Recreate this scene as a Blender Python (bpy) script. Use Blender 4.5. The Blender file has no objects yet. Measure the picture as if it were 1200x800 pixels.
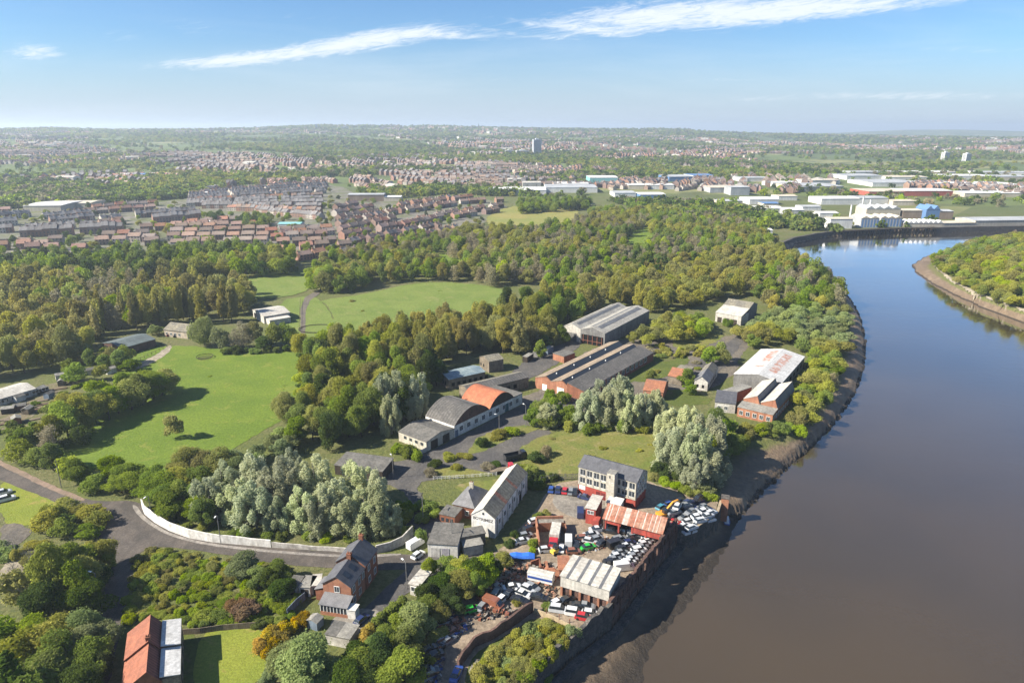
import bpy, bmesh, math, random
import numpy as np
from mathutils import Vector, Matrix
from mathutils.geometry import delaunay_2d_cdt
R = math.radians
rng = np.random.default_rng(7)
random.seed(7)
S = bpy.context.scene
C = S.collection
# ------------------------------------------------------------------ camera
PITCH, CAMH, FOC = R(17.35), 100.0, 800.0 / 1200.0
cd = bpy.data.cameras.new('camera'); cam = bpy.data.objects.new('camera', cd); C.objects.link(cam)
cam.location = (0, 0, CAMH); cam.rotation_euler = (math.pi / 2 - PITCH, 0, 0)
cd.sensor_width = 36.0; cd.lens = 36.0 * FOC; cd.clip_start = 1.0; cd.clip_end = 80000.0
S.camera = cam
# ------------------------------------------------------------------ sun and sky
SUN_EL, SUN_STR, SKY_STR, EXPO = R(37), 5.0, 0.064, 1.32
SUNV = Vector((0.97, 0.22, 0)).normalized()                    # where shadows point
sl = bpy.data.lights.new('sun', 'SUN'); sl.energy = SUN_STR; sl.angle = R(0.55); sl.color = (1.0, 0.93, 0.80)
so = bpy.data.objects.new('sun', sl); C.objects.link(so)
ldir = Vector((SUNV.x * math.cos(SUN_EL), SUNV.y * math.cos(SUN_EL), -math.sin(SUN_EL)))
so.rotation_euler = ldir.to_track_quat('-Z', 'Y').to_euler(); so.location = (-300, 0, 400)
W = bpy.data.worlds.new('World'); S.world = W; W.use_nodes = True
S.view_settings.view_transform = 'Standard'; S.view_settings.look = 'None'
S.view_settings.exposure = EXPO; S.view_settings.gamma = 1.0; S.view_settings.use_curve_mapping = False
S.cycles.use_denoising = True
S.cycles.max_bounces = 6; S.cycles.diffuse_bounces = 3; S.cycles.glossy_bounces = 2; S.cycles.transmission_bounces = 2
S.cycles.transparent_max_bounces = 6; S.cycles.volume_bounces = 0; S.cycles.caustics_reflective = False; S.cycles.caustics_refractive = False
S.cycles.sample_clamp_indirect = 4.0

class NT:
    """tiny node-tree writer"""
    def __init__(s, tree): s.t = tree; s.t.nodes.clear()
    def n(s, typ, ins=None, **kw):
        d = s.t.nodes.new(typ)
        for k, v in kw.items(): setattr(d, k, v)
        for k, v in (ins or {}).items():
            i = d.inputs[k]
            if isinstance(v, bpy.types.NodeSocket): s.t.links.new(v, i)
            else: i.default_value = v
        return d
    def math(s, op, a, b=0.0, c=0.0, clamp=False):
        return s.n('ShaderNodeMath', {0: a, 1: b, 2: c}, operation=op, use_clamp=clamp).outputs[0]
    def mix(s, f, a, b, blend='MIX'):
        d = s.n('ShaderNodeMix', data_type='RGBA', blend_type=blend)
        for i, v in ((0, f), (6, a), (7, b)):
            if isinstance(v, bpy.types.NodeSocket): s.t.links.new(v, d.inputs[i])
            else: d.inputs[i].default_value = v if i == 0 or len(v) == 4 else (*v, 1)
        return d.outputs[2]
    def step(s, v, lo, hi, a=0.0, b=1.0):
        return s.n('ShaderNodeMapRange', {0: v, 1: lo, 2: hi, 3: a, 4: b}, interpolation_type='SMOOTHSTEP').outputs[0]
    def noise(s, vec, scale, detail=4.0, rough=0.55, dist=0.0):
        return s.n('ShaderNodeTexNoise', {'Vector': vec, 'Scale': scale, 'Detail': detail, 'Roughness': rough, 'Distortion': dist}).outputs[0]

def sky():
    k = NT(W.node_tree)
    st = k.n('ShaderNodeTexSky', sky_type='NISHITA', sun_disc=False)
    st.sun_elevation = SUN_EL; st.sun_rotation = math.atan2(-SUNV.x, -SUNV.y); st.altitude = 50; st.air_density = 1.0
    st.dust_density = 0.35; st.ozone_density = 1.6
    d = k.n('ShaderNodeTexCoord').outputs['Generated']
    x = k.n('ShaderNodeSeparateXYZ', {0: d})
    yy = k.math('MAXIMUM', x.outputs[1], 0.05)
    u = k.math('DIVIDE', x.outputs[0], yy); v = k.math('DIVIDE', x.outputs[2], yy)
    tot = None
    # wisps of cirrus: (u, v, half length, half height, slope, amount)
    for px, py, su, sv, sl_, am in CLOUDS:
        u0, v0 = uv_of(px, py)
        du = k.math('SUBTRACT', u, u0); dv = k.math('SUBTRACT', k.math('SUBTRACT', v, v0), k.math('MULTIPLY', du, sl_))
        e = k.math('ADD', k.math('POWER', k.math('DIVIDE', du, su / 800), 2.0), k.math('POWER', k.math('DIVIDE', dv, sv / 800), 2.0))
        g = k.math('MULTIPLY', k.math('EXPONENT', k.math('MULTIPLY', e, -1.0)), am)
        tot = g if tot is None else k.math('ADD', tot, g)
    sk = k.math('ADD', k.math('MULTIPLY', v, 75.0), k.math('MULTIPLY', u, -9.0))
    vec = k.n('ShaderNodeCombineXYZ', {0: k.math('MULTIPLY', u, 11.0), 1: sk, 2: 1.7}).outputs[0]
    n1 = k.noise(vec, 1.9, 9.0, 0.70, 1.6)
    n2 = k.noise(vec, 0.35, 3.0, 0.5, 0.3)
    f = k.math('MULTIPLY', k.step(k.math('ADD', k.math('ADD', k.math('MULTIPLY', n1, 1.7), k.math('MULTIPLY', n2, 0.5)), k.math('MULTIPLY', tot, 0.46)), 1.14, 2.0), k.math('MINIMUM', k.math('MULTIPLY', tot, 1.5), 1.0), clamp=True)
    veil = k.math('MULTIPLY', k.step(k.noise(k.n('ShaderNodeCombineXYZ', {0: k.math('MULTIPLY', u, 2.2), 1: k.math('MULTIPLY', v, 17.0), 2: 4.1}).outputs[0], 1.0, 5.0, 0.6, 0.5), 0.42, 0.8), 0.16)
    f = k.math('MAXIMUM', k.math('MULTIPLY', f, .86), veil)
    base = k.mix(1.0, st.outputs[0], (.50, .71, .95, 1), 'MULTIPLY')
    base = k.mix(k.math('MULTIPLY', k.step(v, .135, -.015), .92), base, (3.7, 4.35, 5.2, 1))
    col = k.mix(f, base, (6.6, 6.9, 7.2, 1))
    bg = k.n('ShaderNodeBackground', {'Color': col, 'Strength': SKY_STR})
    k.n('ShaderNodeOutputWorld', {'Surface': bg.outputs[0]})

CLOUDS = [(400, 52, 120, 7, .12, .8), (250, 72, 70, 5, .05, .7), (540, 42, 60, 4, -.05, .6), (950, 16, 150, 7, .08, .8), (690, 36, 70, 4, -.12, .6), (730, 20, 95, 13, 0.10, 1.15), (860, 14, 130, 13, 0.09, 1.1), (1010, 4, 120, 9, 0.06, .8), (460, 42, 75, 9, 0.10, 1.0), (330, 66, 110, 8, 0.10, .95),
          (42, 62, 30, 9, 0.0, 1.15), (235, 32, 40, 9, -.1, .42), (138, 42, 35, 7, -.06, .4), (650, 44, 60, 4, -.08, .55), (1060, 113, 150, 5, 0.0, .75), (850, 94, 90, 3, 0.0, .5),
          (1130, 58, 80, 4, 0.0, .4), (560, 93, 40, 3, 0, .35), (880, 117, 30, 3, 0, .5), (330, 22, 60, 6, 0, .35)]
cp, sp = math.cos(PITCH), math.sin(PITCH)
def ray(px, py):
    dx, dy = (px - 600) / 800.0, (py - 400) / 800.0
    return np.array([dx, cp - dy * sp, -sp - dy * cp])
def uv_of(px, py):
    d = ray(px, py); return d[0] / d[1], d[2] / d[1]
sky()
def P0(px, py, z=0.0):
    """the point of height z that a line of sight through (px, py) of the 1200 x 800 photograph meets"""
    d = ray(px, py); t = (z - CAMH) / d[2]; return np.array([d[0] * t, d[1] * t])

# ------------------------------------------------------------------ the lie of the land
def inpoly(pts, poly):
    x, y = pts[:, 0], pts[:, 1]; r = np.zeros(len(pts), bool); j = len(poly) - 1
    for i in range(len(poly)):
        xi, yi, xj, yj = *poly[i], *poly[j]
        c = (yi > y) != (yj > y)
        with np.errstate(divide='ignore', invalid='ignore'):
            r ^= c & (x < (xj - xi) * (y - yi) / (yj - yi + 1e-12) + xi)
        j = i
    return r
def segdist(pts, poly, closed=True):
    d = np.full(len(pts), 1e9); n = len(poly)
    for i in range(n if closed else n - 1):
        a, b = poly[i], poly[(i + 1) % n]; ab = b - a
        t = np.clip(((pts - a) @ ab) / max(ab @ ab, 1e-9), 0, 1)
        d = np.minimum(d, np.hypot(*(pts - a - t[:, None] * ab).T))
    return d
def px_poly(l, z): return np.array([P0(x, y, z) for x, y in l])
ZW = -5.2
QUAY = np.array([(-30, 66), (1.5, 102.5), (6.5, 108.6), (11.5, 114.5), (20.7, 122.8), (31.8, 139), (43.0, 155), (46.2, 153.6), (55.5, 162.3), (58.5, 168.5)], float)
WL_PX = [(690, 900), (735, 830), (752, 795), (765, 755), (800, 715), (835, 668), (852, 640), (862, 612), (888, 580), (922, 547), (954, 519), (977, 495), (1001, 460), (1011, 430), (1013, 400), (1008, 375), (1000, 357),
         (985, 338), (960, 318), (935, 303), (918, 294), (930, 286), (962, 278), (1010, 274), (1060, 271.5), (1120, 270.5), (1200, 269.5), (1330, 268), (1700, 266)]
SPIT_PX = [(1700, 282), (1330, 280), (1200, 284), (1130, 291), (1085, 301), (1070, 311), (1074, 319), (1095, 333), (1130, 350), (1160, 362), (1200, 378), (1330, 420), (1700, 560)]
WATER = np.vstack([px_poly(WL_PX, ZW), px_poly(SPIT_PX, ZW), [(900, 20), (300, 20), (0, 40)]])
BANK_PX = [(836, 580), (832, 556), (842, 534), (862, 522), (900, 516), (926, 513), (944, 498), (962, 474), (978, 445), (986, 415), (990, 385), (988, 362), (972, 343), (955, 325), (930, 307), (905, 295),
           (908, 287), (930, 279), (960, 273.5), (1010, 269.5), (1060, 267.2), (1120, 266.2), (1200, 265), (1330, 263), (1700, 260)]
LAND = np.vstack([QUAY, px_poly(BANK_PX, -0.5), [(4000, 1200), (4000, 20000), (-20000, 20000), (-20000, -400), (-30, -400)]])
SPITL_PX = [(1700, 277), (1330, 275), (1200, 279), (1140, 288), (1108, 301), (1092, 311), (1102, 321), (1124, 337), (1160, 354), (1200, 367), (1330, 403), (1700, 530)]
SPITL = np.vstack([px_poly(SPITL_PX, -0.5), [(1300, 150)], [(1500, 400)]])
YTAB = [(-400, 153), (-100, 153), (0, 153), (60, 152), (120, 153.5), (200, 153), (300, 152), (340, 150), (380, 148.5), (440, 149), (500, 149), (560, 150.5), (620, 152), (700, 153), (760, 152), (800, 153), (840, 156), (900, 157.5), (960, 158.5), (1050, 160), (1200, 161), (1600, 161)]
FTAB = [(-400, 152), (560, 151.3), (640, 150.8), (700, 152), (800, 155), (900, 156), (980, 155.5), (1060, 152.4), (1120, 152.0), (1200, 153.5), (1600, 153)]
def far_rise(x, y):
    r = np.hypot(x, y); u = np.clip(600 + 838 * x / np.maximum(y, 1.0), -400, 1600)
    rid = 100 + 5600 * (150.5 - np.interp(u, *zip(*YTAB))) / 838
    far = 100 + 11500 * (150.5 - np.interp(u, *zip(*FTAB))) / 838
    w = np.interp(u, [0, 400, 700, 860, 1000], [1, 1, .75, .3, 0.0])            # how early the ground climbs
    rr = [0, 850, 1300, 1800, 2500, 3200, 4000, 5000]
    L = np.interp(r, rr, [0, 0, 7, 17, 29, 43, 60, 76]); G = np.interp(r, rr, [0, 0, 0, 2, 5, 9, 14, 26])
    near = w * L + (1 - w) * G
    t = np.clip((r - 4200) / 1400, 0, 1); t = t * t * (3 - 2 * t)
    h = near * (1 - t) + rid * t
    t2 = np.clip((r - 5700) / 1500, 0, 1); h = h * (1 - t2) + (np.minimum(rid, far) - 25) * t2
    t3 = np.clip((r - 8500) / 3000, 0, 1); t3 = t3 * t3 * (3 - 2 * t3); h = h * (1 - t3) + far * t3
    t4 = np.clip((r - 11600) / 1500, 0, 1); h = h - 40 * t4
    a = np.clip((r - 950) / 1200, 0, 1) * np.clip(1 - (r - 4300) / 1200, 0.25, 1) * (0.25 + .75 * w)
    n = (np.sin(x / 173 + 1.3 * np.sin(y / 311)) + np.sin(y / 241 + x / 397 + 2.1) + .7 * np.sin(x / 97 - y / 133) + .5 * np.sin(x / 61 + y / 83 + 1)) / 3.2
    return h + 9.0 * a * n
def hz(x, y):
    x = np.atleast_1d(np.asarray(x, float)); y = np.atleast_1d(np.asarray(y, float))
    pts = np.stack([x, y], 1); h = far_rise(x, y)
    near = (y > -100) & (np.hypot(x, y) < 2600)
    if near.any():
        q = pts[near]; inl = inpoly(q, LAND); ins = inpoly(q, SPITL)
        hh = h[near]; o = ~(inl | ins)
        if o.any():
            qo = q[o]; dl = np.minimum(segdist(qo, LAND), segdist(qo, SPITL)); inw = inpoly(qo, WATER); dw = segdist(qo, WATER)
            quayd = segdist(qo, QUAY, False); top = np.where(quayd < dl + 0.5, -4.2, -0.7)
            t = dl / (dl + dw + 1e-6)
            low = quayd < dl + 0.5
            slab = np.where(t < .86, top - 2.2 * t / .86, top - 2.2 + (ZW - top + 2.2) * (np.clip((t - .86) / .14, 0, 1)) ** .7)
            hh[o] = np.where(inw, ZW - np.minimum(dw * .12, 2.5), np.where(low, top + (ZW - top) * t ** 0.8, slab))
        if ins.any(): hh[ins] += np.minimum(segdist(q[ins], SPITL), 60) * 0.16
        h[near] = hh
    return h
def h1(x, y): return float(hz(x, y)[0])
def P(px, py, up=0.0):
    """the ground point seen at (px, py), `up` metres above the ground"""
    d = ray(px, py)
    ts = np.concatenate([np.linspace(90, 1500, 700), np.geomspace(1505, 15000, 500)])
    X, Y, Z = d[0] * ts, d[1] * ts, CAMH + d[2] * ts
    b = Z < hz(X, Y) + up
    i = int(np.argmax(b)) if b.any() else len(ts) - 1
    lo, hi = ts[max(i - 1, 0)], ts[i]
    for _ in range(12):
        m = (lo + hi) / 2
        if CAMH + d[2] * m < h1(d[0] * m, d[1] * m) + up: hi = m
        else: lo = m
    return np.array([d[0] * hi, d[1] * hi])

# ------------------------------------------------------------------ materials
MATS = {}
def mat(name, c1, c2=None, sc=0.5, rough=0.85, dirt=0.25, spec=0.3, metal=0.0, fine=6.0, bump=0.0, stripe=None, world=False, vary=0.0):
    """procedural surface: two tones mixed by noise, blotches and fine grain; stripe=(axis, period, depth) for sheeting or boards"""
    if name in MATS: return MATS[name]
    m = bpy.data.materials.new(name); m.use_nodes = True; k = NT(m.node_tree); MATS[name] = m
    c2 = c2 or tuple(v * .72 for v in c1)
    co = k.n('ShaderNodeNewGeometry').outputs['Position'] if world else k.n('ShaderNodeTexCoord').outputs['Object']
    f = k.step(k.noise(co, sc, 6.0, 0.62, .4), 0.36, 0.64)
    col = k.mix(f, c1, c2)
    g = k.step(k.noise(co, fine, 3.0, 0.7), 0.3, 0.75, 1 - dirt, 1 + dirt * .35)
    col = k.mix(1.0, col, k.n('ShaderNodeCombineColor', {0: g, 1: g, 2: g}).outputs[0], 'MULTIPLY')
    sk = k.n('ShaderNodeMapping', {'Vector': co, 'Scale': (1.0, 1.0, .12) if not world else (1, .35, 1)}).outputs[0]; g2 = k.step(k.noise(sk, 1.1, 5.0, .68), .34, .68, .80, 1.06)
    col = k.mix(1.0, col, k.n('ShaderNodeCombineColor', {0: g2, 1: g2, 2: g2}).outputs[0], 'MULTIPLY')
    if vary:
        r = k.n('ShaderNodeObjectInfo').outputs['Random']; col = k.n('ShaderNodeHueSaturation', {'Hue': k.math('ADD', .49, k.math('MULTIPLY', k.math('FRACT', k.math('MULTIPLY', r, 5.1)), .02)), 'Saturation': k.math('ADD', .7, k.math('MULTIPLY', k.math('FRACT', k.math('MULTIPLY', r, 3.3)), .5)), 'Value': k.math('ADD', 1 - vary, k.math('MULTIPLY', r, 2 * vary)), 'Color': col}).outputs[0]
    if stripe:
        x = k.n('ShaderNodeSeparateXYZ', {0: co}).outputs[stripe[0]]
        s = k.math('SINE', k.math('MULTIPLY', x, 2 * math.pi / stripe[1]))
        s = k.step(s, -0.6, 0.6, 1 - stripe[2], 1.0)
        col = k.mix(1.0, col, k.n('ShaderNodeCombineColor', {0: s, 1: s, 2: s}).outputs[0], 'MULTIPLY')
    ins = {'Base Color': col, 'Roughness': rough, 'Metallic': metal, 'Specular IOR Level': spec}
    if bump:
        ins['Normal'] = k.n('ShaderNodeBump', {'Height': k.noise(co, fine * .6, 4.0, 0.7), 'Strength': bump, 'Distance': .3}).outputs[0]
    b = k.n('ShaderNodeBsdfPrincipled', ins)
    k.n('ShaderNodeOutputMaterial', {'Surface': b.outputs[0]})
    return m
def plain(name, c, rough=0.4, metal=0.0, spec=0.5, coat=0.0):
    if name in MATS: return MATS[name]
    m = bpy.data.materials.new(name); m.use_nodes = True; k = NT(m.node_tree); MATS[name] = m
    co = k.n('ShaderNodeTexCoord').outputs['Object']
    g = k.step(k.noise(co, 2.3, 4.0, .6), .3, .7, .88, 1.05)
    col = k.mix(1.0, (*c, 1), k.n('ShaderNodeCombineColor', {0: g, 1: g, 2: g}).outputs[0], 'MULTIPLY')
    b = k.n('ShaderNodeBsdfPrincipled', {'Base Color': col, 'Roughness': rough, 'Metallic': metal, 'Specular IOR Level': spec, 'Coat Weight': coat})
    k.n('ShaderNodeOutputMaterial', {'Surface': b.outputs[0]})
    return m

# ------------------------------------------------------------------ objects
def tag(o, label=None, cat=None, group=None, kind=None):
    if label: o['label'] = label
    if cat: o['category'] = cat
    if group: o['group'] = group
    if kind: o['kind'] = kind
    return o
def thing(name, label, cat, loc=(0, 0, 0), rz=0.0, group=None):
    o = bpy.data.objects.new(name, None); C.objects.link(o); o.location = loc; o.rotation_euler = (0, 0, rz); o.empty_display_size = .5
    return tag(o, label, cat, group)
def mesh_from(name, V, F, mats, mi=None, smooth=False):
    me = bpy.data.meshes.new(name); me.from_pydata([tuple(map(float, v)) for v in V], [], F)
    for m in (mats if isinstance(mats, (list, tuple)) else [mats]): me.materials.append(m)
    if mi is not None: me.polygons.foreach_set('material_index', np.asarray(mi, np.int32))
    if smooth: me.polygons.foreach_set('use_smooth', np.ones(len(me.polygons), bool))
    me.update(); return me
def link(name, me, parent=None):
    o = bpy.data.objects.new(name, me); C.objects.link(o)
    if parent: o.parent = parent
    return o
class MB:
    """collects shapes for ONE mesh object"""
    def __init__(s): s.V = []; s.F = []; s.I = []
    def add(s, V, F, mi=0):
        b = len(s.V); s.V += [tuple(v) for v in V]; s.F += [tuple(i + b for i in f) for f in F]; s.I += [mi] * len(F); return s
    def hexa(s, lo, hi, mi=0):
        """8 corners: four below (CCW), four above"""
        return s.add(list(lo) + list(hi), [(3, 2, 1, 0), (4, 5, 6, 7), (0, 1, 5, 4), (1, 2, 6, 5), (2, 3, 7, 6), (3, 0, 4, 7)], mi)
    def box(s, x0, y0, z0, x1, y1, z1, mi=0):
        return s.hexa([(x0, y0, z0), (x1, y0, z0), (x1, y1, z0), (x0, y1, z0)], [(x0, y0, z1), (x1, y0, z1), (x1, y1, z1), (x0, y1, z1)], mi)
    def slab(s, quad, t, mi=0):
        """a quad given a thickness t downwards along its normal"""
        q = [Vector(v) for v in quad]; n = (q[1] - q[0]).cross(q[-1] - q[0]).normalized() * t
        return s.hexa([v - n for v in q], q, mi)
    def prism(s, prof, a, b, axis=1, mi=0):
        """a closed outline (pairs) swept from a to b along an axis; the outline lies in the two other axes"""
        n = len(prof)
        def pt(p, t):
            return (p[0], t, p[1]) if axis == 1 else ((t, p[0], p[1]) if axis == 0 else (p[0], p[1], t))
        V = [pt(p, a) for p in prof] + [pt(p, b) for p in prof]
        F = [tuple(range(n)), tuple(range(2 * n - 1, n - 1, -1))] + [(i + n, (i + 1) % n + n, (i + 1) % n, i) for i in range(n)]
        return s.add(V, F, mi)
    def tube(s, pts, rad, n=6, mi=0):
        pts = [Vector(p) for p in pts]; rad = rad if hasattr(rad, '__len__') else [rad] * len(pts); V = []
        for i, p in enumerate(pts):
            d = (pts[min(i + 1, len(pts) - 1)] - pts[max(i - 1, 0)]).normalized()
            a = d.orthogonal().normalized(); b = d.cross(a)
            V += [p + (a * math.cos(2 * math.pi * j / n) + b * math.sin(2 * math.pi * j / n)) * rad[i] for j in range(n)]
        F = [(i * n + j, i * n + (j + 1) % n, (i + 1) * n + (j + 1) % n, (i + 1) * n + j) for i in range(len(pts) - 1) for j in range(n)]
        F += [tuple(range(n - 1, -1, -1)), tuple((len(pts) - 1) * n + j for j in range(n))]
        return s.add(V, F, mi)
    def build(s, name, mats, parent=None, smooth=False, fix=True):
        me = mesh_from(name, s.V, s.F, mats, s.I, smooth)
        if fix:
            bm = bmesh.new(); bm.from_mesh(me); bmesh.ops.recalc_face_normals(bm, faces=bm.faces); bm.to_mesh(me); bm.free()
        return link(name, me, parent)
# ------------------------------------------------------------------ the ground: one sheet to the horizon
def build_ground():
    k1 = np.radians(np.concatenate([np.linspace(-100, -46, 40, endpoint=False), np.linspace(-46, 46, 330), np.linspace(46, 100, 41)[1:]]))
    rr = [30.0]
    while rr[-1] < 15500: rr.append(rr[-1] + max(rr[-1] * (.0062 if rr[-1] < 900 else .012), .55))
    rr = np.array(rr); nr, na = len(rr), len(k1)
    X = (rr[:, None] * np.sin(k1)).ravel(); Y = (rr[:, None] * np.cos(k1)).ravel()
    Z = hz(X, Y)
    near = np.hypot(X, Y) < 900
    Z = Z + np.where(near & (Z < -.3), .07 * np.sin(X * 1.1 + np.sin(Y * .7)) * np.sin(Y * .9), 0)
    me = bpy.data.meshes.new('ground')
    i = np.arange(nr - 1)[:, None] * na + np.arange(na - 1)
    F = np.stack([i, i + 1, i + na + 1, i + na], -1).reshape(-1, 4)
    me.vertices.add(len(X)); me.vertices.foreach_set('co', np.stack([X, Y, Z], 1).ravel())
    me.loops.add(F.size); me.loops.foreach_set('vertex_index', F[:, ::-1].ravel().astype(np.int32))
    me.polygons.add(len(F)); me.polygons.foreach_set('loop_start', np.arange(0, F.size, 4, dtype=np.int32))
    me.update(calc_edges=True)
    me.polygons.foreach_set('use_smooth', np.ones(len(F), bool))
    m = bpy.data.materials.new('ground'); m.use_nodes = True; k = NT(m.node_tree); me.materials.append(m)
    co = k.n('ShaderNodeNewGeometry').outputs['Position']
    s3 = k.n('ShaderNodeSeparateXYZ', {0: co})
    flat = k.n('ShaderNodeCombineXYZ', {0: s3.outputs[0], 1: s3.outputs[1]}).outputs[0]
    f1 = k.step(k.noise(flat, .045, 5, .6, .5), .35, .65); f2 = k.step(k.noise(flat, .8, 5, .65), .35, .7)
    scrub = k.mix(f2, k.mix(f1, (.11, .125, .03, 1), (.15, .135, .06, 1)), (.07, .085, .024, 1))
    vo = k.n('ShaderNodeTexVoronoi', {'Vector': flat, 'Scale': 1 / 230.0, 'Randomness': .95}).outputs['Color']
    c = k.n('ShaderNodeSeparateColor', {0: vo})
    field = k.mix(c.outputs[0], (.07, .095, .03, 1), (.12, .155, .045, 1))
    field = k.mix(k.step(c.outputs[1], .80, .86), field, (.20, .20, .08, 1))
    field = k.mix(k.step(k.noise(flat, .012, 5, .6), .5, .62), field, (.07, .085, .03, 1))
    d = k.n('ShaderNodeVectorMath', {0: flat}, operation='LENGTH').outputs['Value']
    land = k.mix(k.step(d, 850, 1300), scrub, field)
    mud = k.mix(k.step(k.noise(co, .5, 6, .65, .6), .35, .66), (.17, .122, .08, 1), (.12, .088, .06, 1))
    mud = k.mix(k.step(k.noise(co, .09, 4, .6), .52, .66), mud, (.20, .15, .10, 1))
    mud = k.mix(k.step(s3.outputs[2], -5.1, -4.3), (.03, .024, .018, 1), mud)
    rim = k.step(k.math('ADD', s3.outputs[2], k.math('MULTIPLY', k.noise(co, .35, 5, .6), 1.6)), -1.1, -.1)
    col = k.mix(rim, mud, land)
    bmp = k.n('ShaderNodeBump', {'Height': k.noise(co, .9, 6, .7), 'Strength': .8, 'Distance': .7}).outputs[0]
    b = k.n('ShaderNodeBsdfPrincipled', {'Base Color': col, 'Roughness': k.math('SUBTRACT', .9, k.math('MULTIPLY', k.math('SUBTRACT', 1.0, rim), .3)), 'Specular IOR Level': .25, 'Normal': bmp})
    k.n('ShaderNodeOutputMaterial', {'Surface': b.outputs[0]})
    tag(link('ground', me), kind='structure', label='rough scrubby ground reaching to the hills')
build_ground()
def build_water():
    m = bpy.data.materials.new('river_water'); m.use_nodes = True; k = NT(m.node_tree)
    co = k.n('ShaderNodeNewGeometry').outputs['Position']
    st = k.n('ShaderNodeMapping', {'Vector': co, 'Scale': (.012, .035, 1), 'Rotation': (0, 0, .25)}).outputs[0]
    calm = k.step(k.noise(st, 1.0, 5, .6, .6), .38, .66)
    rp = k.noise(co, 1.4, 5, .65); rp2 = k.noise(co, .22, 3, .5)
    h = k.math('ADD', k.math('MULTIPLY', rp, .5), rp2)
    bmp = k.n('ShaderNodeBump', {'Height': h, 'Strength': k.math('ADD', .03, k.math('MULTIPLY', calm, .10)), 'Distance': .35}).outputs[0]
    silt = k.mix(k.step(k.noise(co, .015, 3, .5), .35, .7), (.058, .042, .024, 1), (.044, .034, .022, 1))
    fr = k.n('ShaderNodeFresnel', {'IOR': 1.33, 'Normal': bmp}).outputs[0]
    g = k.n('ShaderNodeBsdfGlossy', {'Color': (1, 1, 1, 1), 'Roughness': k.math('ADD', .05, k.math('MULTIPLY', calm, .10)), 'Normal': bmp})
    d = k.n('ShaderNodeBsdfDiffuse', {'Color': silt, 'Normal': bmp})
    mx = k.n('ShaderNodeMixShader', {0: k.math('MINIMUM', k.math('MULTIPLY', fr, 2.3), .9), 1: d.outputs[0], 2: g.outputs[0]})
    k.n('ShaderNodeOutputMaterial', {'Surface': mx.outputs[0]})
    V = [(-40, 20, ZW), (1600, 20, ZW), (2600, 1400, ZW), (250, 1400, ZW), (120, 500, ZW), (-40, 90, ZW)]
    tag(link('river', mesh_from('river', V, [tuple(range(6))], m)), kind='structure', label='wide muddy brown tidal river reflecting blue sky')
build_water()

def jitter(poly, amp, step):
    """subdivide a world outline and ruffle it, so that edges are not ruled"""
    out = []
    for i in range(len(poly)):
        a, b = np.array(poly[i]), np.array(poly[(i + 1) % len(poly)]); L = np.hypot(*(b - a)); n = max(1, int(L / step))
        nn = np.array([-(b - a)[1], (b - a)[0]]) / max(L, 1e-6)
        for j in range(n):
            o = amp * (random.random() - .5) * 2 if n > 1 and j else 0
            out.append(a + (b - a) * j / n + nn * o)
    return np.array(out)
def smooth_poly(poly, it=2):
    for _ in range(it):
        q = np.roll(poly, -1, 0); poly = np.stack([poly * .75 + q * .25, poly * .25 + q * .75], 1).reshape(-1, 2)
    return poly
def sheet(name, px, m, lift=.05, label=None, world=None, amp=.5, soft=1, kind='structure'):
    poly = np.array([P(*p) for p in px]) if world is None else np.array(world, float)
    if soft: poly = smooth_poly(poly, soft)
    size = np.sqrt(np.prod(poly.max(0) - poly.min(0)))
    poly = jitter(poly, amp, max(1.5, size / 60)) if amp else poly
    g = max(4.0, size / 26)
    lo, hi = poly.min(0), poly.max(0)
    gx, gy = np.meshgrid(np.arange(lo[0], hi[0], g), np.arange(lo[1], hi[1], g)); q = np.stack([gx.ravel(), gy.ravel()], 1)
    q = q[inpoly(q, poly)]; q = q[segdist(q, poly) > g * .3] if len(q) else q
    vs = [Vector(p) for p in np.vstack([poly, q])]; n = len(poly)
    r = delaunay_2d_cdt(vs, [], [list(range(n))], 1, 1e-4)
    v = np.array([(p.x, p.y) for p in r[0]]); z = hz(v[:, 0], v[:, 1]) + lift
    F = []
    for f in r[2]:
        a, b, c = v[f[0]], v[f[1]], v[f[2]]
        F.append(tuple(f) if (b[0] - a[0]) * (c[1] - a[1]) - (b[1] - a[1]) * (c[0] - a[0]) > 0 else tuple(f[::-1]))
    return tag(link(name, mesh_from(name, np.column_stack([v, z]), F, m)), kind=kind, label=label)
def grassy(name, a, b, c=None, s1=.06, s2=1.2, mow=None):
    m = bpy.data.materials.new(name); m.use_nodes = True; k = NT(m.node_tree)
    co = k.n('ShaderNodeNewGeometry').outputs['Position']
    col = k.mix(k.step(k.noise(co, s1, 5, .6, .6), .36, .66), (*a, 1), (*b, 1))
    if c: col = k.mix(k.step(k.noise(co, s1 * 1.9, 6, .65, .8), .54, .70), col, (*c, 1))
    g = k.step(k.noise(co, s2, 5, .7), .25, .75, .66, 1.22)
    col = k.mix(1.0, col, k.n('ShaderNodeCombineColor', {0: g, 1: g, 2: g}).outputs[0], 'MULTIPLY')
    bmp = k.n('ShaderNodeBump', {'Height': k.noise(co, s2 * 1.3, 4, .7), 'Strength': .5, 'Distance': .3}).outputs[0]
    b_ = k.n('ShaderNodeBsdfPrincipled', {'Base Color': col, 'Roughness': .9, 'Specular IOR Level': .15, 'Normal': bmp})
    k.n('ShaderNodeOutputMaterial', {'Surface': b_.outputs[0]})
    return m
G_BRIGHT = grassy('meadow_grass', (.125, .175, .022), (.10, .15, .019), (.17, .19, .036))
G_PALE = grassy('pale_grass', (.15, .19, .045), (.12, .165, .035), (.19, .20, .065))
G_DRY = grassy('dry_grass', (.165, .155, .045), (.11, .135, .03), (.23, .19, .09), .09)
G_HAY = grassy('hay_grass', (.25, .22, .07), (.19, .20, .055), None, .02)
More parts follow.
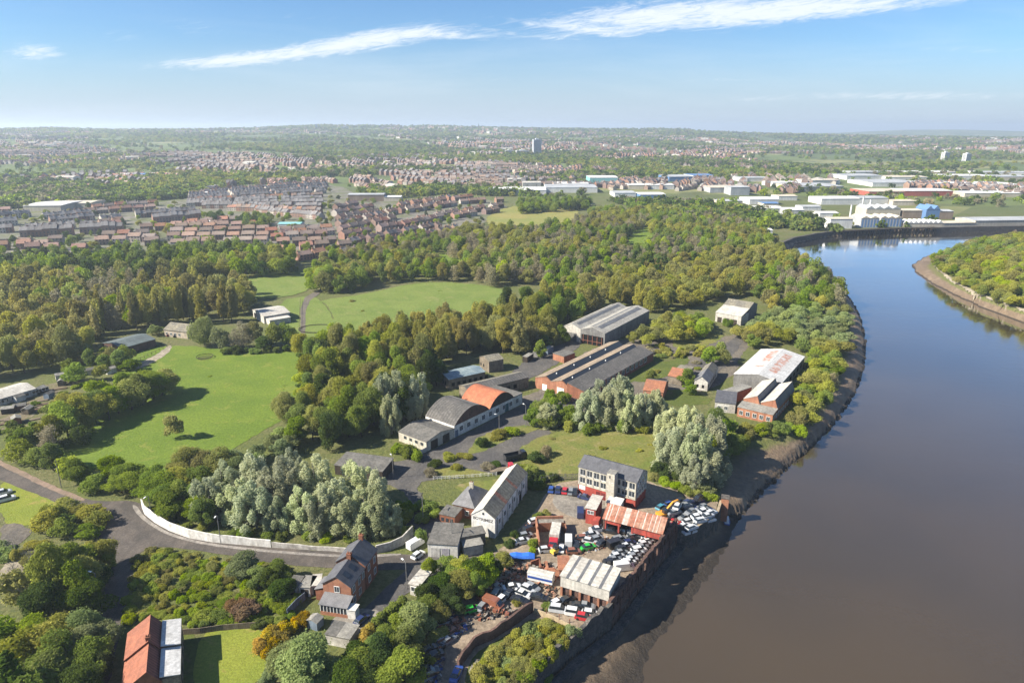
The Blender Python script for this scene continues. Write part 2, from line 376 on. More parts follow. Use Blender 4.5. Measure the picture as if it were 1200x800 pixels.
G_LAWN = grassy('lawn_grass', (.19, .21, .03), (.16, .19, .027), (.25, .21, .06), .12, 2.0)
G_ROUGH = grassy('rough_grass', (.10, .12, .025), (.075, .095, .022), (.13, .11, .05), .11)
ASPH = mat('asphalt', (.125, .105, .09), (.082, .072, .064), .16, .9, .34, .25, fine=3.0, world=True)
ASPH_D = mat('old_asphalt', (.085, .08, .078), (.12, .11, .098), .10, .9, .3, .25, fine=1.7, world=True)
DIRT = mat('yard_dirt', (.31, .245, .18), (.235, .185, .135), .11, .95, .3, .15, fine=1.3, world=True, bump=.3)
CONC = mat('concrete_slab', (.27, .245, .21), (.20, .18, .155), .25, .9, .3, .2, fine=1.2, world=True)
SAND = mat('pale_shingle', (.38, .33, .25), (.28, .24, .18), .3, .95, .3, .15, fine=1.2, world=True)
PLOT = grassy('plot_ground', (.16, .13, .085), (.10, .105, .035), (.21, .18, .13), .16)
GRIT = mat('cinder_ground', (.13, .115, .10), (.18, .155, .12), .09, .95, .35, .15, fine=1.3, world=True, bump=.3)

sheet('meadow', [(148, 424), (172, 408), (215, 404), (262, 410), (340, 411), (372, 410), (372, 450), (352, 478), (330, 492), (296, 512), (262, 534), (245, 550), (205, 558), (160, 556), (110, 548), (70, 548), (60, 530), (90, 500), (120, 470)], G_BRIGHT, .06, 'bright green meadow between the woods')
sheet('hill_meadow', [(292, 322), (330, 316), (364, 318), (368, 332), (355, 345), (300, 352), (285, 345)], G_PALE, .25)
sheet('long_meadow', [(372, 352), (430, 345), (480, 332), (540, 331), (592, 338), (596, 356), (560, 378), (500, 390), (440, 396), (404, 398), (392, 376), (385, 358)], G_PALE, .2)
sheet('paddock', [(325, 352), (366, 346), (380, 356), (390, 372), (402, 396), (396, 408), (345, 408), (330, 385)], G_PALE, .12)
sheet('hay_field', [(562, 262), (588, 243), (640, 240), (676, 243), (680, 256), (662, 266), (600, 268)], G_HAY, .6, amp=2)
sheet('clearing', [(505, 300), (545, 294), (578, 297), (560, 310), (520, 318), (508, 312)], G_BRIGHT, .4)
sheet('glade', [(730, 276), (760, 262), (775, 266), (760, 284), (735, 288)], G_BRIGHT, .5)
sheet('waste_grass', [(638, 508), (700, 500), (772, 502), (782, 530), (772, 556), (700, 552), (640, 558), (618, 552), (600, 530)], G_DRY, .06, 'dry yellow green grass on the vacant lot')
sheet('verge', [(0, 556), (55, 572), (80, 590), (60, 612), (30, 616), (0, 612)], G_LAWN, .05)
sheet('road', [(-60, 520), (0, 542), (62, 572), (100, 587), (165, 586), (172, 604), (196, 618), (240, 631), (310, 640), (400, 647), (498, 650), (600, 648), (600, 664), (500, 668), (420, 668), (340, 662), (262, 650), (215, 642), (178, 640), (160, 650), (154, 680), (140, 740), (128, 810), (100, 810), (112, 740), (122, 690), (122, 655), (108, 632), (128, 612), (92, 600), (50, 582), (0, 562), (-60, 540)], ASPH, .06, 'tarmac road curving round the white wall', amp=.25)
sheet('lane', [(498, 652), (560, 652), (535, 664), (480, 690), (450, 724), (425, 740), (405, 735), (440, 700), (470, 672)], ASPH_D, .08, amp=.2)
sheet('works_road', [(400, 545), (440, 540), (470, 541), (500, 531), (560, 500), (613, 473.5), (640, 468), (670, 464), (692, 466), (640, 492), (615, 502), (590, 518), (560, 536), (520, 560), (485, 566), (500, 590), (520, 600), (512, 622), (490, 640), (470, 610), (482, 580), (450, 565), (400, 560)], ASPH_D, .07, amp=.3)
sheet('forecourt', [(548, 538), (590, 508), (640, 502), (648, 508), (618, 524), (600, 545), (575, 556), (540, 560), (500, 560), (520, 548)], ASPH_D, .05, amp=.3)
sheet('works_yard', [(600, 470), (640, 455), (700, 400), (790, 395), (850, 398), (880, 378), (898, 372), (905, 380), (870, 410), (860, 445), (790, 470), (700, 480), (640, 490)], GRIT, .04, amp=.8)
sheet('side_yard', [(600, 452), (640, 436), (690, 398), (660, 400), (600, 430)], ASPH_D, .09, amp=.5)
sheet('works_track', [(815, 420), (850, 405), (880, 380), (888, 384), (862, 410), (850, 432), (815, 450)], ASPH_D, .10, amp=.5)
YARD = [(2, 104), (6.3, 109.3), (11.2, 115.2), (20.2, 123.5), (31.2, 139.5), (42.6, 155.4), (46, 154.3), (55, 163), (57.8, 169), *[tuple(P(*q)) for q in [(800, 570), (770, 568), (735, 552), (690, 560), (655, 566), (640, 578), (626, 600), (590, 640), (560, 660), (548, 690), (520, 720), (510, 745), (490, 790), (470, 850), (560, 850)]]]
sheet('yard', None, DIRT, .05, 'sandy dirt scrapyard beside the river wall', world=YARD, amp=.15, soft=0)
sheet('plot_grass', [(545, 812), (545, 790), (556, 766), (576, 754), (602, 739), (626, 722), (650, 731), (676, 744), (655, 766), (632, 790), (612, 812)], G_ROUGH, .10, amp=.1)
sheet('shaded_yard', [(700, 690), (735, 702), (722, 716), (690, 720), (700, 705)], CONC, .09, amp=.1)
sheet('concrete_pad', [(660, 568), (700, 572), (735, 590), (720, 606), (690, 612), (655, 600), (645, 585)], CONC, .09, amp=.1)
sheet('lawn', [(235, 742), (262, 738), (312, 735), (316, 770), (300, 806), (232, 812), (225, 790)], G_LAWN, .06, amp=.1)
sheet('back_garden', [(203, 742), (235, 742), (232, 812), (200, 815)], G_ROUGH, .05, amp=.1)
sheet('house_patio', [(392, 722), (416, 712), (450, 715), (440, 735), (415, 742), (385, 735)], CONC, .10, amp=.1)
sheet('farm_track', [(150, 432), (185, 415), (198, 404), (203, 407), (190, 420), (160, 434)], SAND, .10)
sheet('field_path', [(352, 400), (352, 352), (372, 340), (378, 342), (358, 356), (358, 398)], GRIT, .16, amp=.2)
sheet('allotments', [(-5, 462), (20, 456), (50, 452), (92, 442), (96, 448), (60, 464), (48, 478), (34, 492), (-5, 500)], PLOT, .05, amp=.6)
sheet('car_verge', [(0, 615), (22, 612), (40, 622), (20, 640), (0, 646)], GRIT, .06)
sheet('lane_end', [(0, 660), (30, 648), (34, 655), (12, 690), (0, 698)], SAND, .06)
sheet('spit_path', [(1092, 311), (1102, 321), (1124, 338), (1160, 355), (1200, 368), (1240, 380), (1240, 375), (1200, 363), (1162, 351), (1126, 334), (1105, 319)], SAND, .5, amp=.3)

def build_haze():
    m = bpy.data.materials.new('haze'); m.use_nodes = True; k = NT(m.node_tree)
    v = k.n('ShaderNodeVolumePrincipled', {'Color': (.74, .86, 1.0, 1), 'Density': HAZE, 'Anisotropy': 0.25})
    k.n('ShaderNodeOutputMaterial', {'Volume': v.outputs[0]})
    b = MB().box(-16500, -3200, -40, 16500, 16500, 175)
    o = b.build('haze', m); tag(o, kind='stuff', label='pale blue air that softens the distant hills')
HAZE = 1.3e-4
build_haze()

sheet('pavement', [(160, 592), (168, 604), (182, 615), (202, 626), (240, 636), (300, 643), (360, 648), (420, 651), (470, 648), (470, 651), (420, 654), (360, 651), (300, 646), (240, 639), (198, 628), (178, 617), (162, 605), (154, 592)], mat('paving', (.30, .27, .24), (.22, .20, .18), .4, .9, .3, .2, fine=2, world=True), .12, amp=.05)
sheet('roadside', [(-10, 536), (0, 539), (62, 569), (100, 584), (98, 588), (60, 575), (0, 545), (-10, 542)], mat('red_gravel', (.27, .19, .14), (.2, .15, .11), .3, .95, world=True), .09, amp=.2)
sheet('moss', [(700, 440), (735, 425), (790, 412), (812, 420), (790, 440), (740, 450)], G_ROUGH, .08, amp=1.0)
sheet('moss', [(790, 395), (840, 388), (850, 396), (820, 408), (790, 410)], G_DRY, .08, amp=1.0)
sheet('moss', [(770, 455), (812, 458), (842, 470), (800, 478), (770, 470)], G_ROUGH, .08, amp=1.0)
sheet('moss', [(560, 510), (600, 500), (640, 496), (636, 502), (600, 512), (570, 528), (545, 534)], G_DRY, .10, amp=.6)
sheet('moss', [(502, 552), (530, 546), (552, 550), (585, 556), (560, 560), (515, 560)], G_DRY, .10, amp=.5)
sheet('moss', [(540, 566), (590, 560), (600, 566), (585, 584), (560, 580), (530, 572)], G_DRY, .06, amp=.4)
sheet('bank_grass', [(905, 505), (935, 470), (950, 435), (945, 415), (960, 420), (962, 450), (945, 490), (925, 512)], G_BRIGHT, .08, amp=.6)
# ------------------------------------------------------------------ plants
def leafmat(name, a, b, trans=.52):
    m = bpy.data.materials.new(name); m.use_nodes = True; k = NT(m.node_tree)
    t = k.n('ShaderNodeAttribute', attribute_name='tone').outputs['Fac']
    r = k.n('ShaderNodeObjectInfo').outputs['Random']
    col = k.mix(t, (*a, 1), (*b, 1))
    h = k.n('ShaderNodeHueSaturation', {'Hue': k.math('ADD', .485, k.math('MULTIPLY', r, .03)), 'Saturation': k.math('ADD', .85, k.math('MULTIPLY', k.math('FRACT', k.math('MULTIPLY', r, 7.3)), .28)), 'Value': k.math('ADD', .78, k.math('MULTIPLY', k.math('FRACT', k.math('MULTIPLY', r, 3.7)), .48)), 'Color': col}).outputs[0]
    d = k.n('ShaderNodeBsdfDiffuse', {'Color': h, 'Roughness': .6}); tr = k.n('ShaderNodeBsdfTranslucent', {'Color': h})
    mx = k.n('ShaderNodeMixShader', {0: trans, 1: d.outputs[0], 2: tr.outputs[0]})
    k.n('ShaderNodeOutputMaterial', {'Surface': mx.outputs[0]})
    return m
LEAF = {
    'silver': leafmat('silver_leaf', (.40, .43, .245), (.54, .56, .355)),
    'bronze': leafmat('bronze_leaf', (.275, .255, .07), (.40, .375, .11)),
    'olive': leafmat('olive_leaf', (.27, .27, .057), (.41, .40, .095)),
    'lime': leafmat('lime_leaf', (.24, .30, .03), (.38, .45, .06)),
    'green': leafmat('green_leaf', (.18, .24, .037), (.30, .37, .057)),
    'dark': leafmat('dark_leaf', (.065, .10, .023), (.14, .19, .04)),
    'sage': leafmat('sage_leaf', (.22, .27, .095), (.35, .40, .16)),
    'yellow': leafmat('gorse_leaf', (.20, .17, .022), (.70, .50, .03)),
    'twig': leafmat('twig_leaf', (.27, .24, .145), (.40, .36, .21)),
    'rust': leafmat('rust_leaf', (.20, .12, .075), (.30, .21, .10)),
}
BARK = mat('bark', (.12, .095, .07), (.07, .055, .042), 1.5, .95, .3, .1)
PBARK = mat('pale_bark', (.30, .28, .24), (.2, .18, .15), 1.5, .95, .3, .1)
def unit(n):
    v = rng.normal(size=(n, 3)); return v / np.linalg.norm(v, axis=1, keepdims=True)
def leaves(name, lobes, n, leaf, m, up=.15, spread=.85, fuzz=.6):
    L = np.array(lobes, float); a = (L[:, 3] * L[:, 4] + L[:, 3] * L[:, 5] + L[:, 4] * L[:, 5]); pr = a / a.sum()
    li = rng.choice(len(L), int(n * 1.7), p=pr); u = unit(len(li))
    keep = (u[:, 2] > -.55) | (rng.random(len(li)) < .35); li, u = li[keep], u[keep]
    p = L[li, :3] + L[li, 3:6] * u * (rng.random((len(li), 1)) ** .5 * fuzz + 1.09 - fuzz + (rng.random((len(li), 1)) < .12) * rng.random((len(li), 1)) * .38)
    ok = np.ones(len(p), bool)
    for j in range(len(L)):
        q = (((p - L[j, :3]) / L[j, 3:6]) ** 2).sum(1); ok &= (q > .45) | (li == j)
    p, u, li = p[ok][:n], u[ok][:n], li[ok][:n]
    nn = u / L[li, 3:6] * L[li, 3:6].mean(1, keepdims=True) + rng.normal(size=p.shape) * spread + (0, 0, up)
    nn /= np.linalg.norm(nn, axis=1, keepdims=True)
    t = np.cross(nn, unit(len(p))); t /= np.linalg.norm(t, axis=1, keepdims=True); b = np.cross(nn, t)
    s = leaf * (rng.random((len(p), 1)) * .8 + .55); s2 = s * (rng.random((len(p), 1)) * .5 + .55)
    V = np.stack([p - t * s, p - b * s2 * .8 + nn * s * .12, p + t * s, p + b * s2], 1) .reshape(-1, 3) if True else None
    N = len(p); me = bpy.data.meshes.new(name)
    me.vertices.add(N * 4); me.vertices.foreach_set('co', V.ravel()); me.loops.add(N * 4); me.loops.foreach_set('vertex_index', np.arange(N * 4, dtype=np.int32))
    me.polygons.add(N); me.polygons.foreach_set('loop_start', np.arange(0, N * 4, 4, dtype=np.int32)); me.update(calc_edges=True)
    lt = rng.random(len(L)); tone = np.clip(lt[li] * .55 + rng.random(N) * .6 - .08, 0, 1)
    me.attributes.new('tone', 'FLOAT', 'FACE').data.foreach_set('value', tone.astype(np.float32))
    me.materials.append(m); return me
def lobes_round(h, w, base, n=18, seed=0):
    """an uneven broad crown of many leafy boughs"""
    g = np.random.default_rng(seed); out = []; ch = h - base; lean = g.normal(size=2) * .13; n = int(n * g.uniform(.75, 1.45))
    for i in range(n):
        u = g.normal(size=3); u /= np.linalg.norm(u); f = g.uniform(.35, .72)
        z = base + ch * (.48 + .5 * u[2] * f * 1.2); taper = 1.05 if z < base + ch * .55 else .78
        r = g.uniform(.10, .27) * w
        out.append((u[0] * w * .5 * f * taper * 1.15 + lean[0] * (z - base), u[1] * w * .5 * f * taper * 1.15 + lean[1] * (z - base), z, r, r * g.uniform(.8, 1.2), r * g.uniform(.65, 1.1)))
    return out
def lobes_tall(h, w, base, n=13, seed=0):
    """upright, many-topped crown"""
    g = np.random.default_rng(seed); out = []
    for i in range(n):
        a = g.uniform(0, 6.28); d = w * .36 * g.uniform(0, 1) ** .6; top = h * (1 - .42 * (d / (w * .36)) ** 1.5 * g.uniform(.5, 1))
        k = 5
        for j in range(k):
            f = (j + .5) / k; r = w * (.19 - .11 * f) * g.uniform(.7, 1.3)
            out.append((math.cos(a) * d * (1 - .2 * f) + g.normal() * w * .05, math.sin(a) * d * (1 - .2 * f) + g.normal() * w * .05, base + (top - base) * f, r, r, (top - base) / k * .8))
    return out
def lobes_silver(h, w, seed=0):
    g = np.random.default_rng(seed); out = []
    for i in range(52):
        a = g.uniform(0, 6.28); d = w * .42 * g.uniform(0, 1) ** .5; top = h * (1 - .5 * (d / (w * .4)) ** 2 * g.uniform(.6, 1)); r = w * g.uniform(.06, .115)
        z = g.uniform(.1, 1) ** .8 * top - r * 1.5; out.append((math.cos(a) * d, math.sin(a) * d, max(z, 1.0), r, r, r * g.uniform(1.6, 3.0)))
    return out
def lobes_bush(h, w, seed=0, n=11):
    g = np.random.default_rng(seed); out = []
    for i in range(n):
        a = g.uniform(0, 6.28); d = w * .36 * g.uniform(0, 1) ** .5; r = w * g.uniform(.14, .24)
        z = h * g.uniform(.25, .72) * (1 - .3 * d / (w * .36)); out.append((math.cos(a) * d, math.sin(a) * d, z, r, r, min(r * .95, h * .45)))
    return out
def lobes_cone(h, w, seed=0):
    g = np.random.default_rng(seed); out = []
    for i in range(34):
        f = g.uniform(0, 1) ** .8; a = g.uniform(0, 6.28); d = w * .36 * (1 - f) ; r = w * (.17 * (1 - f) + .045)
        out.append((math.cos(a) * d, math.sin(a) * d, h * (.06 + .9 * f), r, r, r * .8))
    return out
def trunk_mesh(name, h, base, lobes, m, rad, seed=0, limbs=6):
    b = MB(); g = np.random.default_rng(seed)
    b.tube([(0, 0, -.4), (g.normal() * .1, g.normal() * .1, base * .6), (g.normal() * .2, g.normal() * .2, base + (h - base) * .35), (0, 0, h * .82)], [rad * 1.25, rad, rad * .65, rad * .15])
    for q in list(lobes)[:limbs]:
        b.tube([(0, 0, base * .75), (q[0] * .5, q[1] * .5, (base * .75 + q[2]) * .52), (q[0], q[1], q[2])], [rad * .5, rad * .32, rad * .08], 5)
    bm_ = mesh_from(name, b.V, b.F, m); return bm_
def twig_mesh(name, h, w, m, seed):
    """a bare spring crown: real branches that fork three times"""
    b = MB(); g = np.random.default_rng(seed)
    def grow(p, d, L, r, lev):
        q = p + d * L; mid = (p + q) / 2 + g.normal(size=3) * L * .06
        b.tube([p, mid, q], [r, r * .8, r * .55], 4 if lev > 1 else 5)
        if lev >= 4: return
        for i in range(int(g.integers(3, 5))):
            nd = d + g.normal(size=3) * .48 + np.array((0, 0, .18)); nd /= np.linalg.norm(nd)
            grow(p + (q - p) * g.uniform(.55, 1), nd, L * g.uniform(.55, .8), r * .55, lev + 1)
    grow(np.zeros(3) - (0, 0, .3), np.array((0., 0., 1.)), h * .34, .17, 0)
    return mesh_from(name, b.V, b.F, m)
KINDS = {}       # kind -> list of (crown mesh, trunk mesh or None), nominal width, nominal height; and low-count versions for the far woods
LOW = {}
def make_kinds():
    def kind(key, lob, w, h, base, leafkey, n, leaf, bark=BARK, rad=.24, var=4, low=True, trunk=True, **kw):
        L = []; Q = []
        for v in range(var):
            lb = lob(seed=hash((key, v)) % 9973 if False else sum(map(ord, key)) * 7 + v * 13)
            L.append((leaves(key + '_crown', lb, n, leaf, LEAF[leafkey], **kw), trunk_mesh(key + '_trunk', h, base, lb[::2], bark, rad, v) if trunk else None))
            if low and v < 3: Q.append(leaves(key + '_far_crown', lb, 2300, leaf * 1.75, LEAF[leafkey], **kw))
        KINDS[key] = (L, w, h); LOW[key] = Q
    rd = lambda h, w, b, n=18: (lambda seed: lobes_round(h, w, b, n, seed))
    tl = lambda h, w, b, n=13: (lambda seed: lobes_tall(h, w, b, n, seed))
    for lk in ('olive', 'green', 'lime', 'dark', 'sage', 'bronze'):
        kind(lk, rd(12, 10, 1.8), 10, 12, 2.4, lk, 11000, .235, var=6)
    kind('silver', lambda seed: lobes_silver(15, 9, seed), 9, 15, 2, 'silver', 14000, .215, PBARK, fuzz=.85)
    kind('poplar', tl(17, 7.5, 3.0, 11), 7.5, 17, 4, 'bronze', 10500, .24)
    kind('ash', tl(15, 9, 2.5, 13), 9, 15, 3, 'twig', 6000, .2, PBARK)
    kind('willow', rd(11, 11, .6, 22), 11, 11, 1.5, 'sage', 11000, .24)
    kind('conifer', lambda seed: lobes_cone(13, 7, seed), 7, 13, 1.5, 'dark', 6500, .32, up=-.3)
    bs = lambda h, w: (lambda seed: lobes_bush(h, w, seed))
    for lk in ('olive', 'green', 'lime', 'dark', 'sage', 'yellow', 'rust', 'twig', 'silver'):
        kind('bush_' + lk, bs(3.2, 4.6), 4.6, 3.2, .4, lk, 3800 if lk != 'twig' else 2200, .155, trunk=False)
    KINDS['bare'] = ([(twig_mesh('bare_crown', 11, 8, PBARK, i), None) for i in range(3)], 8, 11)
make_kinds()
TONE = {'silver': 'silvery pale leaved', 'poplar': 'tall bronze leaved', 'ash': 'grey twiggy', 'willow': 'pale green rounded', 'conifer': 'dark pointed', 'bare': 'bare branched', 'olive': 'olive green',
        'green': 'mid green', 'lime': 'fresh lime green', 'dark': 'dark green', 'sage': 'soft sage green', 'bronze': 'brownish young leaved', 'yellow': 'yellow flowering', 'rust': 'rusty brown', 'twig': 'grey twiggy'}
NAMES = {'silver': 'silver_poplar_tree', 'poplar': 'poplar_tree', 'ash': 'ash_tree', 'willow': 'willow_tree', 'conifer': 'conifer_tree', 'bare': 'bare_tree'}
PLANTS = []      # every plant: x, y, kind, width, height, where, group
def put(kind, xy, w, h, where, group=None): PLANTS.append((float(xy[0]), float(xy[1]), kind, w, h, where, group or ('plants ' + where)))
TAKEN = []
def wood(px, mix, gap, hr, wr, where, world=None, fill=1.0, group=None):
    """plants a polygon (outline seen on the ground) with a mixture of kinds"""
    poly = np.array([P(*p) for p in px]) if world is None else world
    lo, hi = poly.min(0), poly.max(0); A = np.prod(hi - lo); n = int(A / gap ** 2 * 5) + 20
    q = rng.random((n, 2)) * (hi - lo) + lo; q = q[inpoly(q, poly)]; ks = [k for k, _ in mix]; pr = np.array([p for _, p in mix], float); pr /= pr.sum()
    cell = {}; cnt = 0
    for p in q:
        c = (int(p[0] // gap), int(p[1] // gap))
        if any((p[0] - o[0]) ** 2 + (p[1] - o[1]) ** 2 < gap * gap * .72 for i in (-1, 0, 1) for j in (-1, 0, 1) for o in cell.get((c[0] + i, c[1] + j), ())): continue
        cell.setdefault(c, []).append(p)
        if rng.random() > fill: continue
        # the kinds grow in drifts rather than evenly
        d = (math.sin(p[0] / 37 + 2.2 * math.sin(p[1] / 53)) * .5 + .5) * .65 + rng.random() * .35
        k = ks[min(int(np.searchsorted(np.cumsum(pr), d)), len(ks) - 1)]
        put(k, p, rng.uniform(*wr), rng.uniform(*hr), where, group); cnt += 1
    return cnt
def line(px, mix, gap, hr, wr, where, jit=1.0, group=None):
    pts = [P(*p) for p in px]; ks = [k for k, _ in mix]; pr = np.array([p for _, p in mix], float); pr /= pr.sum()
    for a, b in zip(pts, pts[1:]):
        L = np.hypot(*(b - a)); n = max(1, int(L / gap))
        for i in range(n):
            p = a + (b - a) * ((i + rng.random() * .5) / n) + rng.normal(size=2) * jit
            put(ks[rng.choice(len(ks), p=pr)], p, rng.uniform(*wr), rng.uniform(*hr), where, group)
# ------------------------------------------------------------------ where things grow
def one(kind, px, py, w, h, where, group=None): put(kind, P(px, py), w, h, where, group)
# silver poplars
for px, py, w, h in [(250, 604, 9, 13), (262, 590, 9, 14), (280, 608, 8, 13), (302, 618, 9, 14), (300, 588, 10, 16), (330, 600, 10, 17), (325, 620, 7, 11), (352, 619, 8, 13), (345, 578, 9, 15), (372, 590, 10, 16), (378, 622, 8, 13),
                    (398, 612, 10, 15), (405, 624, 8, 12), (420, 590, 9, 14), (428, 622, 9, 13), (448, 620, 9, 14), (440, 600, 9, 13), (458, 624, 6, 9)]:
    one('silver', px, py, w * 1.22, h * .98, 'in the clump behind the white road wall')
for px, py, w, h in [(640, 497, 7, 9), (690, 500, 8, 15), (702, 492, 9, 17), (718, 500, 9, 17), (738, 502, 9, 16), (752, 500, 8, 15), (768, 496, 8, 14), (728, 486, 9, 17)]:
    one('silver', px, py, w * 1.3, h * .95, 'between the works and the vacant lot')
for px, py, w, h in [(785, 545, 9, 15), (800, 552, 10, 18), (818, 558, 10, 19), (806, 528, 10, 18), (828, 540, 10, 17), (780, 520, 9, 14), (834, 565, 8, 12), (815, 572, 7, 12)]:
    one('silver', px, py, w * 1.2, h * .95, 'in the clump beside the mud bank')
for px, py, w, h in [(452, 492, 9, 18), (470, 490, 10, 20), (488, 487, 9, 18), (460, 508, 8, 15)]:
    one('silver', px, py, w, h, 'at the wood edge behind the barrel roofed sheds')
wood([(770, 512), (850, 508), (866, 530), (858, 548), (836, 548), (800, 515)], [('dark', 2), ('green', 2), ('sage', 1)], 5.5, (6, 11), (5, 8), 'behind the silver poplars by the mud')
wood([(650, 500), (690, 508), (760, 507), (795, 500), (785, 488), (700, 484), (645, 490)], [('bush_green', 2), ('bush_olive', 2), ('green', 1), ('bush_sage', 1)], 4.5, (3, 6), (4, 7), 'along the top of the vacant lot')
wood([(622, 500), (660, 505), (672, 488), (640, 476), (622, 486)], [('green', 1), ('lime', 1), ('bush_green', 1)], 5, (4, 7), (5, 7), 'between the forecourt and the saw tooth works')
one('bush_dark', 628, 540, 6, 4, 'by the tipper lorry'); one('bush_twig', 640, 534, 5, 4, 'by the tipper lorry'); one('bush_lime', 614, 552, 6, 3, 'behind the long white shed'); one('bush_lime', 622, 556, 5, 3, 'behind the long white shed')
wood([(610, 556), (640, 560), (655, 562), (640, 572), (622, 580)], [('bush_dark', 2), ('bush_green', 1)], 4, (2, 3.4), (3, 5), 'along the yard fence behind the long white shed')
line([(770, 560), (800, 576), (836, 588)], [('bush_lime', 2), ('bush_olive', 1)], 3.0, (2, 3.4), (3.5, 5), 'along the yard end by the scrap cars', .6)
wood([(770, 556), (800, 560), (832, 585), (842, 576), (828, 560), (795, 552)], [('bush_green', 2), ('bush_dark', 1), ('sage', 1)], 4, (2.5, 5), (4, 6), 'between the yard end and the mud bank')
# meadow edges
for i, (px, py, k, w, h) in enumerate([(60, 520, 'olive', 10, 11), (80, 512, 'lime', 11, 12), (100, 506, 'olive', 11, 12), (112, 496, 'green', 10, 11), (128, 492, 'olive', 11, 12), (140, 484, 'lime', 10, 11), (155, 480, 'olive', 11, 12), (168, 474, 'green', 10, 12),
                      (180, 468, 'lime', 11, 12), (190, 463, 'olive', 11, 11), (72, 500, 'green', 9, 10), (92, 488, 'olive', 10, 11), (120, 478, 'lime', 10, 11), (150, 466, 'green', 10, 11), (172, 458, 'lime', 9, 10), (95, 522, 'dark', 8, 7), (60, 532, 'ash', 9, 10)]):
    one(k, px, py, w, h, 'in the hedge clump across the bright meadow')
one('bronze', 204, 515, 6.5, 9, 'standing alone in the bright meadow')
wood([(10, 540), (60, 562), (100, 578), (140, 585), (178, 580), (182, 566), (140, 560), (90, 556), (50, 540), (20, 520)], [('olive', 2), ('green', 2), ('lime', 1), ('ash', .6)], 6.5, (5, 9), (6, 9), 'between the road and the bright meadow')
wood([(172, 586), (190, 606), (230, 622), (250, 615), (262, 580), (260, 558), (215, 556), (185, 565)], [('green', 2), ('olive', 1.5), ('sage', 1)], 6, (6, 9), (7, 10), 'inside the bend of the white road wall')
wood([(245, 560), (262, 545), (300, 528), (335, 512), (350, 520), (320, 545), (290, 560), (262, 572)], [('green', 1), ('sage', 2), ('olive', 1), ('dark', 1)], 6, (5, 8), (6, 8), 'along the near side of the bright meadow')
wood([(330, 500), (345, 480), (362, 455), (395, 480), (412, 510), (385, 530), (345, 520)], [('dark', 2), ('green', 1.5), ('olive', 1), ('lime', .5)], 6.5, (8, 13), (7, 10), 'at the corner of the bright meadow')
for px, py, w, h in [(408, 500, 9, 15), (425, 505, 9, 16), (438, 498, 8, 14), (418, 490, 9, 15), (398, 488, 9, 14)]: one('green', px, py, w, h, 'beside the dark wood behind the barrel roofed sheds')
one('lime', 424, 512, 7, 13, 'in front of the dark wood by the barrel roofed sheds')
line([(182, 598), (212, 614), (262, 624), (330, 630), (400, 632), (440, 632)], [('bush_green', 2), ('bush_olive', 1), ('bush_lime', 1)], 5, (1.6, 2.6), (3, 4.5), 'against the inside of the white road wall', .4)
wood([(462, 600), (480, 590), (512, 600), (514, 618), (490, 640), (470, 632)], [('bush_green', 2), ('bush_lime', 2), ('bush_olive', 1), ('green', .5)], 4, (2.5, 5), (3.5, 6), 'between the silver poplars and the hipped roof lodge')
# lower left corner
for px, py, w, h, k in [(62, 708, 9, 16, 'lime'), (84, 716, 9, 11, 'green'), (104, 694, 8, 9, 'olive'), (92, 676, 8, 9, 'green'), (116, 668, 6, 7, 'olive'), (24, 716, 8, 9, 'olive'), (108, 718, 8, 8, 'dark'), (48, 724, 8, 9, 'dark'), (120, 690, 5, 6, 'dark'), (128, 668, 4, 5, 'green')]:
    one(k, px, py, w, h, 'beside the side lane')
for px, py, w, h, k in [(20, 790, 9, 9, 'olive'), (58, 786, 10, 9, 'olive'), (40, 760, 9, 8, 'green'), (84, 792, 10, 9, 'green'), (112, 770, 9, 8, 'sage'), (106, 800, 9, 8, 'green'), (70, 815, 9, 8, 'green'), (92, 750, 8, 7, 'sage'), (5, 760, 9, 8, 'lime'), (66, 756, 8, 7, 'olive'), (120, 798, 6, 6, 'dark'), (100, 830, 9, 9, 'dark'), (48, 838, 10, 10, 'green')]:
    one(k, px, py, w, h, 'below the side lane')
one('conifer', 24, 836, 9.5, 14, 'in the corner below the side lane')
for px, py, h in [(12, 700, 10), (22, 690, 9), (36, 690, 10), (52, 678, 9), (6, 668, 9), (38, 662, 8), (18, 652, 8), (30, 720, 9)]: one('bare', px, py, h * .75, h, 'by the lane end among the thin saplings')
wood([(48, 612), (66, 596), (98, 598), (126, 612), (128, 622), (104, 634), (70, 636), (52, 626)], [('green', 2), ('olive', 2), ('bush_lime', 1), ('bush_twig', .6)], 4.6, (3.5, 6), (4.5, 7), 'on the island between the two roads')
one('bare', 114, 618, 5, 7, 'on the island between the two roads'); one('bare', 122, 612, 5, 7, 'on the island between the two roads')
wood([(0, 640), (50, 636), (95, 640), (120, 655), (112, 690), (60, 676), (30, 690), (0, 700)], [('bush_olive', 2), ('bush_sage', 1), ('bush_twig', 1.4), ('bush_green', 1)], 4.2, (1.8, 3.6), (3, 5.5), 'in the rough ground beside the side lane', fill=.75)
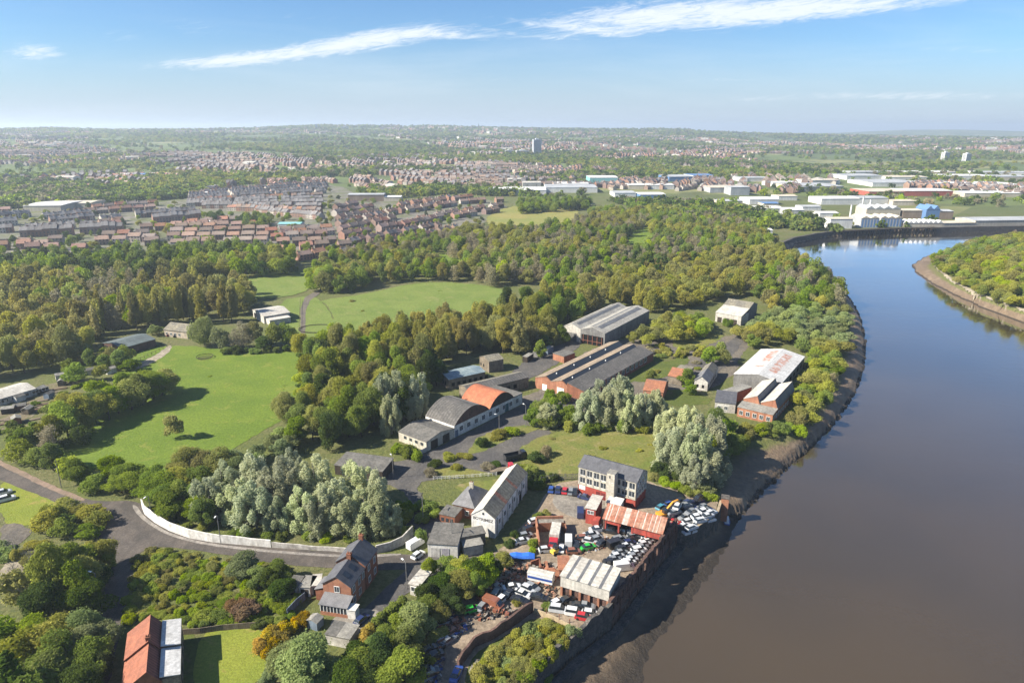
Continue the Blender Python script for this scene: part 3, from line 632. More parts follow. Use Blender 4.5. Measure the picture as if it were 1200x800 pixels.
# bramble bank
wood([(160, 652), (176, 645), (215, 648), (262, 656), (335, 667), (352, 690), (345, 720), (322, 732), (262, 734), (238, 738), (206, 735), (190, 722), (152, 728), (150, 690)], [('bush_olive', 3), ('bush_lime', 2.2), ('bush_green', 2.4), ('bush_sage', 1.3), ('bush_twig', .8)], 2.15, (1.0, 2.5), (2.4, 4.2), 'in the bramble bank below the road')
for px, py, w, h, k in [(288, 682, 8, 6, 'sage'), (300, 690, 7, 6, 'sage'), (318, 690, 6, 5.5, 'dark'), (334, 700, 6, 5, 'dark'), (326, 680, 6, 5, 'green')]: one(k, px, py, w, h, 'at the garden end of the bramble bank')
one('bush_rust', 288, 722, 8, 3.6, 'in the bramble bank below the road'); one('bush_rust', 278, 716, 6, 3, 'in the bramble bank below the road')
for px, py in [(318, 766), (330, 752), (316, 750), (340, 740), (352, 732), (326, 742), (306, 762)]: one('bush_yellow', px, py, 4.4, 3.4, 'beside the lawn by the garden sheds')
for px, py, w, h, k in [(352, 815, 11, 9, 'sage'), (345, 790, 9, 8, 'sage'), (372, 800, 8, 7, 'sage')]: one(k, px, py, w, h, 'big and round beside the lawn corner')
for px, py, w, h, k in [(318, 806, 4, 4, 'sage'), (398, 812, 8, 7, 'dark'), (420, 806, 8, 7, 'green'), (408, 790, 6, 5, 'dark'), (440, 806, 8, 8, 'dark'), (432, 785, 7, 6, 'dark'), (455, 790, 8, 8, 'dark'), (470, 808, 8, 8, 'green'), (446, 772, 6, 5, 'green'), (462, 762, 6, 6, 'green'), (478, 770, 7, 7, 'green'),
                       (492, 752, 7.5, 8, 'sage'), (498, 730, 6, 6, 'green'), (470, 744, 6, 5, 'green'), (486, 726, 5, 5, 'dark'), (480, 790, 7, 7, 'dark'), (512, 706, 6, 6, 'dark'), (500, 712, 5, 6, 'dark')]: one(k, px, py, w, h, 'on the slope below the brick house')
one('bush_yellow', 428, 752, 4, 3.4, 'by the flat garage roof below the house'); one('bush_yellow', 434, 742, 3.2, 2.8, 'by the flat garage roof below the house')
line([(446, 744), (440, 735), (455, 722), (470, 710), (482, 704)], [('bush_lime', 1)], 1.5, (1.9, 2.3), (2.0, 2.5), 'in the clipped hedge along the house drive', .12, 'clipped drive hedge')
line([(470, 724), (484, 714), (496, 706)], [('bush_dark', 1), ('bush_green', 1)], 2.2, (2.4, 3.4), (2.6, 3.4), 'between the drive hedge and the flat roofed hut', .5)
one('lime', 502, 676, 4.2, 5.4, 'beside the road end by the flat roofed hut')
for px, py, w, h, k in [(525, 690, 6, 5, 'green'), (540, 680, 6, 6, 'olive'), (556, 686, 7, 7, 'lime'), (570, 684, 6.5, 7.5, 'green'), (562, 700, 5.5, 6, 'green'), (545, 702, 6, 6, 'olive'), (528, 708, 5.5, 5.5, 'dark'), (580, 678, 4.5, 5.5, 'dark'), (536, 718, 4.5, 4.5, 'dark'), (520, 670, 5, 4, 'green'), (590, 664, 4, 4, 'olive'), (514, 732, 5, 5, 'olive'), (548, 690, 6, 7, 'dark')]:
    one(k, px, py, w, h, 'between the road end and the scrapyard')
wood([(556, 806), (560, 786), (575, 762), (610, 742), (640, 730), (664, 742), (655, 760), (635, 782), (612, 812)], [('green', .7), ('olive', .7), ('bush_green', 2.5), ('bush_lime', 1), ('bush_olive', 2.4), ('bush_sage', 1)], 2.15, (1.2, 3.3), (2.8, 4.4), 'in the walled plot beside the river wall')
line([(610, 800), (642, 776), (676, 740)], [('bush_green', 1), ('bush_sage', 1)], 3.2, (1.6, 3), (2.6, 4), 'against the ruined river wall', .6)
wood([(478, 790), (500, 760), (515, 745), (520, 760), (505, 790), (495, 815), (475, 815)], [('bush_dark', 2), ('bush_olive', 1)], 3.2, (1.6, 3), (2.6, 4), 'at the foot of the slope beside the scrap')
# works
wood([(735, 400), (800, 372), (835, 385), (822, 402), (770, 402), (742, 412)], [('green', 2), ('lime', 1), ('olive', 1.5)], 6.5, (5, 9), (6, 9), 'in the works yard by the long grey shed')
wood([(762, 408), (790, 408), (838, 408), (835, 416), (770, 420)], [('bush_lime', 2), ('bush_olive', 1)], 5, (2, 3.4), (4, 6), 'across the middle of the works yard')
for px, py, w, h, k in [(812, 442, 8, 9, 'olive'), (804, 452, 7, 8, 'green'), (832, 428, 8, 8, 'green'), (842, 424, 8, 9, 'green'), (848, 428, 6, 7, 'olive'), (822, 440, 7, 7, 'olive'), (764, 447, 6, 5, 'green'), (808, 462, 6, 6, 'green'), (852, 382, 6, 5, 'bush_green'), (866, 388, 6, 4, 'bush_olive'), (896, 382, 5, 4, 'bush_lime'), (870, 490, 7, 5, 'green'), (882, 486, 6, 5, 'green'), (768, 470, 5, 4, 'bush_lime')]:
    one(k, px, py, w, h, 'among the old works buildings')
for px, py, w, h in [(645, 468, 6, 4.5), (660, 471, 6, 5), (500, 530, 6, 4), (478, 535, 6, 5), (466, 530, 5, 4), (488, 538, 5, 4)]: one('bush_green', px, py, w, h, 'against the front of the works sheds')
for px, py, w, h, k in [(510, 548, 4, 3, 'dark'), (536, 549, 4, 2.4, 'olive'), (505, 556, 5, 2.6, 'twig'), (565, 522, 5, 3.4, 'dark'), (585, 512, 7, 3, 'olive'), (600, 508, 6, 3, 'green'), (572, 550, 5, 2.6, 'twig'), (580, 548, 4, 2.5, 'dark'), (545, 536, 5, 2, 'olive'), (525, 538, 5, 2.5, 'olive')]:
    one('bush_' + k, px, py, w, h, 'on the islands of the works road')
wood([(865, 395), (905, 372), (950, 366), (992, 368), (994, 405), (978, 440), (950, 425), (935, 405), (905, 405), (880, 408)], [('sage', 3), ('olive', 2), ('green', 1.4)], 7, (5, 8), (7, 10), 'on the river bank beyond the rust patched shed')
wood([(930, 480), (948, 450), (955, 428), (985, 436), (970, 474), (954, 500), (936, 514), (905, 514), (915, 500)], [('sage', 2), ('olive', 2), ('ash', .5), ('bush_green', 1)], 5.5, (4, 7), (5, 8), 'on the river bank beside the brick works')
wood([(850, 505), (905, 500), (926, 512), (905, 516), (866, 522)], [('bush_green', 2), ('bush_olive', 1.4), ('green', 1), ('bush_lime', 1)], 4.4, (2.5, 5), (4, 6), 'at the top of the mud bank')
# woods
W1 = 'in the wood behind the allotments'
wood([(-40, 450), (30, 440), (70, 432), (100, 418), (112, 400), (150, 384), (190, 382), (205, 372), (282, 372), (296, 362), (290, 345), (200, 338), (120, 335), (60, 332), (-60, 336)], [('olive', 2.5), ('bronze', 2), ('poplar', 2.2), ('lime', .6), ('ash', 1)], 8.2, (12, 17), (8, 11), W1)
line([(112, 392), (160, 386), (205, 376), (250, 380), (288, 374)], [('poplar', 1)], 5.0, (18, 22), (6.5, 8.5), 'in the poplar row behind the farm', 2.5)
wood([(68, 440), (110, 420), (140, 418), (160, 432), (120, 446), (80, 452)], [('green', 2), ('olive', 1), ('lime', 1)], 6.5, (5, 9), (6, 9), 'between the allotments and the bright meadow')
wood([(-60, 330), (90, 332), (340, 325), (345, 308), (300, 300), (200, 302), (100, 312), (-60, 316)], [('green', 3), ('dark', 2), ('lime', 1), ('olive', 1.4), ('ash', .5)], 8.5, (12, 17), (9, 12), 'in the tree belt below the brown roofed estate')
for px, py, w, h, k in [(240, 405, 11, 15, 'willow'), (262, 408, 9, 11, 'willow'), (285, 408, 11, 13, 'ash'), (300, 405, 9, 12, 'bronze'), (322, 405, 9, 12, 'lime'), (335, 404, 8, 11, 'green'), (310, 410, 8, 7, 'dark'), (186, 392, 8, 6, 'sage'), (344, 404, 6, 9, 'lime')]: one(k, px, py, w, h, 'beside the farm buildings')
line([(262, 414), (300, 413), (345, 411)], [('bush_dark', 1), ('bush_green', 1)], 4, (2.5, 4), (4.5, 6), 'in the hedge under the farm trees', .8)
W2 = 'in the wood between the two meadows'
wood([(366, 345), (400, 344), (440, 335), (480, 331), (545, 330), (585, 337), (640, 330), (640, 300), (575, 312), (520, 322), (500, 300), (440, 296), (372, 318)], [('olive', 2), ('green', 2), ('bronze', 1.2), ('ash', 1), ('lime', .6)], 8.2, (10, 15), (8, 11), W2)
one('lime', 376, 340, 13, 17, 'at the gate between the two meadows'); one('lime', 365, 332, 9, 12, 'at the gate between the two meadows')
W3 = 'in the wood behind the works'
wood([(356, 424), (400, 412), (440, 406), (500, 398), (545, 388), (590, 376), (640, 358), (700, 358), (765, 366), (772, 388), (762, 362), (720, 358), (655, 388), (640, 402), (600, 420), (570, 412), (540, 420), (510, 430), (470, 480), (440, 490), (400, 495), (375, 470), (358, 446)], [('bronze', 2), ('poplar', 2), ('olive', 2.4), ('green', 1.4), ('dark', 1.2)], 7.6, (12, 18), (7.5, 10.5), W3)
wood([(395, 500), (470, 500), (500, 470), (520, 440), (505, 432), (440, 490)], [('dark', 3), ('green', 1), ('olive', 1)], 7, (10, 15), (7, 10), 'on the dark side of the wood above the sheds')
wood([(600, 425), (640, 405), (655, 398), (665, 404), (640, 418), (612, 430)], [('green', 1), ('olive', 1), ('dark', 1)], 6.5, (6, 10), (6, 9), 'between the long grey shed and the wood')
W4 = 'in the wood above the river bend'
wood([(640, 338), (700, 350), (768, 366), (800, 366), (838, 352), (880, 345), (900, 365), (985, 368), (985, 352), (965, 330), (935, 312), (905, 298), (880, 288), (830, 276), (800, 284), (762, 296), (730, 300), (690, 290), (640, 300)], [('olive', 3), ('bronze', 1.2), ('green', 2), ('ash', 1.2), ('lime', .6), ('dark', .8)], 8.2, (9, 14), (8, 11), W4)
for px, py in [(742, 322), (752, 328), (762, 322), (770, 330), (778, 324)]: one('conifer', px, py, 9, 17, 'in the dark stand above the river bend')
wood([(935, 330), (985, 352), (985, 342), (958, 322), (935, 316)], [('ash', 2), ('twig', 0)] if False else [('ash', 1)], 7, (8, 11), (7, 9), 'at the water edge of the river bend wood')
wood([(560, 310), (640, 300), (690, 288), (735, 296), (730, 284), (760, 262), (680, 262), (665, 268), (600, 272), (540, 275), (480, 285), (440, 294), (500, 296)], [('olive', 2), ('ash', 2), ('green', 1.4), ('lime', .8), ('bronze', 1)], 9, (9, 14), (8, 11), 'in the wood below the yellow field')
wood([(760, 262), (770, 292), (800, 282), (830, 274), (880, 286), (905, 292), (905, 282), (880, 270), (860, 258), (800, 250), (690, 250), (690, 262)], [('olive', 2), ('green', 2), ('ash', 1), ('lime', .6)], 9, (9, 13), (8, 11), 'in the wood beyond the glade')
wood([(604, 246), (610, 252), (690, 246), (690, 238), (620, 238)], [('green', 2), ('dark', 1)], 9, (10, 14), (9, 12), 'at the head of the yellow field')
wood([], [('lime', 2), ('olive', 3), ('green', 2), ('sage', 1), ('bronze', 1)], 6.5, (5, 9), (6.5, 9), 'on the wooded point across the river', world=SPITL)

wood([(690, 432), (740, 408), (800, 400), (850, 402), (842, 425), (800, 440), (770, 470), (705, 472)], [('bush_olive', 2), ('bush_lime', 1.4), ('bush_twig', .8), ('bush_green', 1)], 6, (.8, 2.6), (2, 4.5), 'self sown across the old works yard', fill=.5)
wood([(885, 410), (925, 412), (948, 425), (940, 452), (925, 480), (905, 500), (912, 470), (935, 440), (930, 418)], [('bush_lime', 2), ('bush_olive', 1.4), ('bush_green', 1)], 4.5, (1, 2.6), (2.5, 4.5), 'on the grass between the works and the river bank', fill=.7)
wood([(150, 430), (200, 412), (340, 414), (345, 470), (300, 505), (245, 545), (160, 545), (100, 540)], [('bush_green', 1)], 16, (.3, .6), (1.2, 2.4), 'in tufts on the bright meadow', fill=.35)
wood([(645, 512), (765, 508), (770, 545), (650, 548)], [('bush_olive', 2), ('bush_lime', 1)], 6, (.4, 1.1), (1.4, 3), 'in tufts on the vacant lot', fill=.5)
wood([(385, 356), (480, 338), (590, 340), (595, 360), (440, 392), (402, 394)], [('bush_olive', 2), ('bush_green', 1)], 20, (.6, 2), (2, 4.5), 'dotted over the long pale meadow', fill=.4)
wood([(350, 420), (400, 402), (500, 392), (560, 380), (600, 366), (600, 372), (500, 402), (400, 416)], [('bush_olive', 1), ('bush_green', 1), ('olive', 1), ('lime', .6)], 6, (2, 6), (3.5, 7), 'along the ragged edge of the long pale meadow', fill=.8)
# ------------------------------------------------------------------ set the plants out
def scatter(name, rows, label, low=True):
    """one object for a mass of plants or far houses nobody could count: points that carry a copy each"""
    col = bpy.data.collections.new(name + '_kinds'); idx = {}; n = 0
    for key, meshes in rows['kinds'].items():
        idx[key] = []
        for me in meshes:
            o = bpy.data.objects.new('%s_%04d' % (name, n), me); col.objects.link(o); idx[key].append(n); n += 1
    pts, sc, rot, ii = rows['pts'], rows['scale'], rows['rot'], [idx[k][int(rng.integers(len(idx[k])))] for k in rows['key']]
    me = bpy.data.meshes.new(name); N = len(pts); me.vertices.add(N); me.vertices.foreach_set('co', np.asarray(pts, float).ravel())
    me.attributes.new('size', 'FLOAT_VECTOR', 'POINT').data.foreach_set('vector', np.asarray(sc, np.float32).ravel())
    me.attributes.new('turn', 'FLOAT_VECTOR', 'POINT').data.foreach_set('vector', np.column_stack([np.zeros(N), np.zeros(N), rot]).astype(np.float32).ravel())
    me.attributes.new('pick', 'INT', 'POINT').data.foreach_set('value', np.asarray(ii, np.int32))
    ng = bpy.data.node_groups.new(name, 'GeometryNodeTree')
    ng.interface.new_socket('Geometry', in_out='INPUT', socket_type='NodeSocketGeometry'); ng.interface.new_socket('Geometry', in_out='OUTPUT', socket_type='NodeSocketGeometry')
    N_ = ng.nodes; gi = N_.new('NodeGroupInput'); go = N_.new('NodeGroupOutput'); ip = N_.new('GeometryNodeInstanceOnPoints'); ci = N_.new('GeometryNodeCollectionInfo')
    ci.inputs['Collection'].default_value = col; ci.inputs['Separate Children'].default_value = True; ci.inputs['Reset Children'].default_value = True
    def att(nm, ty):
        a = N_.new('GeometryNodeInputNamedAttribute'); a.data_type = ty; a.inputs['Name'].default_value = nm; return a.outputs['Attribute']
    l = ng.links.new; l(gi.outputs[0], ip.inputs['Points']); l(ci.outputs[0], ip.inputs['Instance']); ip.inputs['Pick Instance'].default_value = True
    l(att('pick', 'INT'), ip.inputs['Instance Index']); l(att('size', 'FLOAT_VECTOR'), ip.inputs['Scale']); l(att('turn', 'FLOAT_VECTOR'), ip.inputs['Rotation']); l(ip.outputs[0], go.inputs[0])
    o = link(name, me); mo = o.modifiers.new('scatter', 'NODES'); mo.node_group = ng
    return tag(o, label, kind='stuff')
ESTATE_PX = [(-80, 312), (20, 305), (100, 306), (200, 296), (330, 292), (400, 300), (440, 296), (520, 275), (590, 262), (600, 238), (545, 226), (440, 234), (395, 212), (290, 216), (220, 232), (100, 240), (-80, 250)]
NOFAR = [np.array([P(*p) for p in ESTATE_PX]), np.array([P(*p) for p in [(480, 300), (560, 230), (700, 230), (780, 258), (740, 300)]])]
THIN = [np.array([P(*p) for p in l]) for l in ([(920, 234), (1215, 233), (1215, 207), (930, 207)], [(780, 238), (1060, 262), (1060, 240), (780, 205)], [(640, 236), (780, 236), (780, 208), (600, 220)])]
def grow():
    pts = np.array([(p[0], p[1]) for p in PLANTS]); z = hz(pts[:, 0], pts[:, 1]); d = np.hypot(pts[:, 0], pts[:, 1])
    ok = np.ones(len(PLANTS), bool)
    for poly in CLEAR: ok &= ~inpoly(pts, poly)
    size = np.array([p[3] * p[4] for p in PLANTS]) / d ** 2
    trees, shrubs, rest = [], [], []
    for i in np.argsort(-size):
        if not ok[i]: continue
        p = PLANTS[i]; x = p[0] / max(p[1], 1)
        sh = p[2].startswith('bush_'); inframe = abs(x) < .86
        if 'clipped' in p[6]: rest_hedge.append(i); continue
        if sh and len(shrubs) < 290 and inframe: shrubs.append(i)
        elif not sh and len(trees) < 300 and inframe: trees.append(i)
        else: rest.append(i)
    hp = [PLANTS[i] for i in rest_hedge]
    if hp:
        o = link('hedge', leaves('hedge', [(q[0] - hp[0][0], q[1] - hp[0][1], zz, .95, .95, .85) for q in hp for zz in (.7, 1.25)], 7000, .2, LEAF['lime'], fuzz=.35)); o.location = (hp[0][0], hp[0][1], 0); tag(o, 'long clipped bright green hedge curving along the house drive', 'hedge')
    for i in trees + shrubs:
        x, y, kind, w, h, where, grp = PLANTS[i]; L, w0, h0 = KINDS[kind]; cr, tr = L[int(rng.integers(len(L)))]
        sh = kind.startswith('bush_'); base = kind.replace('bush_', ''); nm = 'shrub' if sh else NAMES.get(kind, 'broadleaf_tree')
        sx, sy, sz = w / w0 * rng.uniform(.82, 1.2), w / w0 * rng.uniform(.82, 1.2), h / h0; rz = rng.uniform(0, 6.28)
        big = '' if sh else (' tall' if h > 13 else (' small' if h < 6.5 else ''))
        label = TONE[base] + big.replace(' tall', '' if 'tall' in TONE[base] else ' tall') + (' shrub ' if sh else ' tree ') + where
        if tr is None:
            o = link(nm, cr); o.location = (x, y, z[i] - .1)
        else:
            o = thing(nm, None, None); link('crown', cr, o); link('trunk', tr, o); o.location = (x, y, z[i])
        o.rotation_euler = (rng.normal() * .05, rng.normal() * .05, rz); o.scale = (sx, sy, sz); tag(o, label, 'shrub' if sh else 'tree', grp)
    rows = dict(kinds={}, pts=[], scale=[], rot=[], key=[])
    und = dict(kinds={}, pts=[], scale=[], rot=[], key=[])
    for i in rest:
        x, y, kind, w, h, where, grp = PLANTS[i]
        if kind == 'bare': continue
        _, w0, h0 = KINDS[kind]; r_ = und if kind.startswith('bush_') else rows
        r_['kinds'].setdefault(kind, LOW[kind] if d[i] > 260 else LOW[kind]); r_['pts'].append((x, y, z[i] - .2)); r_['scale'].append((w / w0, w / w0, h / h0)); r_['rot'].append(rng.uniform(0, 6.28)); r_['key'].append(kind)
    # trees of the far suburbs and hills
    far_trees(rows)
    scatter('woodland', rows, 'mixed spring woodland reading as one mass out to the hills')
    if und['pts']: scatter('undergrowth', und, 'low bushes and brambles between the trees')
    print('plants', len(PLANTS), 'trees', len(trees), 'shrubs', len(shrubs), 'rest', len(rest), 'woodland', len(rows['pts']))
rest_hedge = []
FARK = {}
def far_trees(rows):
    for k in ('olive', 'green', 'dark', 'ash', 'lime', 'sage'):
        lb = lobes_round(11, 12, .3, 12, len(k)); FARK['far_' + k] = [leaves('far_' + k, lb, 130, 1.5, LEAF[{'ash': 'twig'}.get(k, k)]), leaves('far_' + k, lobes_round(9, 13, .2, 12, len(k) + 5), 130, 1.5, LEAF[{'ash': 'twig'}.get(k, k)])]
    rows['kinds'].update(FARK)
    n = 120000
    px = rng.uniform(-60, 1260, n); r = np.exp(rng.uniform(math.log(760), math.log(7200), n) ); a = np.arctan((px - 600) / 838); x = r * np.sin(a); y = r * np.cos(a)
    nz = np.sin(x / 90 + 1.7 * np.sin(y / 140)) * .5 + np.sin(y / 70 + 1.3 * np.sin(x / 120)) * .5 + .6 * np.sin(x / 330 + y / 270)
    keep = nz + rng.normal(size=n) * .42 > .18 - np.clip((r - 3000) / 5000, 0, .5)
    q = np.stack([x, y], 1); keep &= inpoly(q, LAND)
    for poly in NOFAR: keep &= ~inpoly(q, poly)
    keep &= ((np.floor(x / 210 + 31 * np.sin(np.floor(y / 260))) * 7.13 + np.floor(y / 260) * 3.71) % 1 > .17) | (rng.random(n) < .06) | (r > 5200)
    for poly in THIN: keep &= ~(inpoly(q, poly) & (rng.random(n) < .8))
    x, y, r = x[keep], y[keep], r[keep]; z = hz(x, y)
    ks = np.array(['far_olive', 'far_green', 'far_dark', 'far_ash', 'far_lime', 'far_sage']); dr = (np.sin(x / 210 + y / 170) * .5 + .5) * .45 + rng.random(len(x)) * .55
    kk = ks[np.searchsorted([.24, .52, .72, .84, .92], dr)]
    for i in range(len(x)):
        s = rng.uniform(.6, 1.25) * (1 + max(0, r[i] - 2500) / 6000)
        rows['pts'].append((x[i], y[i], z[i] - .3)); rows['scale'].append((s, s, s * rng.uniform(.75, 1.1))); rows['rot'].append(rng.uniform(0, 6.28)); rows['key'].append(kk[i])
# ------------------------------------------------------------------ buildings
BRICK = mat('red_brick', (.30, .125, .075), (.22, .095, .06), .9, .9, .3, .15, fine=9, stripe=(2, .30, .12))
BRICK_O = mat('orange_brick', (.42, .20, .12), (.33, .15, .095), .5, .9, .3, .15, fine=7, stripe=(2, .34, .10))
BRICK_D = mat('old_dark_brick', (.11, .072, .06), (.17, .10, .08), .35, .92, .4, .15, fine=3, bump=.4)
REDPAINT = mat('red_painted_brick', (.40, .075, .055), (.30, .065, .05), .5, .85, .25, .2, fine=5)
SLATE = mat('slate', (.115, .115, .125), (.085, .085, .095), .8, .7, .3, .35, fine=7)
SLATE_P = mat('pale_slate', (.20, .195, .20), (.15, .15, .155), .4, .75, .3, .35, fine=5)
TILE_R = mat('terracotta_tile', (.36, .14, .085), (.28, .115, .075), .35, .85, .25, .2, fine=4, stripe=(1, .38, .15))
TILE_RD = mat('terracotta_tile_rolls', (.30, .105, .075), (.22, .085, .065), .3, .85, .25, .2, stripe=(1, .7, .3))
TILE_O = mat('orange_tile', (.36, .155, .085), (.28, .125, .08), .4, .85, .3, .2, fine=4)
ASB = mat('grey_sheeting', (.34, .32, .285), (.27, .25, .225), .25, .85, .3, .2, fine=1.6, stripe=(1, 1.1, .12))
ASB_X = mat('grey_sheeting_down', (.43, .41, .36), (.33, .31, .275), .22, .85, .3, .2, fine=1.6, stripe=(0, .9, .10))
ASB_D = mat('dark_sheeting', (.15, .14, .13), (.11, .105, .10), .2, .85, .35, .2, fine=1.5, stripe=(1, 1.2, .2))
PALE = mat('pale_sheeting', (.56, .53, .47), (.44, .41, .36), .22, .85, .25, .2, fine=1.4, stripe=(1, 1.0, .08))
LICHEN_SHADE = mat('lichen_shade_sheeting', (.29, .26, .195), (.20, .185, .155), .22, .9, .35, .15, fine=1.3, stripe=(1, 1.1, .14))  # lichened sheeting; also stands in for shade on the long white shed
ROOFL = mat('rooflight', (.17, .17, .17), (.12, .12, .125), .4, .5, .3, .5)
RUSTY = mat('rusty_sheeting', (.33, .125, .075), (.40, .24, .17), .35, .8, .3, .3, fine=2.0, stripe=(0, .8, .18))
RUSTR = mat('rust_red_sheeting', (.48, .17, .085), (.38, .125, .065), .25, .8, .25, .3, fine=2.0, stripe=(1, .8, .12))
ZINC = mat('white_sheeting', (.60, .59, .57), (.48, .47, .45), .3, .7, .25, .35, fine=1.6, stripe=(0, .9, .06))
FELT = mat('roof_felt', (.17, .16, .145), (.125, .12, .11), .35, .95, .3, .15, fine=1.6)
FELT_P = mat('pale_roof_felt', (.30, .285, .25), (.22, .21, .19), .35, .95, .3, .15, fine=1.4)
WHITE = mat('white_render', (.74, .72, .68), (.60, .575, .53), .35, .9, .2, .2, fine=1.3)
WHITE_D = mat('stained_white_render', (.60, .57, .52), (.42, .39, .35), .28, .9, .35, .2, fine=1.0)
CREAM = mat('concrete_frame', (.56, .52, .43), (.42, .385, .32), .4, .9, .3, .2, fine=1.6)
GREYW = mat('grey_cladding', (.23, .225, .215), (.17, .165, .16), .25, .85, .3, .2, fine=1.5, stripe=(1, 1.2, .15))
STONE = mat('rubble_stone', (.27, .225, .17), (.18, .15, .115), .8, .95, .4, .1, fine=3, bump=.6)
QSTONE = mat('river_wall_stone', (.14, .125, .11), (.085, .08, .075), .5, .95, .45, .1, fine=2.4, bump=.8)
GLASS = plain('window_glass', (.035, .042, .05), .12, 0, .6)
DARKIN = plain('dark_opening', (.012, .012, .012), .9, 0, .1)
FRAMEW = plain('white_frame', (.72, .72, .70), .5)
WOOD = mat('weathered_wood', (.26, .21, .15), (.18, .145, .105), 1.2, .9, .3, .15, fine=6, stripe=(0, .35, .2))
BLUEF = mat('blue_grey_boards', (.20, .25, .31), (.16, .20, .26), 1.0, .8, .25, .2, stripe=(0, .3, .2))
TIMBER = mat('dark_timber', (.075, .06, .048), (.05, .042, .035), .7, .95, .35, .1)

def site(p0, p1, p2, z=0.0):
    """footprint from three roof corners seen at height z: place, turn, width, depth"""
    A, B, D = (P0(*q, z) for q in (p0, p1, p2)); u = (B - A) / np.hypot(*(B - A)); n = np.array([-u[1], u[0]])
    return (A[0], A[1], 0.0), math.atan2(u[1], u[0]), float(np.hypot(*(B - A))), float((D - B) @ n)
def site_long(p0, p1, p2, z=0.0):
    """the same, but turned to the long side p1 - p2"""
    A, B, D = (P0(*q, z) for q in (p0, p1, p2)); l = float(np.hypot(*(D - B))); v = (D - B) / l; u = np.array([v[1], -v[0]]); w = float((B - A) @ u); o = B - u * w
    return (o[0], o[1], 0.0), math.atan2(u[1], u[0]), w, l
def walls(t, w, l, e, r=None, ax=1, m=BRICK, name='wall', x0=0, y0=0, lo=-.3, apex=.5):
    """the masonry with its gables; ax=1: ridge along the depth, ax=0: along the width"""
    b = MB()
    if r is None: b.box(x0, y0, lo, x0 + w, y0 + l, e)
    elif ax == 1: b.prism([(x0, lo), (x0 + w, lo), (x0 + w, e), (x0 + w * apex, r), (x0, e)], y0, y0 + l, 1)
    else: b.prism([(y0, lo), (y0 + l, lo), (y0 + l, e), (y0 + l * apex, r), (y0, e)], x0, x0 + w, 0)
    return b.build(name, m, t)
def gable_roof(t, w, l, e, r, ax=1, m=SLATE, over=.25, x0=0, y0=0, th=.14, apex=.5, m2=None, name='roof', bands=None, bandm=None):
    """two pitches of real thickness; bands: strips of another sheet, (side, from, to) in shares of the ridge"""
    b = MB(); g = .03; B = (w if ax == 1 else l); Lg = (l if ax == 1 else w); k0 = (r - e) / max(B * apex, .01); k1 = (r - e) / max(B * (1 - apex), .01)
    def pt(s, t_, z): return (x0 + s, y0 + t_, z) if ax == 1 else (x0 + t_, y0 + s, z)
    for side, a, b_, kk in ((0, -over, B * apex, k0), (1, B * apex, B + over, k1)):
        za = (e - over * k0 if side == 0 else r) + g + th; zb = (r if side == 0 else e - over * k1) + g + th
        cuts = [(0.0, 1.0, 0 if side == 0 or not m2 else 1)]
        for s_, f0, f1 in bands or ():
            if s_ == side:
                new = []
                for c0, c1, mi in cuts:
                    if f0 > c0 and f1 < c1: new += [(c0, f0, mi), (f0, f1, 2), (f1, c1, mi)]
                    else: new.append((c0, c1, mi))
                cuts = new
        for c0, c1, mi in cuts:
            t0 = -over + (Lg + 2 * over) * c0; t1 = -over + (Lg + 2 * over) * c1
            q = [pt(a, t0, za), pt(b_, t0, zb), pt(b_, t1, zb), pt(a, t1, za)]
            low = [(v[0], v[1], v[2] - th) for v in q]; b.hexa(low, q, mi)
    return b.build(name, [m, m2 or m, bandm or ROOFL], t)
def flat_roof(t, w, l, z, m=FELT, x0=0, y0=0, th=.25, over=.15, tilt=0.0, name='roof'):
    b = MB(); a, c, d, e = x0 - over, y0 - over, x0 + w + over, y0 + l + over
    b.hexa([(a, c, z), (d, c, z), (d, e, z + tilt), (a, e, z + tilt)], [(a, c, z + th), (d, c, z + th), (d, e, z + th + tilt), (a, e, z + th + tilt)]); return b.build(name, m, t)
def win(t, face, s, z, w, h, wl=(0, 0), frame=FRAMEW, glass=GLASS, name='window', pr=.05, bars=2):
    """one window: frame with bars and its glass, a little proud of the wall; face f/b/l/r; wl = (width, depth) of the building"""
    W_, L_ = wl; b = MB()
    def bx(a0, a1, z0, z1, p0, p1, mi):
        if face == 'f': b.box(a0, -p1, z0, a1, -p0, z1, mi)
        elif face == 'b': b.box(a0, L_ + p0, z0, a1, L_ + p1, z1, mi)
        elif face == 'l': b.box(-p1, a0, z0, -p0, a1, z1, mi)
        else: b.box(W_ + p0, a0, z0, W_ + p1, a1, z1, mi)
    bx(s, s + w, z, z + h, .005, pr, 1)
    if frame:
        f = .08
        bx(s - f, s + w + f, z - f, z, .002, pr + .05, 0); bx(s - f, s + w + f, z + h, z + h + f, .002, pr + .05, 0); bx(s - f, s, z, z + h, .002, pr + .05, 0); bx(s + w, s + w + f, z, z + h, .002, pr + .05, 0)
        for i in range(1, bars): bx(s + w * i / bars - .03, s + w * i / bars + .03, z, z + h, pr + .003, pr + .04, 0)
    return b.build(name, [frame or glass, glass], t)
def door(t, face, s, w, h, wl, m, name='door', z=0.0): return win(t, face, s, z + .02, w, h, wl, None, m, name, .07)
def chimney(roof, x, y, z, h=1.6, w=.9, d=.6, m=BRICK, pots=2):
    b = MB().box(x - w / 2, y - d / 2, z - 1.2, x + w / 2, y + d / 2, z + h - .18).box(x - w / 2 - .06, y - d / 2 - .06, z + h - .18, x + w / 2 + .06, y + d / 2 + .06, z + h)
    c = b.build('chimney', m, roof)
    if pots:
        for i in range(pots): MB().tube([(x - w * .25 + w * .5 * i / max(pots - 1, 1), y, z + h), (x - w * .25 + w * .5 * i / max(pots - 1, 1), y, z + h + .45)], [.13, .10], 8).build('pot', TILE_O, roof)
    return c
CLEARR = []
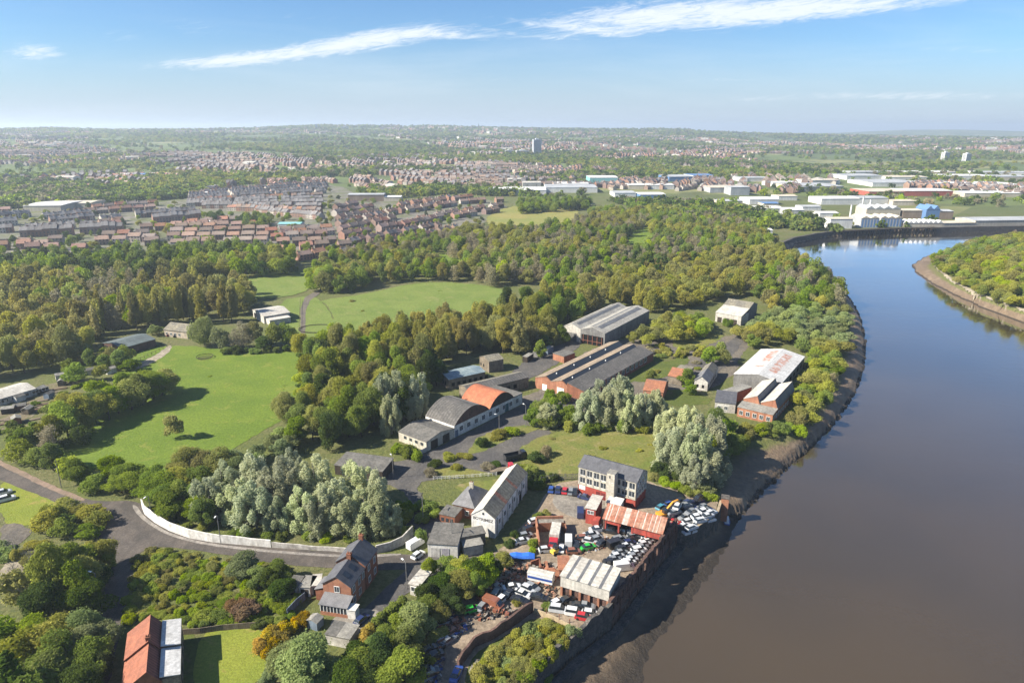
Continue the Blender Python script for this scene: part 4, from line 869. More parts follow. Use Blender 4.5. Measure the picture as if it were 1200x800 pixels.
def bld(name, label, cat, s, group=None, margin=1.5):
    loc, rz, w, l = s; z = h1(loc[0], loc[1]) if np.hypot(loc[0], loc[1]) > 600 else 0.0
    t = thing(name, label, cat, (loc[0], loc[1], z), rz, group)
    c, s_ = math.cos(rz), math.sin(rz); m = margin
    CLEARR.append(np.array([(loc[0] + c * x - s_ * y, loc[1] + s_ * x + c * y) for x, y in ((-m, -m), (w + m, -m), (w + m, l + m), (-m, l + m))]))
    return t, w, l
def text(t, s, x, y, z, size, m, face='f', name='lettering', w=0):
    """letters as real flat shapes standing 2 cm off the wall"""
    cu = bpy.data.curves.new(name, 'FONT'); cu.body = s; cu.size = size; cu.extrude = .012; cu.align_x = 'CENTER'; cu.align_y = 'CENTER'; cu.offset = .012 * size
    ob = bpy.data.objects.new(name, cu); me = bpy.data.meshes.new_from_object(ob); me.materials.clear(); me.materials.append(m); bpy.data.objects.remove(ob)
    o = link(name, me, t); o.location = (x, y, z); o.rotation_euler = (math.pi / 2, 0, 0) if face == 'f' else (math.pi / 2, 0, math.pi / 2); return o
INK = plain('faded_sign_paint', (.10, .09, .085), .9)

# --- long white shed with lettered gable
t, w, l = bld('long_shed', 'long white shed with grey roof toned for sun and shade and faded lettering on its gable', 'shed', site_long((550.8, 604.5), (580, 608), (618, 554), 5.6))
walls(t, w, l, 5.6, 7.9, 1, WHITE); gable_roof(t, w, l, 5.6, 7.9, 1, PALE, .12, m2=LICHEN_SHADE, bands=[(1, .30, .36), (1, .62, .66)], bandm=RUSTY)  # one grey sheeting; sun and shade put into colour: pale slope, dark slope
text(t, 'BOY', w * .24, -.03, 4.85, 1.12, INK); text(t, 'RIMEZ', w * .67, -.03, 4.75, 1.2, INK); win(t, 'f', w * .47, 6.2, .5, .6, (w, l), None)
for i in range(6): win(t, 'r', 2.5 + i * 3.8, 2.6, 1.3, 1.4, (w, l), FRAMEW)
for i in range(7): MB().box(w, 1.2 + i * 3.8, 0, w + .28, 1.6 + i * 3.8, 5.2).build('buttress', WHITE_D, t)
door(t, 'r', 18.6, 2.4, 3.0, (w, l), TIMBER)
# --- lodge with hipped roof
t, w, l = bld('lodge', 'small brick lodge with hipped slate roof next to the long white shed', 'lodge', site((531, 590), (552, 594.5), (570, 575), 3.6)); w = 6.2
walls(t, w, l, 3.6, m=BRICK)
b = MB(); o_ = .35; a = [(-o_, -o_, 3.62), (w + o_, -o_, 3.62), (w + o_, l + o_, 3.62), (-o_, l + o_, 3.62)]; r1, r2 = (w / 2, w * .5, 6.6), (w / 2, l - w * .5, 6.6)
b.add(a + [r1, r2], [(3, 2, 1, 0), (0, 1, 4), (1, 2, 5, 4), (2, 3, 5), (3, 0, 4, 5)]); rf = b.build('roof', SLATE_P, t)
chimney(rf, w * .5, l * .55, 6.5, 1.5, 1.0, .8, CREAM)
for s in (.9, 3.6): win(t, 'f', s, 1.0, 1.0, 1.3, (w, l))
walls(t, 4.4, 4.6, 2.9, m=BRICK, name='porch_wall', x0=-1.6, y0=-4.9); flat_roof(t, 4.4, 4.6, 2.92, FELT, -1.6, -4.9, name='porch_roof')
for i in range(3):
    b = MB(); b.box(-1.1 + i * 1.3, -4.97, 1.1, -.3 + i * 1.3, -4.905, 2.1); b.build('window', GLASS, t)
# --- flat roofed garage blocks by the road
t, w, l = bld('garage_block', 'white walled garage with grey flat felt roof at the road end', 'garage', site((501, 637), (536, 639), (543, 614), 3.6))
walls(t, w, l, 3.6, m=WHITE); flat_roof(t, w, l, 3.62, FELT, th=.2)
door(t, 'f', .8, 2.2, 2.6, (w, l), mat('pale_door', (.55, .53, .5), None, 1, .7)); door(t, 'f', 3.4, 1.9, 2.6, (w, l), mat('lilac_grey_door', (.45, .43, .48), None, 1, .7))
t, w, l = bld('store_shed', 'low store with stepped flat roofs under the lettered white gable', 'store', site((544, 640), (566, 636), (574, 619), 3.0))
walls(t, w, l * .55, 2.6, m=WHITE_D); flat_roof(t, w, l * .55, 2.62, FELT_P, th=.18)
walls(t, w + 1.5, l * .6, 3.4, m=STONE, name='back_wall', y0=l * .58); flat_roof(t, w + 1.5, l * .6, 3.42, FELT, y0=l * .58, th=.18, name='back_roof')
# --- brick house pair
t, w, l = bld('brick_house', 'red brick semi detached pair with slate roofs and white conservatory beside the lane', 'house', site((378, 683), (411, 688), (438, 666), 5.6)); l = 7.0
walls(t, w, l, 5.6, 7.8, 1, BRICK_O); rf = gable_roof(t, w, l, 5.6, 7.8, 1, SLATE, .22); chimney(rf, w * .5, l - .35, 7.7, 1.5, 1.0, .7)
for i in range(2):
    k_ = (7.8 - 5.6) / (w / 2); x0, x1 = w * .62, w * .82; zf = lambda x, d: 7.8 - k_ * (x - w / 2) + d; ya, yb = 1.4 + i * 2.8, 2.9 + i * 2.8
    MB().hexa([(x0, ya, zf(x0, .19)), (x1, ya, zf(x1, .19)), (x1, yb, zf(x1, .19)), (x0, yb, zf(x0, .19))], [(x0, ya, zf(x0, .26)), (x1, ya, zf(x1, .26)), (x1, yb, zf(x1, .26)), (x0, yb, zf(x0, .26))]).build('roof_window', GLASS, rf)
l2 = 6.4; walls(t, w + .5, l2, 6.2, 8.7, 1, BRICK, 'rear_house_wall', -.25, l + .02); rf2 = gable_roof(t, w + .5, l2, 6.2, 8.7, 1, SLATE, .2, -.25, l + .02, name='rear_house_roof'); chimney(rf2, w * .5, l + l2 - .4, 8.6, 1.3, 1.0, .7)
win(t, 'f', w * .5 - .55, 3.9, 1.1, 1.4, (w, l))
for s, z in ((.8, .9), (.8, 3.6), (3.6, .9), (3.6, 3.6), (5.6, 3.6), (8.2, .9), (8.2, 3.9), (11.2, .9), (11.2, 3.9)): win(t, 'r', s, z, 1.0, 1.45, (w + (.25 if s > l else 0), l))
b = MB().box(.6, -3.0, 0, w + .3, -.02, .9); b.build('conservatory_base', BRICK_O, t)
b = MB().box(.7, -2.9, .9, w + .2, -.03, 2.45); b.build('conservatory_glazing', GLASS, t)
b = MB()
for i in range(9): b.box(.6 + i * (w - .42) / 8, -3.0, .9, .72 + i * (w - .42) / 8, -2.9, 2.45)
b.box(.6, -3.0, 2.45, w + .3, -2.85, 2.6); b.build('conservatory_frame', FRAMEW, t)
b = MB().hexa([(.35, -3.25, 2.62), (w + .5, -3.25, 2.62), (w + .5, -.02, 3.5), (.35, -.02, 3.5)], [(.35, -3.25, 2.74), (w + .5, -3.25, 2.74), (w + .5, -.02, 3.62), (.35, -.02, 3.62)]); b.build('conservatory_roof', SLATE_P, t)
walls(t, 1.8, 1.9, 2.3, m=WHITE, name='door_porch', x0=w + .35, y0=-3.0); flat_roof(t, 1.8, 1.9, 2.32, WHITE, w + .35, -3.0, th=.15, name='door_porch_roof')
walls(t, 2.6, 4.2, 2.7, m=BRICK, name='side_annexe', x0=-2.62, y0=1.2)
b = MB().hexa([(-2.85, 1.0, 2.72), (-.02, 1.0, 3.7), (-.02, 5.6, 3.7), (-2.85, 5.6, 2.72)], [(-2.85, 1.0, 2.84), (-.02, 1.0, 3.82), (-.02, 5.6, 3.82), (-2.85, 5.6, 2.84)]); b.build('side_annexe_roof', SLATE_P, t)
for i, (p0, p1, p2, m_, lab) in enumerate([((335, 687), (348, 688.5), (352, 675), FELT, 'low grey garage at the bramble end of the row of three'), ((350, 687.5), (363, 688.5), (367.5, 675), FELT_P, 'low grey garage in the middle of the row of three'), ((364.5, 686.5), (375, 685.5), (384, 672), PALE, 'low pale roofed garage touching the brick house side')]):
    t, w, l = bld('garage', lab, 'garage', site(p0, p1, p2, 2.4), None, .4); walls(t, w, l, 2.4, m=WHITE_D); flat_roof(t, w, l, 2.42, m_, th=.15); door(t, 'f', .4, max(w - .9, 1), 1.9, (w, l), TIMBER)
t, w, l = bld('garden_shed', 'small pale blue grey garden shed by the yellow bushes', 'shed', site((359, 726), (371, 730), (374, 721), 2.0)); walls(t, w, l, 1.9, 2.4, 1, BLUEF); gable_roof(t, w, l, 1.9, 2.4, 1, FELT_P, .12)
t, w, l = bld('flat_garage', 'flat roofed double garage in two grey tones below the brick house', 'garage', site((381, 743), (409, 748.5), (417, 732), 2.4)); walls(t, w, l, 2.4, m=WHITE_D); flat_roof(t, w * .45, l, 2.42, FELT, th=.14); flat_roof(t, w * .55 - .17, l, 2.42, FELT_P, w * .45 + .32, th=.15, name='second_roof')
t, w, l = bld('hut', 'flat roofed timber hut with pale roof beside the lane', 'hut', site((480, 683), (491, 686), (507, 671), 3.0)); walls(t, w, l, 2.9, m=WHITE_D); flat_roof(t, w, l, 2.92, PALE, th=.18, over=.3); win(t, 'f', .4, 1.2, w - .8, 1.1, (w, l)); 
for i in range(3): win(t, 'r', .6 + i * 1.6, 1.2, 1.1, 1.0, (w, l), None)
# --- terracotta roofed terrace at the bottom
t, w, l = bld('tiled_house', 'pair of houses with terracotta tiled slopes and white flat rear roofs', 'house', ((-74.4, 97.6, 0), R(-24), 9.2, 9.0)); 
t.location = (*P0(143, 795, 5), 0); t.rotation_euler = (0, 0, R(24))
e_, rg = 4.8, 7.6
for j, (y0, dz) in enumerate(((-2.6, -.55), (5.2, 0))):
    L_ = 7.75
    walls(t, 6.4, L_, e_ + dz, rg + dz, 1, BRICK, ('front_house_wall', 'rear_house_wall')[j], 0, y0, apex=.68)
    rf = gable_roof(t, 6.4, L_, e_ + dz, rg + dz, 1, TILE_R, .15, 0, y0, apex=.68, m2=TILE_RD, name=('front_house_roof', 'rear_house_roof')[j])
    chimney(rf, 4.3, y0 + .4, rg + dz - .1, .9, .8, .6) if j else None
    walls(t, 3.0, L_, e_ + .3 + dz, m=STONE, name=('front_rear_wing', 'back_rear_wing')[j], x0=6.42, y0=y0)
    b = MB().hexa([(6.2, y0 - .1, e_ + .95 + dz), (9.6, y0 - .1, e_ + .34 + dz), (9.6, y0 + L_ - .05, e_ + .34 + dz), (6.2, y0 + L_ - .05, e_ + .95 + dz)], [(6.2, y0 - .1, e_ + 1.1 + dz), (9.6, y0 - .1, e_ + .48 + dz), (9.6, y0 + L_ - .05, e_ + .48 + dz), (6.2, y0 + L_ - .05, e_ + 1.1 + dz)])
    b.build(('front_wing_roof', 'back_wing_roof')[j], ZINC, t)
    for s in (1.2, 4.4):
        MB().box(9.425, y0 + s, 1.0, 9.48, y0 + s + 1.1, 2.4).build('window', GLASS, t); MB().box(9.425, y0 + s, 3.2, 9.48, y0 + s + 1.1, 4.2 + dz).build('window', GLASS, t)
# --- scrapyard: grey striped shed
t, w, l = bld('striped_shed', 'pale grey sheeted shed with four dark rooflight strips on the river wall', 'shed', site((657, 674), (714, 691.5), (731, 670), 5.2))
b = MB().box(0, 0, 2.4, w, l, 5.2).box(0, .3, -.2, .3, l, 2.4).box(w - .3, .3, -5.5, w, l, 2.4).box(.3, l - .3, -.2, w - .3, l, 2.4); b.build('wall', PALE, t)
for i in range(6): MB().box(i * (w - .5) / 5, .02, -.2, i * (w - .5) / 5 + .5, .45, 2.39).build('pier', BRICK_O, t)
b = MB().box(.5, .5, -.1, w - .5, .6, 2.35); b.build('inner_wall', BRICK_D, t)
k = 9
for i in range(k):
    pass
b = MB(); cuts = [0, .13, .19, .35, .41, .57, .63, .78, .84, 1]
for i in range(9):
    x0, x1 = -.2 + (w + .4) * cuts[i], -.2 + (w + .4) * cuts[i + 1]; b.hexa([(x0, -.25, 5.22), (x1, -.25, 5.22), (x1, l + .2, 5.75), (x0, l + .2, 5.75)], [(x0, -.25, 5.36), (x1, -.25, 5.36), (x1, l + .2, 5.89), (x0, l + .2, 5.89)], i % 2)
b.build('roof', [PALE, ROOFL], t)
# --- rusty roofed shed
t, w, l = bld('rusty_shed', 'open fronted brick shed with streaky rust red sheet roof', 'shed', site((707, 607), (776, 625), (789, 610), 3.9)); l = 7.6
b = MB().prism([(0, -.2), (l, -.2), (l, 3.9), (l * .5, 6.2), (0, 3.9)], w - .4, w, 0).prism([(0, -.2), (l, -.2), (l, 3.9), (l * .5, 6.2), (0, 3.9)], 0, .4, 0).box(.4, l - .35, -.2, w - .4, l, 3.88); b.build('wall', BRICK_D, t)
for i in range(5): MB().box(.4 + i * (w - 1.2) / 4, .05, -.1, .8 + i * (w - 1.2) / 4, .45, 3.85).build('pier', REDPAINT, t)
MB().box(.8, .12, 2.7, w * .3, .4, 3.84).build('brick_panel', REDPAINT, t); MB().box(w * .52, .12, 1.9, w - .6, .4, 3.84).build('brick_panel', REDPAINT, t)
gable_roof(t, w, l, 3.9, 6.2, 0, RUSTY, .25, bands=[(0, .05, .07), (0, .10, .115), (0, .20, .212), (0, .33, .42), (0, .52, .532), (0, .66, .675), (0, .76, .77), (0, .83, .84), (0, .89, .90)], bandm=mat('streaky_zinc', (.55, .50, .46), (.40, .30, .25), .6, .7, .3, .3))
# --- little red house
t, w, l = bld('red_office', 'narrow red painted office with pale flat roof beside the rusty shed', 'office', site((686.6, 594.7), (698, 597), (709, 582.5), 4.6)); walls(t, w, l, 4.6, m=REDPAINT); flat_roof(t, w, l, 4.62, PALE, th=.15, over=.25)
win(t, 'f', .5, 3.1, .8, .9, (w, l)); win(t, 'f', w - 1.2, 3.1, .7, .9, (w, l)); walls(t, 1.6, 2.4, 2.6, m=REDPAINT, name='porch', x0=w - .2, y0=-2.0)
t, w, l = bld('lean_to', 'small white roofed lean-to between tower block and rusty shed', 'shed', site((711, 588), (727, 592), (730, 586), 3.0)); walls(t, w, l, 2.8, m=WHITE_D); flat_roof(t, w, l, 2.82, ZINC, tilt=.5)
# --- three storey concrete framed building
t, w, l = bld('workshop_block', 'three storey concrete framed workshop with stair tower and red brick ground floor', 'workshop', site((677.5, 577), (744, 597), (761, 584), 0)); H_ = 8.4
walls(t, w, l, 2.9, m=REDPAINT, name='ground_floor')
b = MB().prism([(0, 2.93), (l, 2.93), (l, H_), (l * .5, H_ + 1.9), (0, H_)], 0, w, 0); b.build('wall', CREAM, t)
gable_roof(t, w, l, H_, H_ + 1.9, 0, SLATE, .3)
b = MB()
for i in range(9): b.box(i * (w - .35) / 8, -.16, 2.9, i * (w - .35) / 8 + .35, -.005, H_ - .1)
for z in (2.95, 5.4, 7.9): b.box(-.02, -.2, z, w + .02, -.165, z + .35)
for i in range(5): b.box(w + .005, i * (l - .35) / 4, 2.9, w + .16, i * (l - .35) / 4 + .35, H_ - .1)
b.build('concrete_frame', CREAM, t)
for z in (3.7, 6.1):
    for i in range(8):
        if 4 <= i <= 5 and False: continue
        win(t, 'f', i * (w - .35) / 8 + .5, z, (w - .35) / 8 - .42, 1.75, (w, l), FRAMEW, GLASS, pr=.04)
    for i in range(4): win(t, 'r', i * (l - .35) / 4 + .6, z, (l - .35) / 4 - .7, 1.4, (w, l), FRAMEW, GLASS, pr=.04)
x0 = w * .56; b = MB().box(x0, -2.6, -.2, x0 + 2.3, -.21, H_ + 1.9); tw = b.build('stair_tower', CREAM, t)
b = MB()
for z in (2.6, 5.2, 7.6): b.box(x0 - .06, -2.67, z, x0 + 2.36, -2.605, z + .22)
b.build('tower_band', WHITE_D, tw); b = MB().box(x0 + .75, -2.65, H_ + .5, x0 + 1.1, -2.605, H_ + 1.3); b.build('tower_window', GLASS, tw); flat_roof(tw, 2.3, 2.4, H_ + 1.91, FELT_P, x0, -2.6, .12, .08)
b = MB().box(.3, -.07, 1.5, 2.2, -.02, 2.75); b.build('sign_board', FRAMEW, t); win(t, 'r', .4, 6.6, .7, .9, (w + .2, l), None, FRAMEW, 'notice')
for s in (5.6, 7.2): door(t, 'f', s, 1.2, 2.2, (w, l), mat('dark_red_door', (.16, .03, .03), None, 1, .7))
# --- barrel roofed sheds (one row)
F0 = np.array(P0(500, 529)); F1 = np.array(P0(612, 473)); az = math.atan2(*(F1 - F0)[::-1]); LW = float(np.hypot(*(F1 - F0)))
BAR = ((F0[0], F0[1], 0), az, LW, 15.0)
def arch_pts(x0, x1, e, r, n=14): return [(x0 + (x1 - x0) * i / n, e + (r - e) * math.sin(math.pi * i / n) ** .8) for i in range(n + 1)]
def barrel(t, x0, x1, y0, y1, e, r, roofm, wallm, nm=''):
    a = arch_pts(x0, x1, e, r); b = MB().prism([(x0, e - .3)] + a[0:] + [(x1, e - .3)], y0, y0 + .3, 1); b.build(nm + 'gable', wallm, t)
    b = MB().prism([(x0, e - .3)] + a[0:] + [(x1, e - .3)], y1 - .3, y1, 1); b.build(nm + 'back_gable', wallm, t)
    o = MB(); n = len(a)
    for i in range(n - 1):
        (xa, za), (xb, zb) = a[i], a[i + 1]; o.hexa([(xa, y0 - .15, za), (xb, y0 - .15, zb), (xb, y1 + .15, zb), (xa, y1 + .15, za)], [(xa, y0 - .15, za + .16), (xb, y0 - .15, zb + .16), (xb, y1 + .15, zb + .16), (xa, y1 + .15, za + .16)], 1 if i == 9 and nm == 'dark_' else 0)
    o.build(nm + 'barrel_roof', [roofm, FELT_P], t)
t, w, l = bld('barrel_sheds', 'row of white walled sheds under one dark and one rust red barrel roof', 'shed', BAR)
xs = [0, w * .26, w * .62, w * .90, w]
walls(t, xs[1] - .02, 13, 3.3, 4.6, 1, CREAM, 'office_wall'); gable_roof(t, xs[1] - .02, 13, 3.3, 4.6, 1, FELT, .15, m2=FELT, name='office_roof')
walls(t, xs[4] - xs[1], 13.6, 4.2, None, 1, WHITE, 'wall', xs[1], 0)
barrel(t, xs[1] + .1, xs[2] - .1, .02, 13.6, 4.2, 8.4, ASB_D, BRICK_D, 'dark_'); barrel(t, xs[2] + .1, xs[3] - .1, .02, 13.6, 4.2, 8.2, RUSTR, TIMBER, 'red_')
flat_roof(t, xs[4] - xs[3], 13.6, 4.22, FELT, xs[3], 0, .3)
for i in range(4): win(t, 'l', 1.4 + i * 2.6, 1.6, 1.3, 1.0, (w, l), None)
for i in range(2): door(t, 'f', 2.0 + i * 5.6, 3.2, 2.9, (w, l), TIMBER)
for i in range(9): win(t, 'f', xs[1] + 2.5 + i * 3.9, 1.5, 1.7, 1.7, (w, l), FRAMEW, GLASS, bars=3)
door(t, 'f', xs[1] + .3, 1.5, 2.4, (w, l), BLUEF); door(t, 'f', xs[2] + 9, 2.0, 3.2, (w, l), mat('teal_door', (.06, .16, .18), None, 1, .7))
b = MB().box(-5.6, -.0, -.2, -.02, .3, 1.6).box(-5.9, 0, -.2, -5.6, 8, 1.6); b.build('forecourt_wall', WHITE_D, t)
# --- sheds behind
t, w, l = bld('blue_roof_shed', 'derelict brick shed with pale blue green sheet roof at the wood edge', 'shed', site((513, 437), (526, 445), (560, 431), 4.2)); walls(t, w, l, 4.2, 5.2, 1, STONE); gable_roof(t, w, l, 4.2, 5.2, 1, mat('blue_green_sheet', (.30, .36, .36), (.16, .22, .26), .25, .7, .3, .3, stripe=(1, 1.1, .1)), .2)
for i in range(4): win(t, 'f', .8 + i * 1.7, 1.2, .9, 1.3, (w, l), None, DARKIN)
for i in range(7): win(t, 'r', 1.2 + i * 2.6, 1.2, 1.4, 1.4, (w, l), None, DARKIN)
t, w, l = bld('long_derelict_shed', 'long derelict shed with brown lichened roof behind the barrel roofs', 'shed', site((538, 452), (550, 459), (603, 434), 4.4)); walls(t, w, l, 4.4, 5.6, 1, STONE); gable_roof(t, w, l, 4.4, 5.6, 1, LICHEN_SHADE, .2, m2=ASB_D)
for i in range(7): win(t, 'r', 1.2 + i * 3.2, 1.2, 1.6, 1.6, (w, l), None, DARKIN)
t, w, l = bld('stone_store', 'small square stone store with pitched grey roof at the wood edge', 'store', site((562, 418), (573, 424), (583, 417), 5)); walls(t, w, l, 5, 6.4, 1, STONE); gable_roof(t, w, l, 5, 6.4, 1, LICHEN_SHADE, .2)
for s in (.8, 3.0): win(t, 'f', s, 1.4, .9, 1.4, (w, l), None, DARKIN)
# --- long grey twin gabled shed
t, w, l = bld('long_grey_shed', 'large grey twin gabled shed with long striped sheet roof against the wood', 'warehouse', site_long((658.7, 383), (709, 391), (761, 364), 6.7)); h_ = w * .42
for j, (x0, ww) in enumerate(((0, h_ - .02), (h_, w - h_))):
    walls(t, ww, l, 6.7, 8.6, 1, GREYW if j else PALE, ('first_bay_wall', 'second_bay_wall')[j], x0)
    b = None; gable_roof(t, ww, l, 6.7, 8.6, 1, ASB_X, .1, x0, m2=ASB_X, name=('first_bay_roof', 'second_bay_roof')[j])
    rf = MB(); k_ = 1.9 / (ww / 2)
    for a0, a1 in ((.30, .42), (.58, .74)):
        z = lambda f: (6.7 + k_ * ww * min(f, 1 - f)) + .20
        rf.hexa([(x0 + ww * a0, 3, z(a0)), (x0 + ww * a1, 3, z(a1)), (x0 + ww * a1, l - 3, z(a1)), (x0 + ww * a0, l - 3, z(a0))], [(x0 + ww * a0, 3, z(a0) + .05), (x0 + ww * a1, 3, z(a1) + .05), (x0 + ww * a1, l - 3, z(a1) + .05), (x0 + ww * a0, l - 3, z(a0) + .05)])
    rf.build('rooflight', ROOFL, t)
door(t, 'f', h_ + .6, w - h_ - 1.4, 4.6, (w, l), DARKIN, 'open_front')
b = MB()
for i in range(5): b.box(h_ + 1.6 + i * 2.5, -.35, 0, h_ + 1.9 + i * 2.5, -.1, 4.4)
b.box(h_ + .8, -.4, 1.7, w - 1.2, -.38, 2.0); b.build('open_frame', mat('rusty_frame', (.22, .09, .06), None, 1), t); door(t, 'f', 1.0, 6.5, 4.2, (w, l), GREYW)
# --- saw tooth works
t, w, l = bld('saw_tooth_works', 'brick works with three saw tooth roof bays and dark north lights', 'factory', site_long((613, 449), (684, 457), (766, 412), 4.4))
bw = w / 3
TAN = mat('tan_sheeting', (.38, .295, .21), (.27, .215, .165), .2, .9, .35, .15, fine=1.3, stripe=(1, 1.1, .14)); NL = plain('north_light_glass', (.03, .035, .042), .45)
for i in range(3):
    x0 = i * bw; top = 6.0; ax_ = .68
    pr_ = [(x0 + .02, -.2), (x0 + bw - .02, -.2), (x0 + bw - .02, 4.4), (x0 + bw * ax_, top), (x0 + .02, 4.4)] if i < 2 else [(x0 + .02, -.2), (x0 + bw - .02, -.2), (x0 + bw - .02, 3.9), (x0 + .02, 5.6)]
    b = MB().prism(pr_, 0, l, 1); b.build('bay_wall', BRICK_O if i < 2 else BRICK, t)
    q = [(x0 - .1, -.15, 4.42), (x0 + bw * ax_, -.15, top + .03), (x0 + bw * ax_, l + .15, top + .03), (x0 - .1, l + .15, 4.42)] if i < 2 else [(x0 + .05, -.15, 5.63), (x0 + bw + .2, -.15, 3.9), (x0 + bw + .2, l + .15, 3.9), (x0 + .05, l + .15, 5.63)]
    MB().hexa(q, [(v[0], v[1], v[2] + .16) for v in q])  .build('slope', TAN if i < 2 else ASB_D, t)
    if i < 2:
        q = [(x0 + bw * (ax_ + .01), .4, top - .03), (x0 + bw * .985, .4, 4.5), (x0 + bw * .985, l - .4, 4.5), (x0 + bw * (ax_ + .01), l - .4, top - .03)]; MB().hexa(q, [(v[0] + .10, v[1], v[2] + .12) for v in q]).build('north_light', NL, t)
        for j_ in range(4): MB().box(x0 + bw * .78, 6 + j_ * 13, 5.5, x0 + bw * .83, 6.35 + j_ * 13, 6.0).build('roof_vent', FRAMEW, t)
for i in range(13): win(t, 'r', 2 + i * 4, 1.6, 2.4, 2.0, (w, l), FRAMEW, GLASS, bars=3)
door(t, 'f', 3.5, 2.2, 2.5, (w, l), FRAMEW)
door(t, 'f', bw + 3, 3.2, 2.8, (w, l), FRAMEW)
t, w, l = bld('brick_hut', 'small roofless brick hut beside the saw tooth works', 'hut', site((648, 414), (661, 418), (668, 412), 3)); walls(t, w, l, 3, m=BRICK_O); flat_roof(t, w, l, 3.02, FELT)
for i, (px, py) in enumerate([(618, 425), (630, 419), (642, 416)]):
    t, w, l = bld('container', ['dark weathered shipping container at the wood corner', 'grey shipping container in the middle of the yard row', 'pale blue shipping container beside the brick hut'][i], 'container', ((*P(px, py), 0), R(62), 6.1, 2.5), 'containers in the side yard'); walls(t, w, l, 2.6, m=[TIMBER, GREYW, BLUEF][i]); flat_roof(t, w, l, 2.61, FELT_P, th=.06, over=.02)
# --- small works houses
t, w, l = bld('red_roof_house', 'ruined brick house with patchy red tiled roof in the works yard', 'house', site((754, 457), (777, 460), (788, 447), 3.5)); walls(t, w, l, 3.5, 5.6, 0, BRICK_O); gable_roof(t, w, l, 3.5, 5.6, 0, TILE_O, .2, m2=FELT)
for i in range(4): win(t, 'f', .7 + i * 1.8, 1.1, .9, 1.3, (w, l), None, DARKIN)
t, w, l = bld('orange_roof_house', 'small house with bright orange roof slope and grey lean-to', 'house', site((783, 440), (799, 443), (803, 433), 3.2)); walls(t, w, l, 3.2, 5.2, 0, STONE); gable_roof(t, w, l, 3.2, 5.2, 0, TILE_O, .2, m2=LICHEN_SHADE); walls(t, w, 5, 3.0, m=STONE, name='lean_to_wall', y0=l + .05); flat_roof(t, w, 5, 3.02, LICHEN_SHADE, y0=l + .05, name='lean_to_roof')
t, w, l = bld('grey_house', 'long grey slate roofed works house standing alone in the yard', 'house', site((814, 445.5), (829.6, 448), (844, 431), 3.8)); walls(t, w, l, 3.8, 5.8, 1, WHITE_D); gable_roof(t, w, l * .55, 3.8, 5.8, 1, SLATE_P, .2); gable_roof(t, w, l * .45, 3.8, 5.8, 1, LICHEN_SHADE, .2, y0=l * .55 + .22, name='rear_roof')
for s in (.8, 3.0): win(t, 'f', s, 1.1, .9, 1.3, (w, l), None, DARKIN)
for i in range(5): win(t, 'r', 1.2 + i * 3.2, 1.1, 1.1, 1.3, (w, l), None, DARKIN)
# --- rust patched white roof
def rust_sheet(w, l):
    m = mat('rust_patched_sheet', (.62, .61, .59), (.50, .49, .47), .3, .7, .25, .35, fine=1.6, stripe=(0, .9, .06)); k = NT.__new__(NT); k.t = m.node_tree
    bs = next(n for n in m.node_tree.nodes if n.type == 'BSDF_PRINCIPLED'); src = bs.inputs['Base Color'].links[0].from_socket; co = k.n('ShaderNodeTexCoord').outputs['Object']; x = k.n('ShaderNodeSeparateXYZ', {0: co})
    def band(a, b, c, d, s=.8):
        fx = k.math('MULTIPLY', k.step(x.outputs[0], a - s, a + s), k.step(x.outputs[0], b + s, b - s)); fy = k.math('MULTIPLY', k.step(x.outputs[1], c - 2, c + 2), k.step(x.outputs[1], d + 2, d - 2)); return k.math('MULTIPLY', fx, fy)
    t_ = k.math('MAXIMUM', k.math('MAXIMUM', band(w * .27, w * .47, l * .48, l * .95), band(w * .24, w * .48, l * .24, l * .36)), band(w * .60, w * .80, l * .18, l * .90))
    st = k.n('ShaderNodeMapping', {'Vector': co, 'Scale': (.4, 1.3, 1)}).outputs[0]
    f = k.step(k.math('ADD', k.noise(st, .9, 6, .7, .4), k.math('MULTIPLY', t_, .20)), .64, .74)
    rc = k.mix(k.step(k.noise(co, 2.2, 4, .7), .3, .7), (.40, .155, .085, 1), (.30, .13, .08, 1)); m.node_tree.links.new(k.mix(f, src, rc), bs.inputs['Base Color']); return m
t, w, l = bld('patched_roof_shed', 'wide shed with white sheet roof patched by orange rust near the river', 'warehouse', site_long((857, 441), (916, 449), (943, 418), 5)); walls(t, w, l, 5, 6.8, 1, GREYW)
RPS = rust_sheet(w, l); gable_roof(t, w, l, 5, 6.8, 1, RPS, .15, m2=RPS)
for i in range(6): win(t, 'r', 2 + i * 6, 1.6, 3, 1.6, (w, l), None, DARKIN)
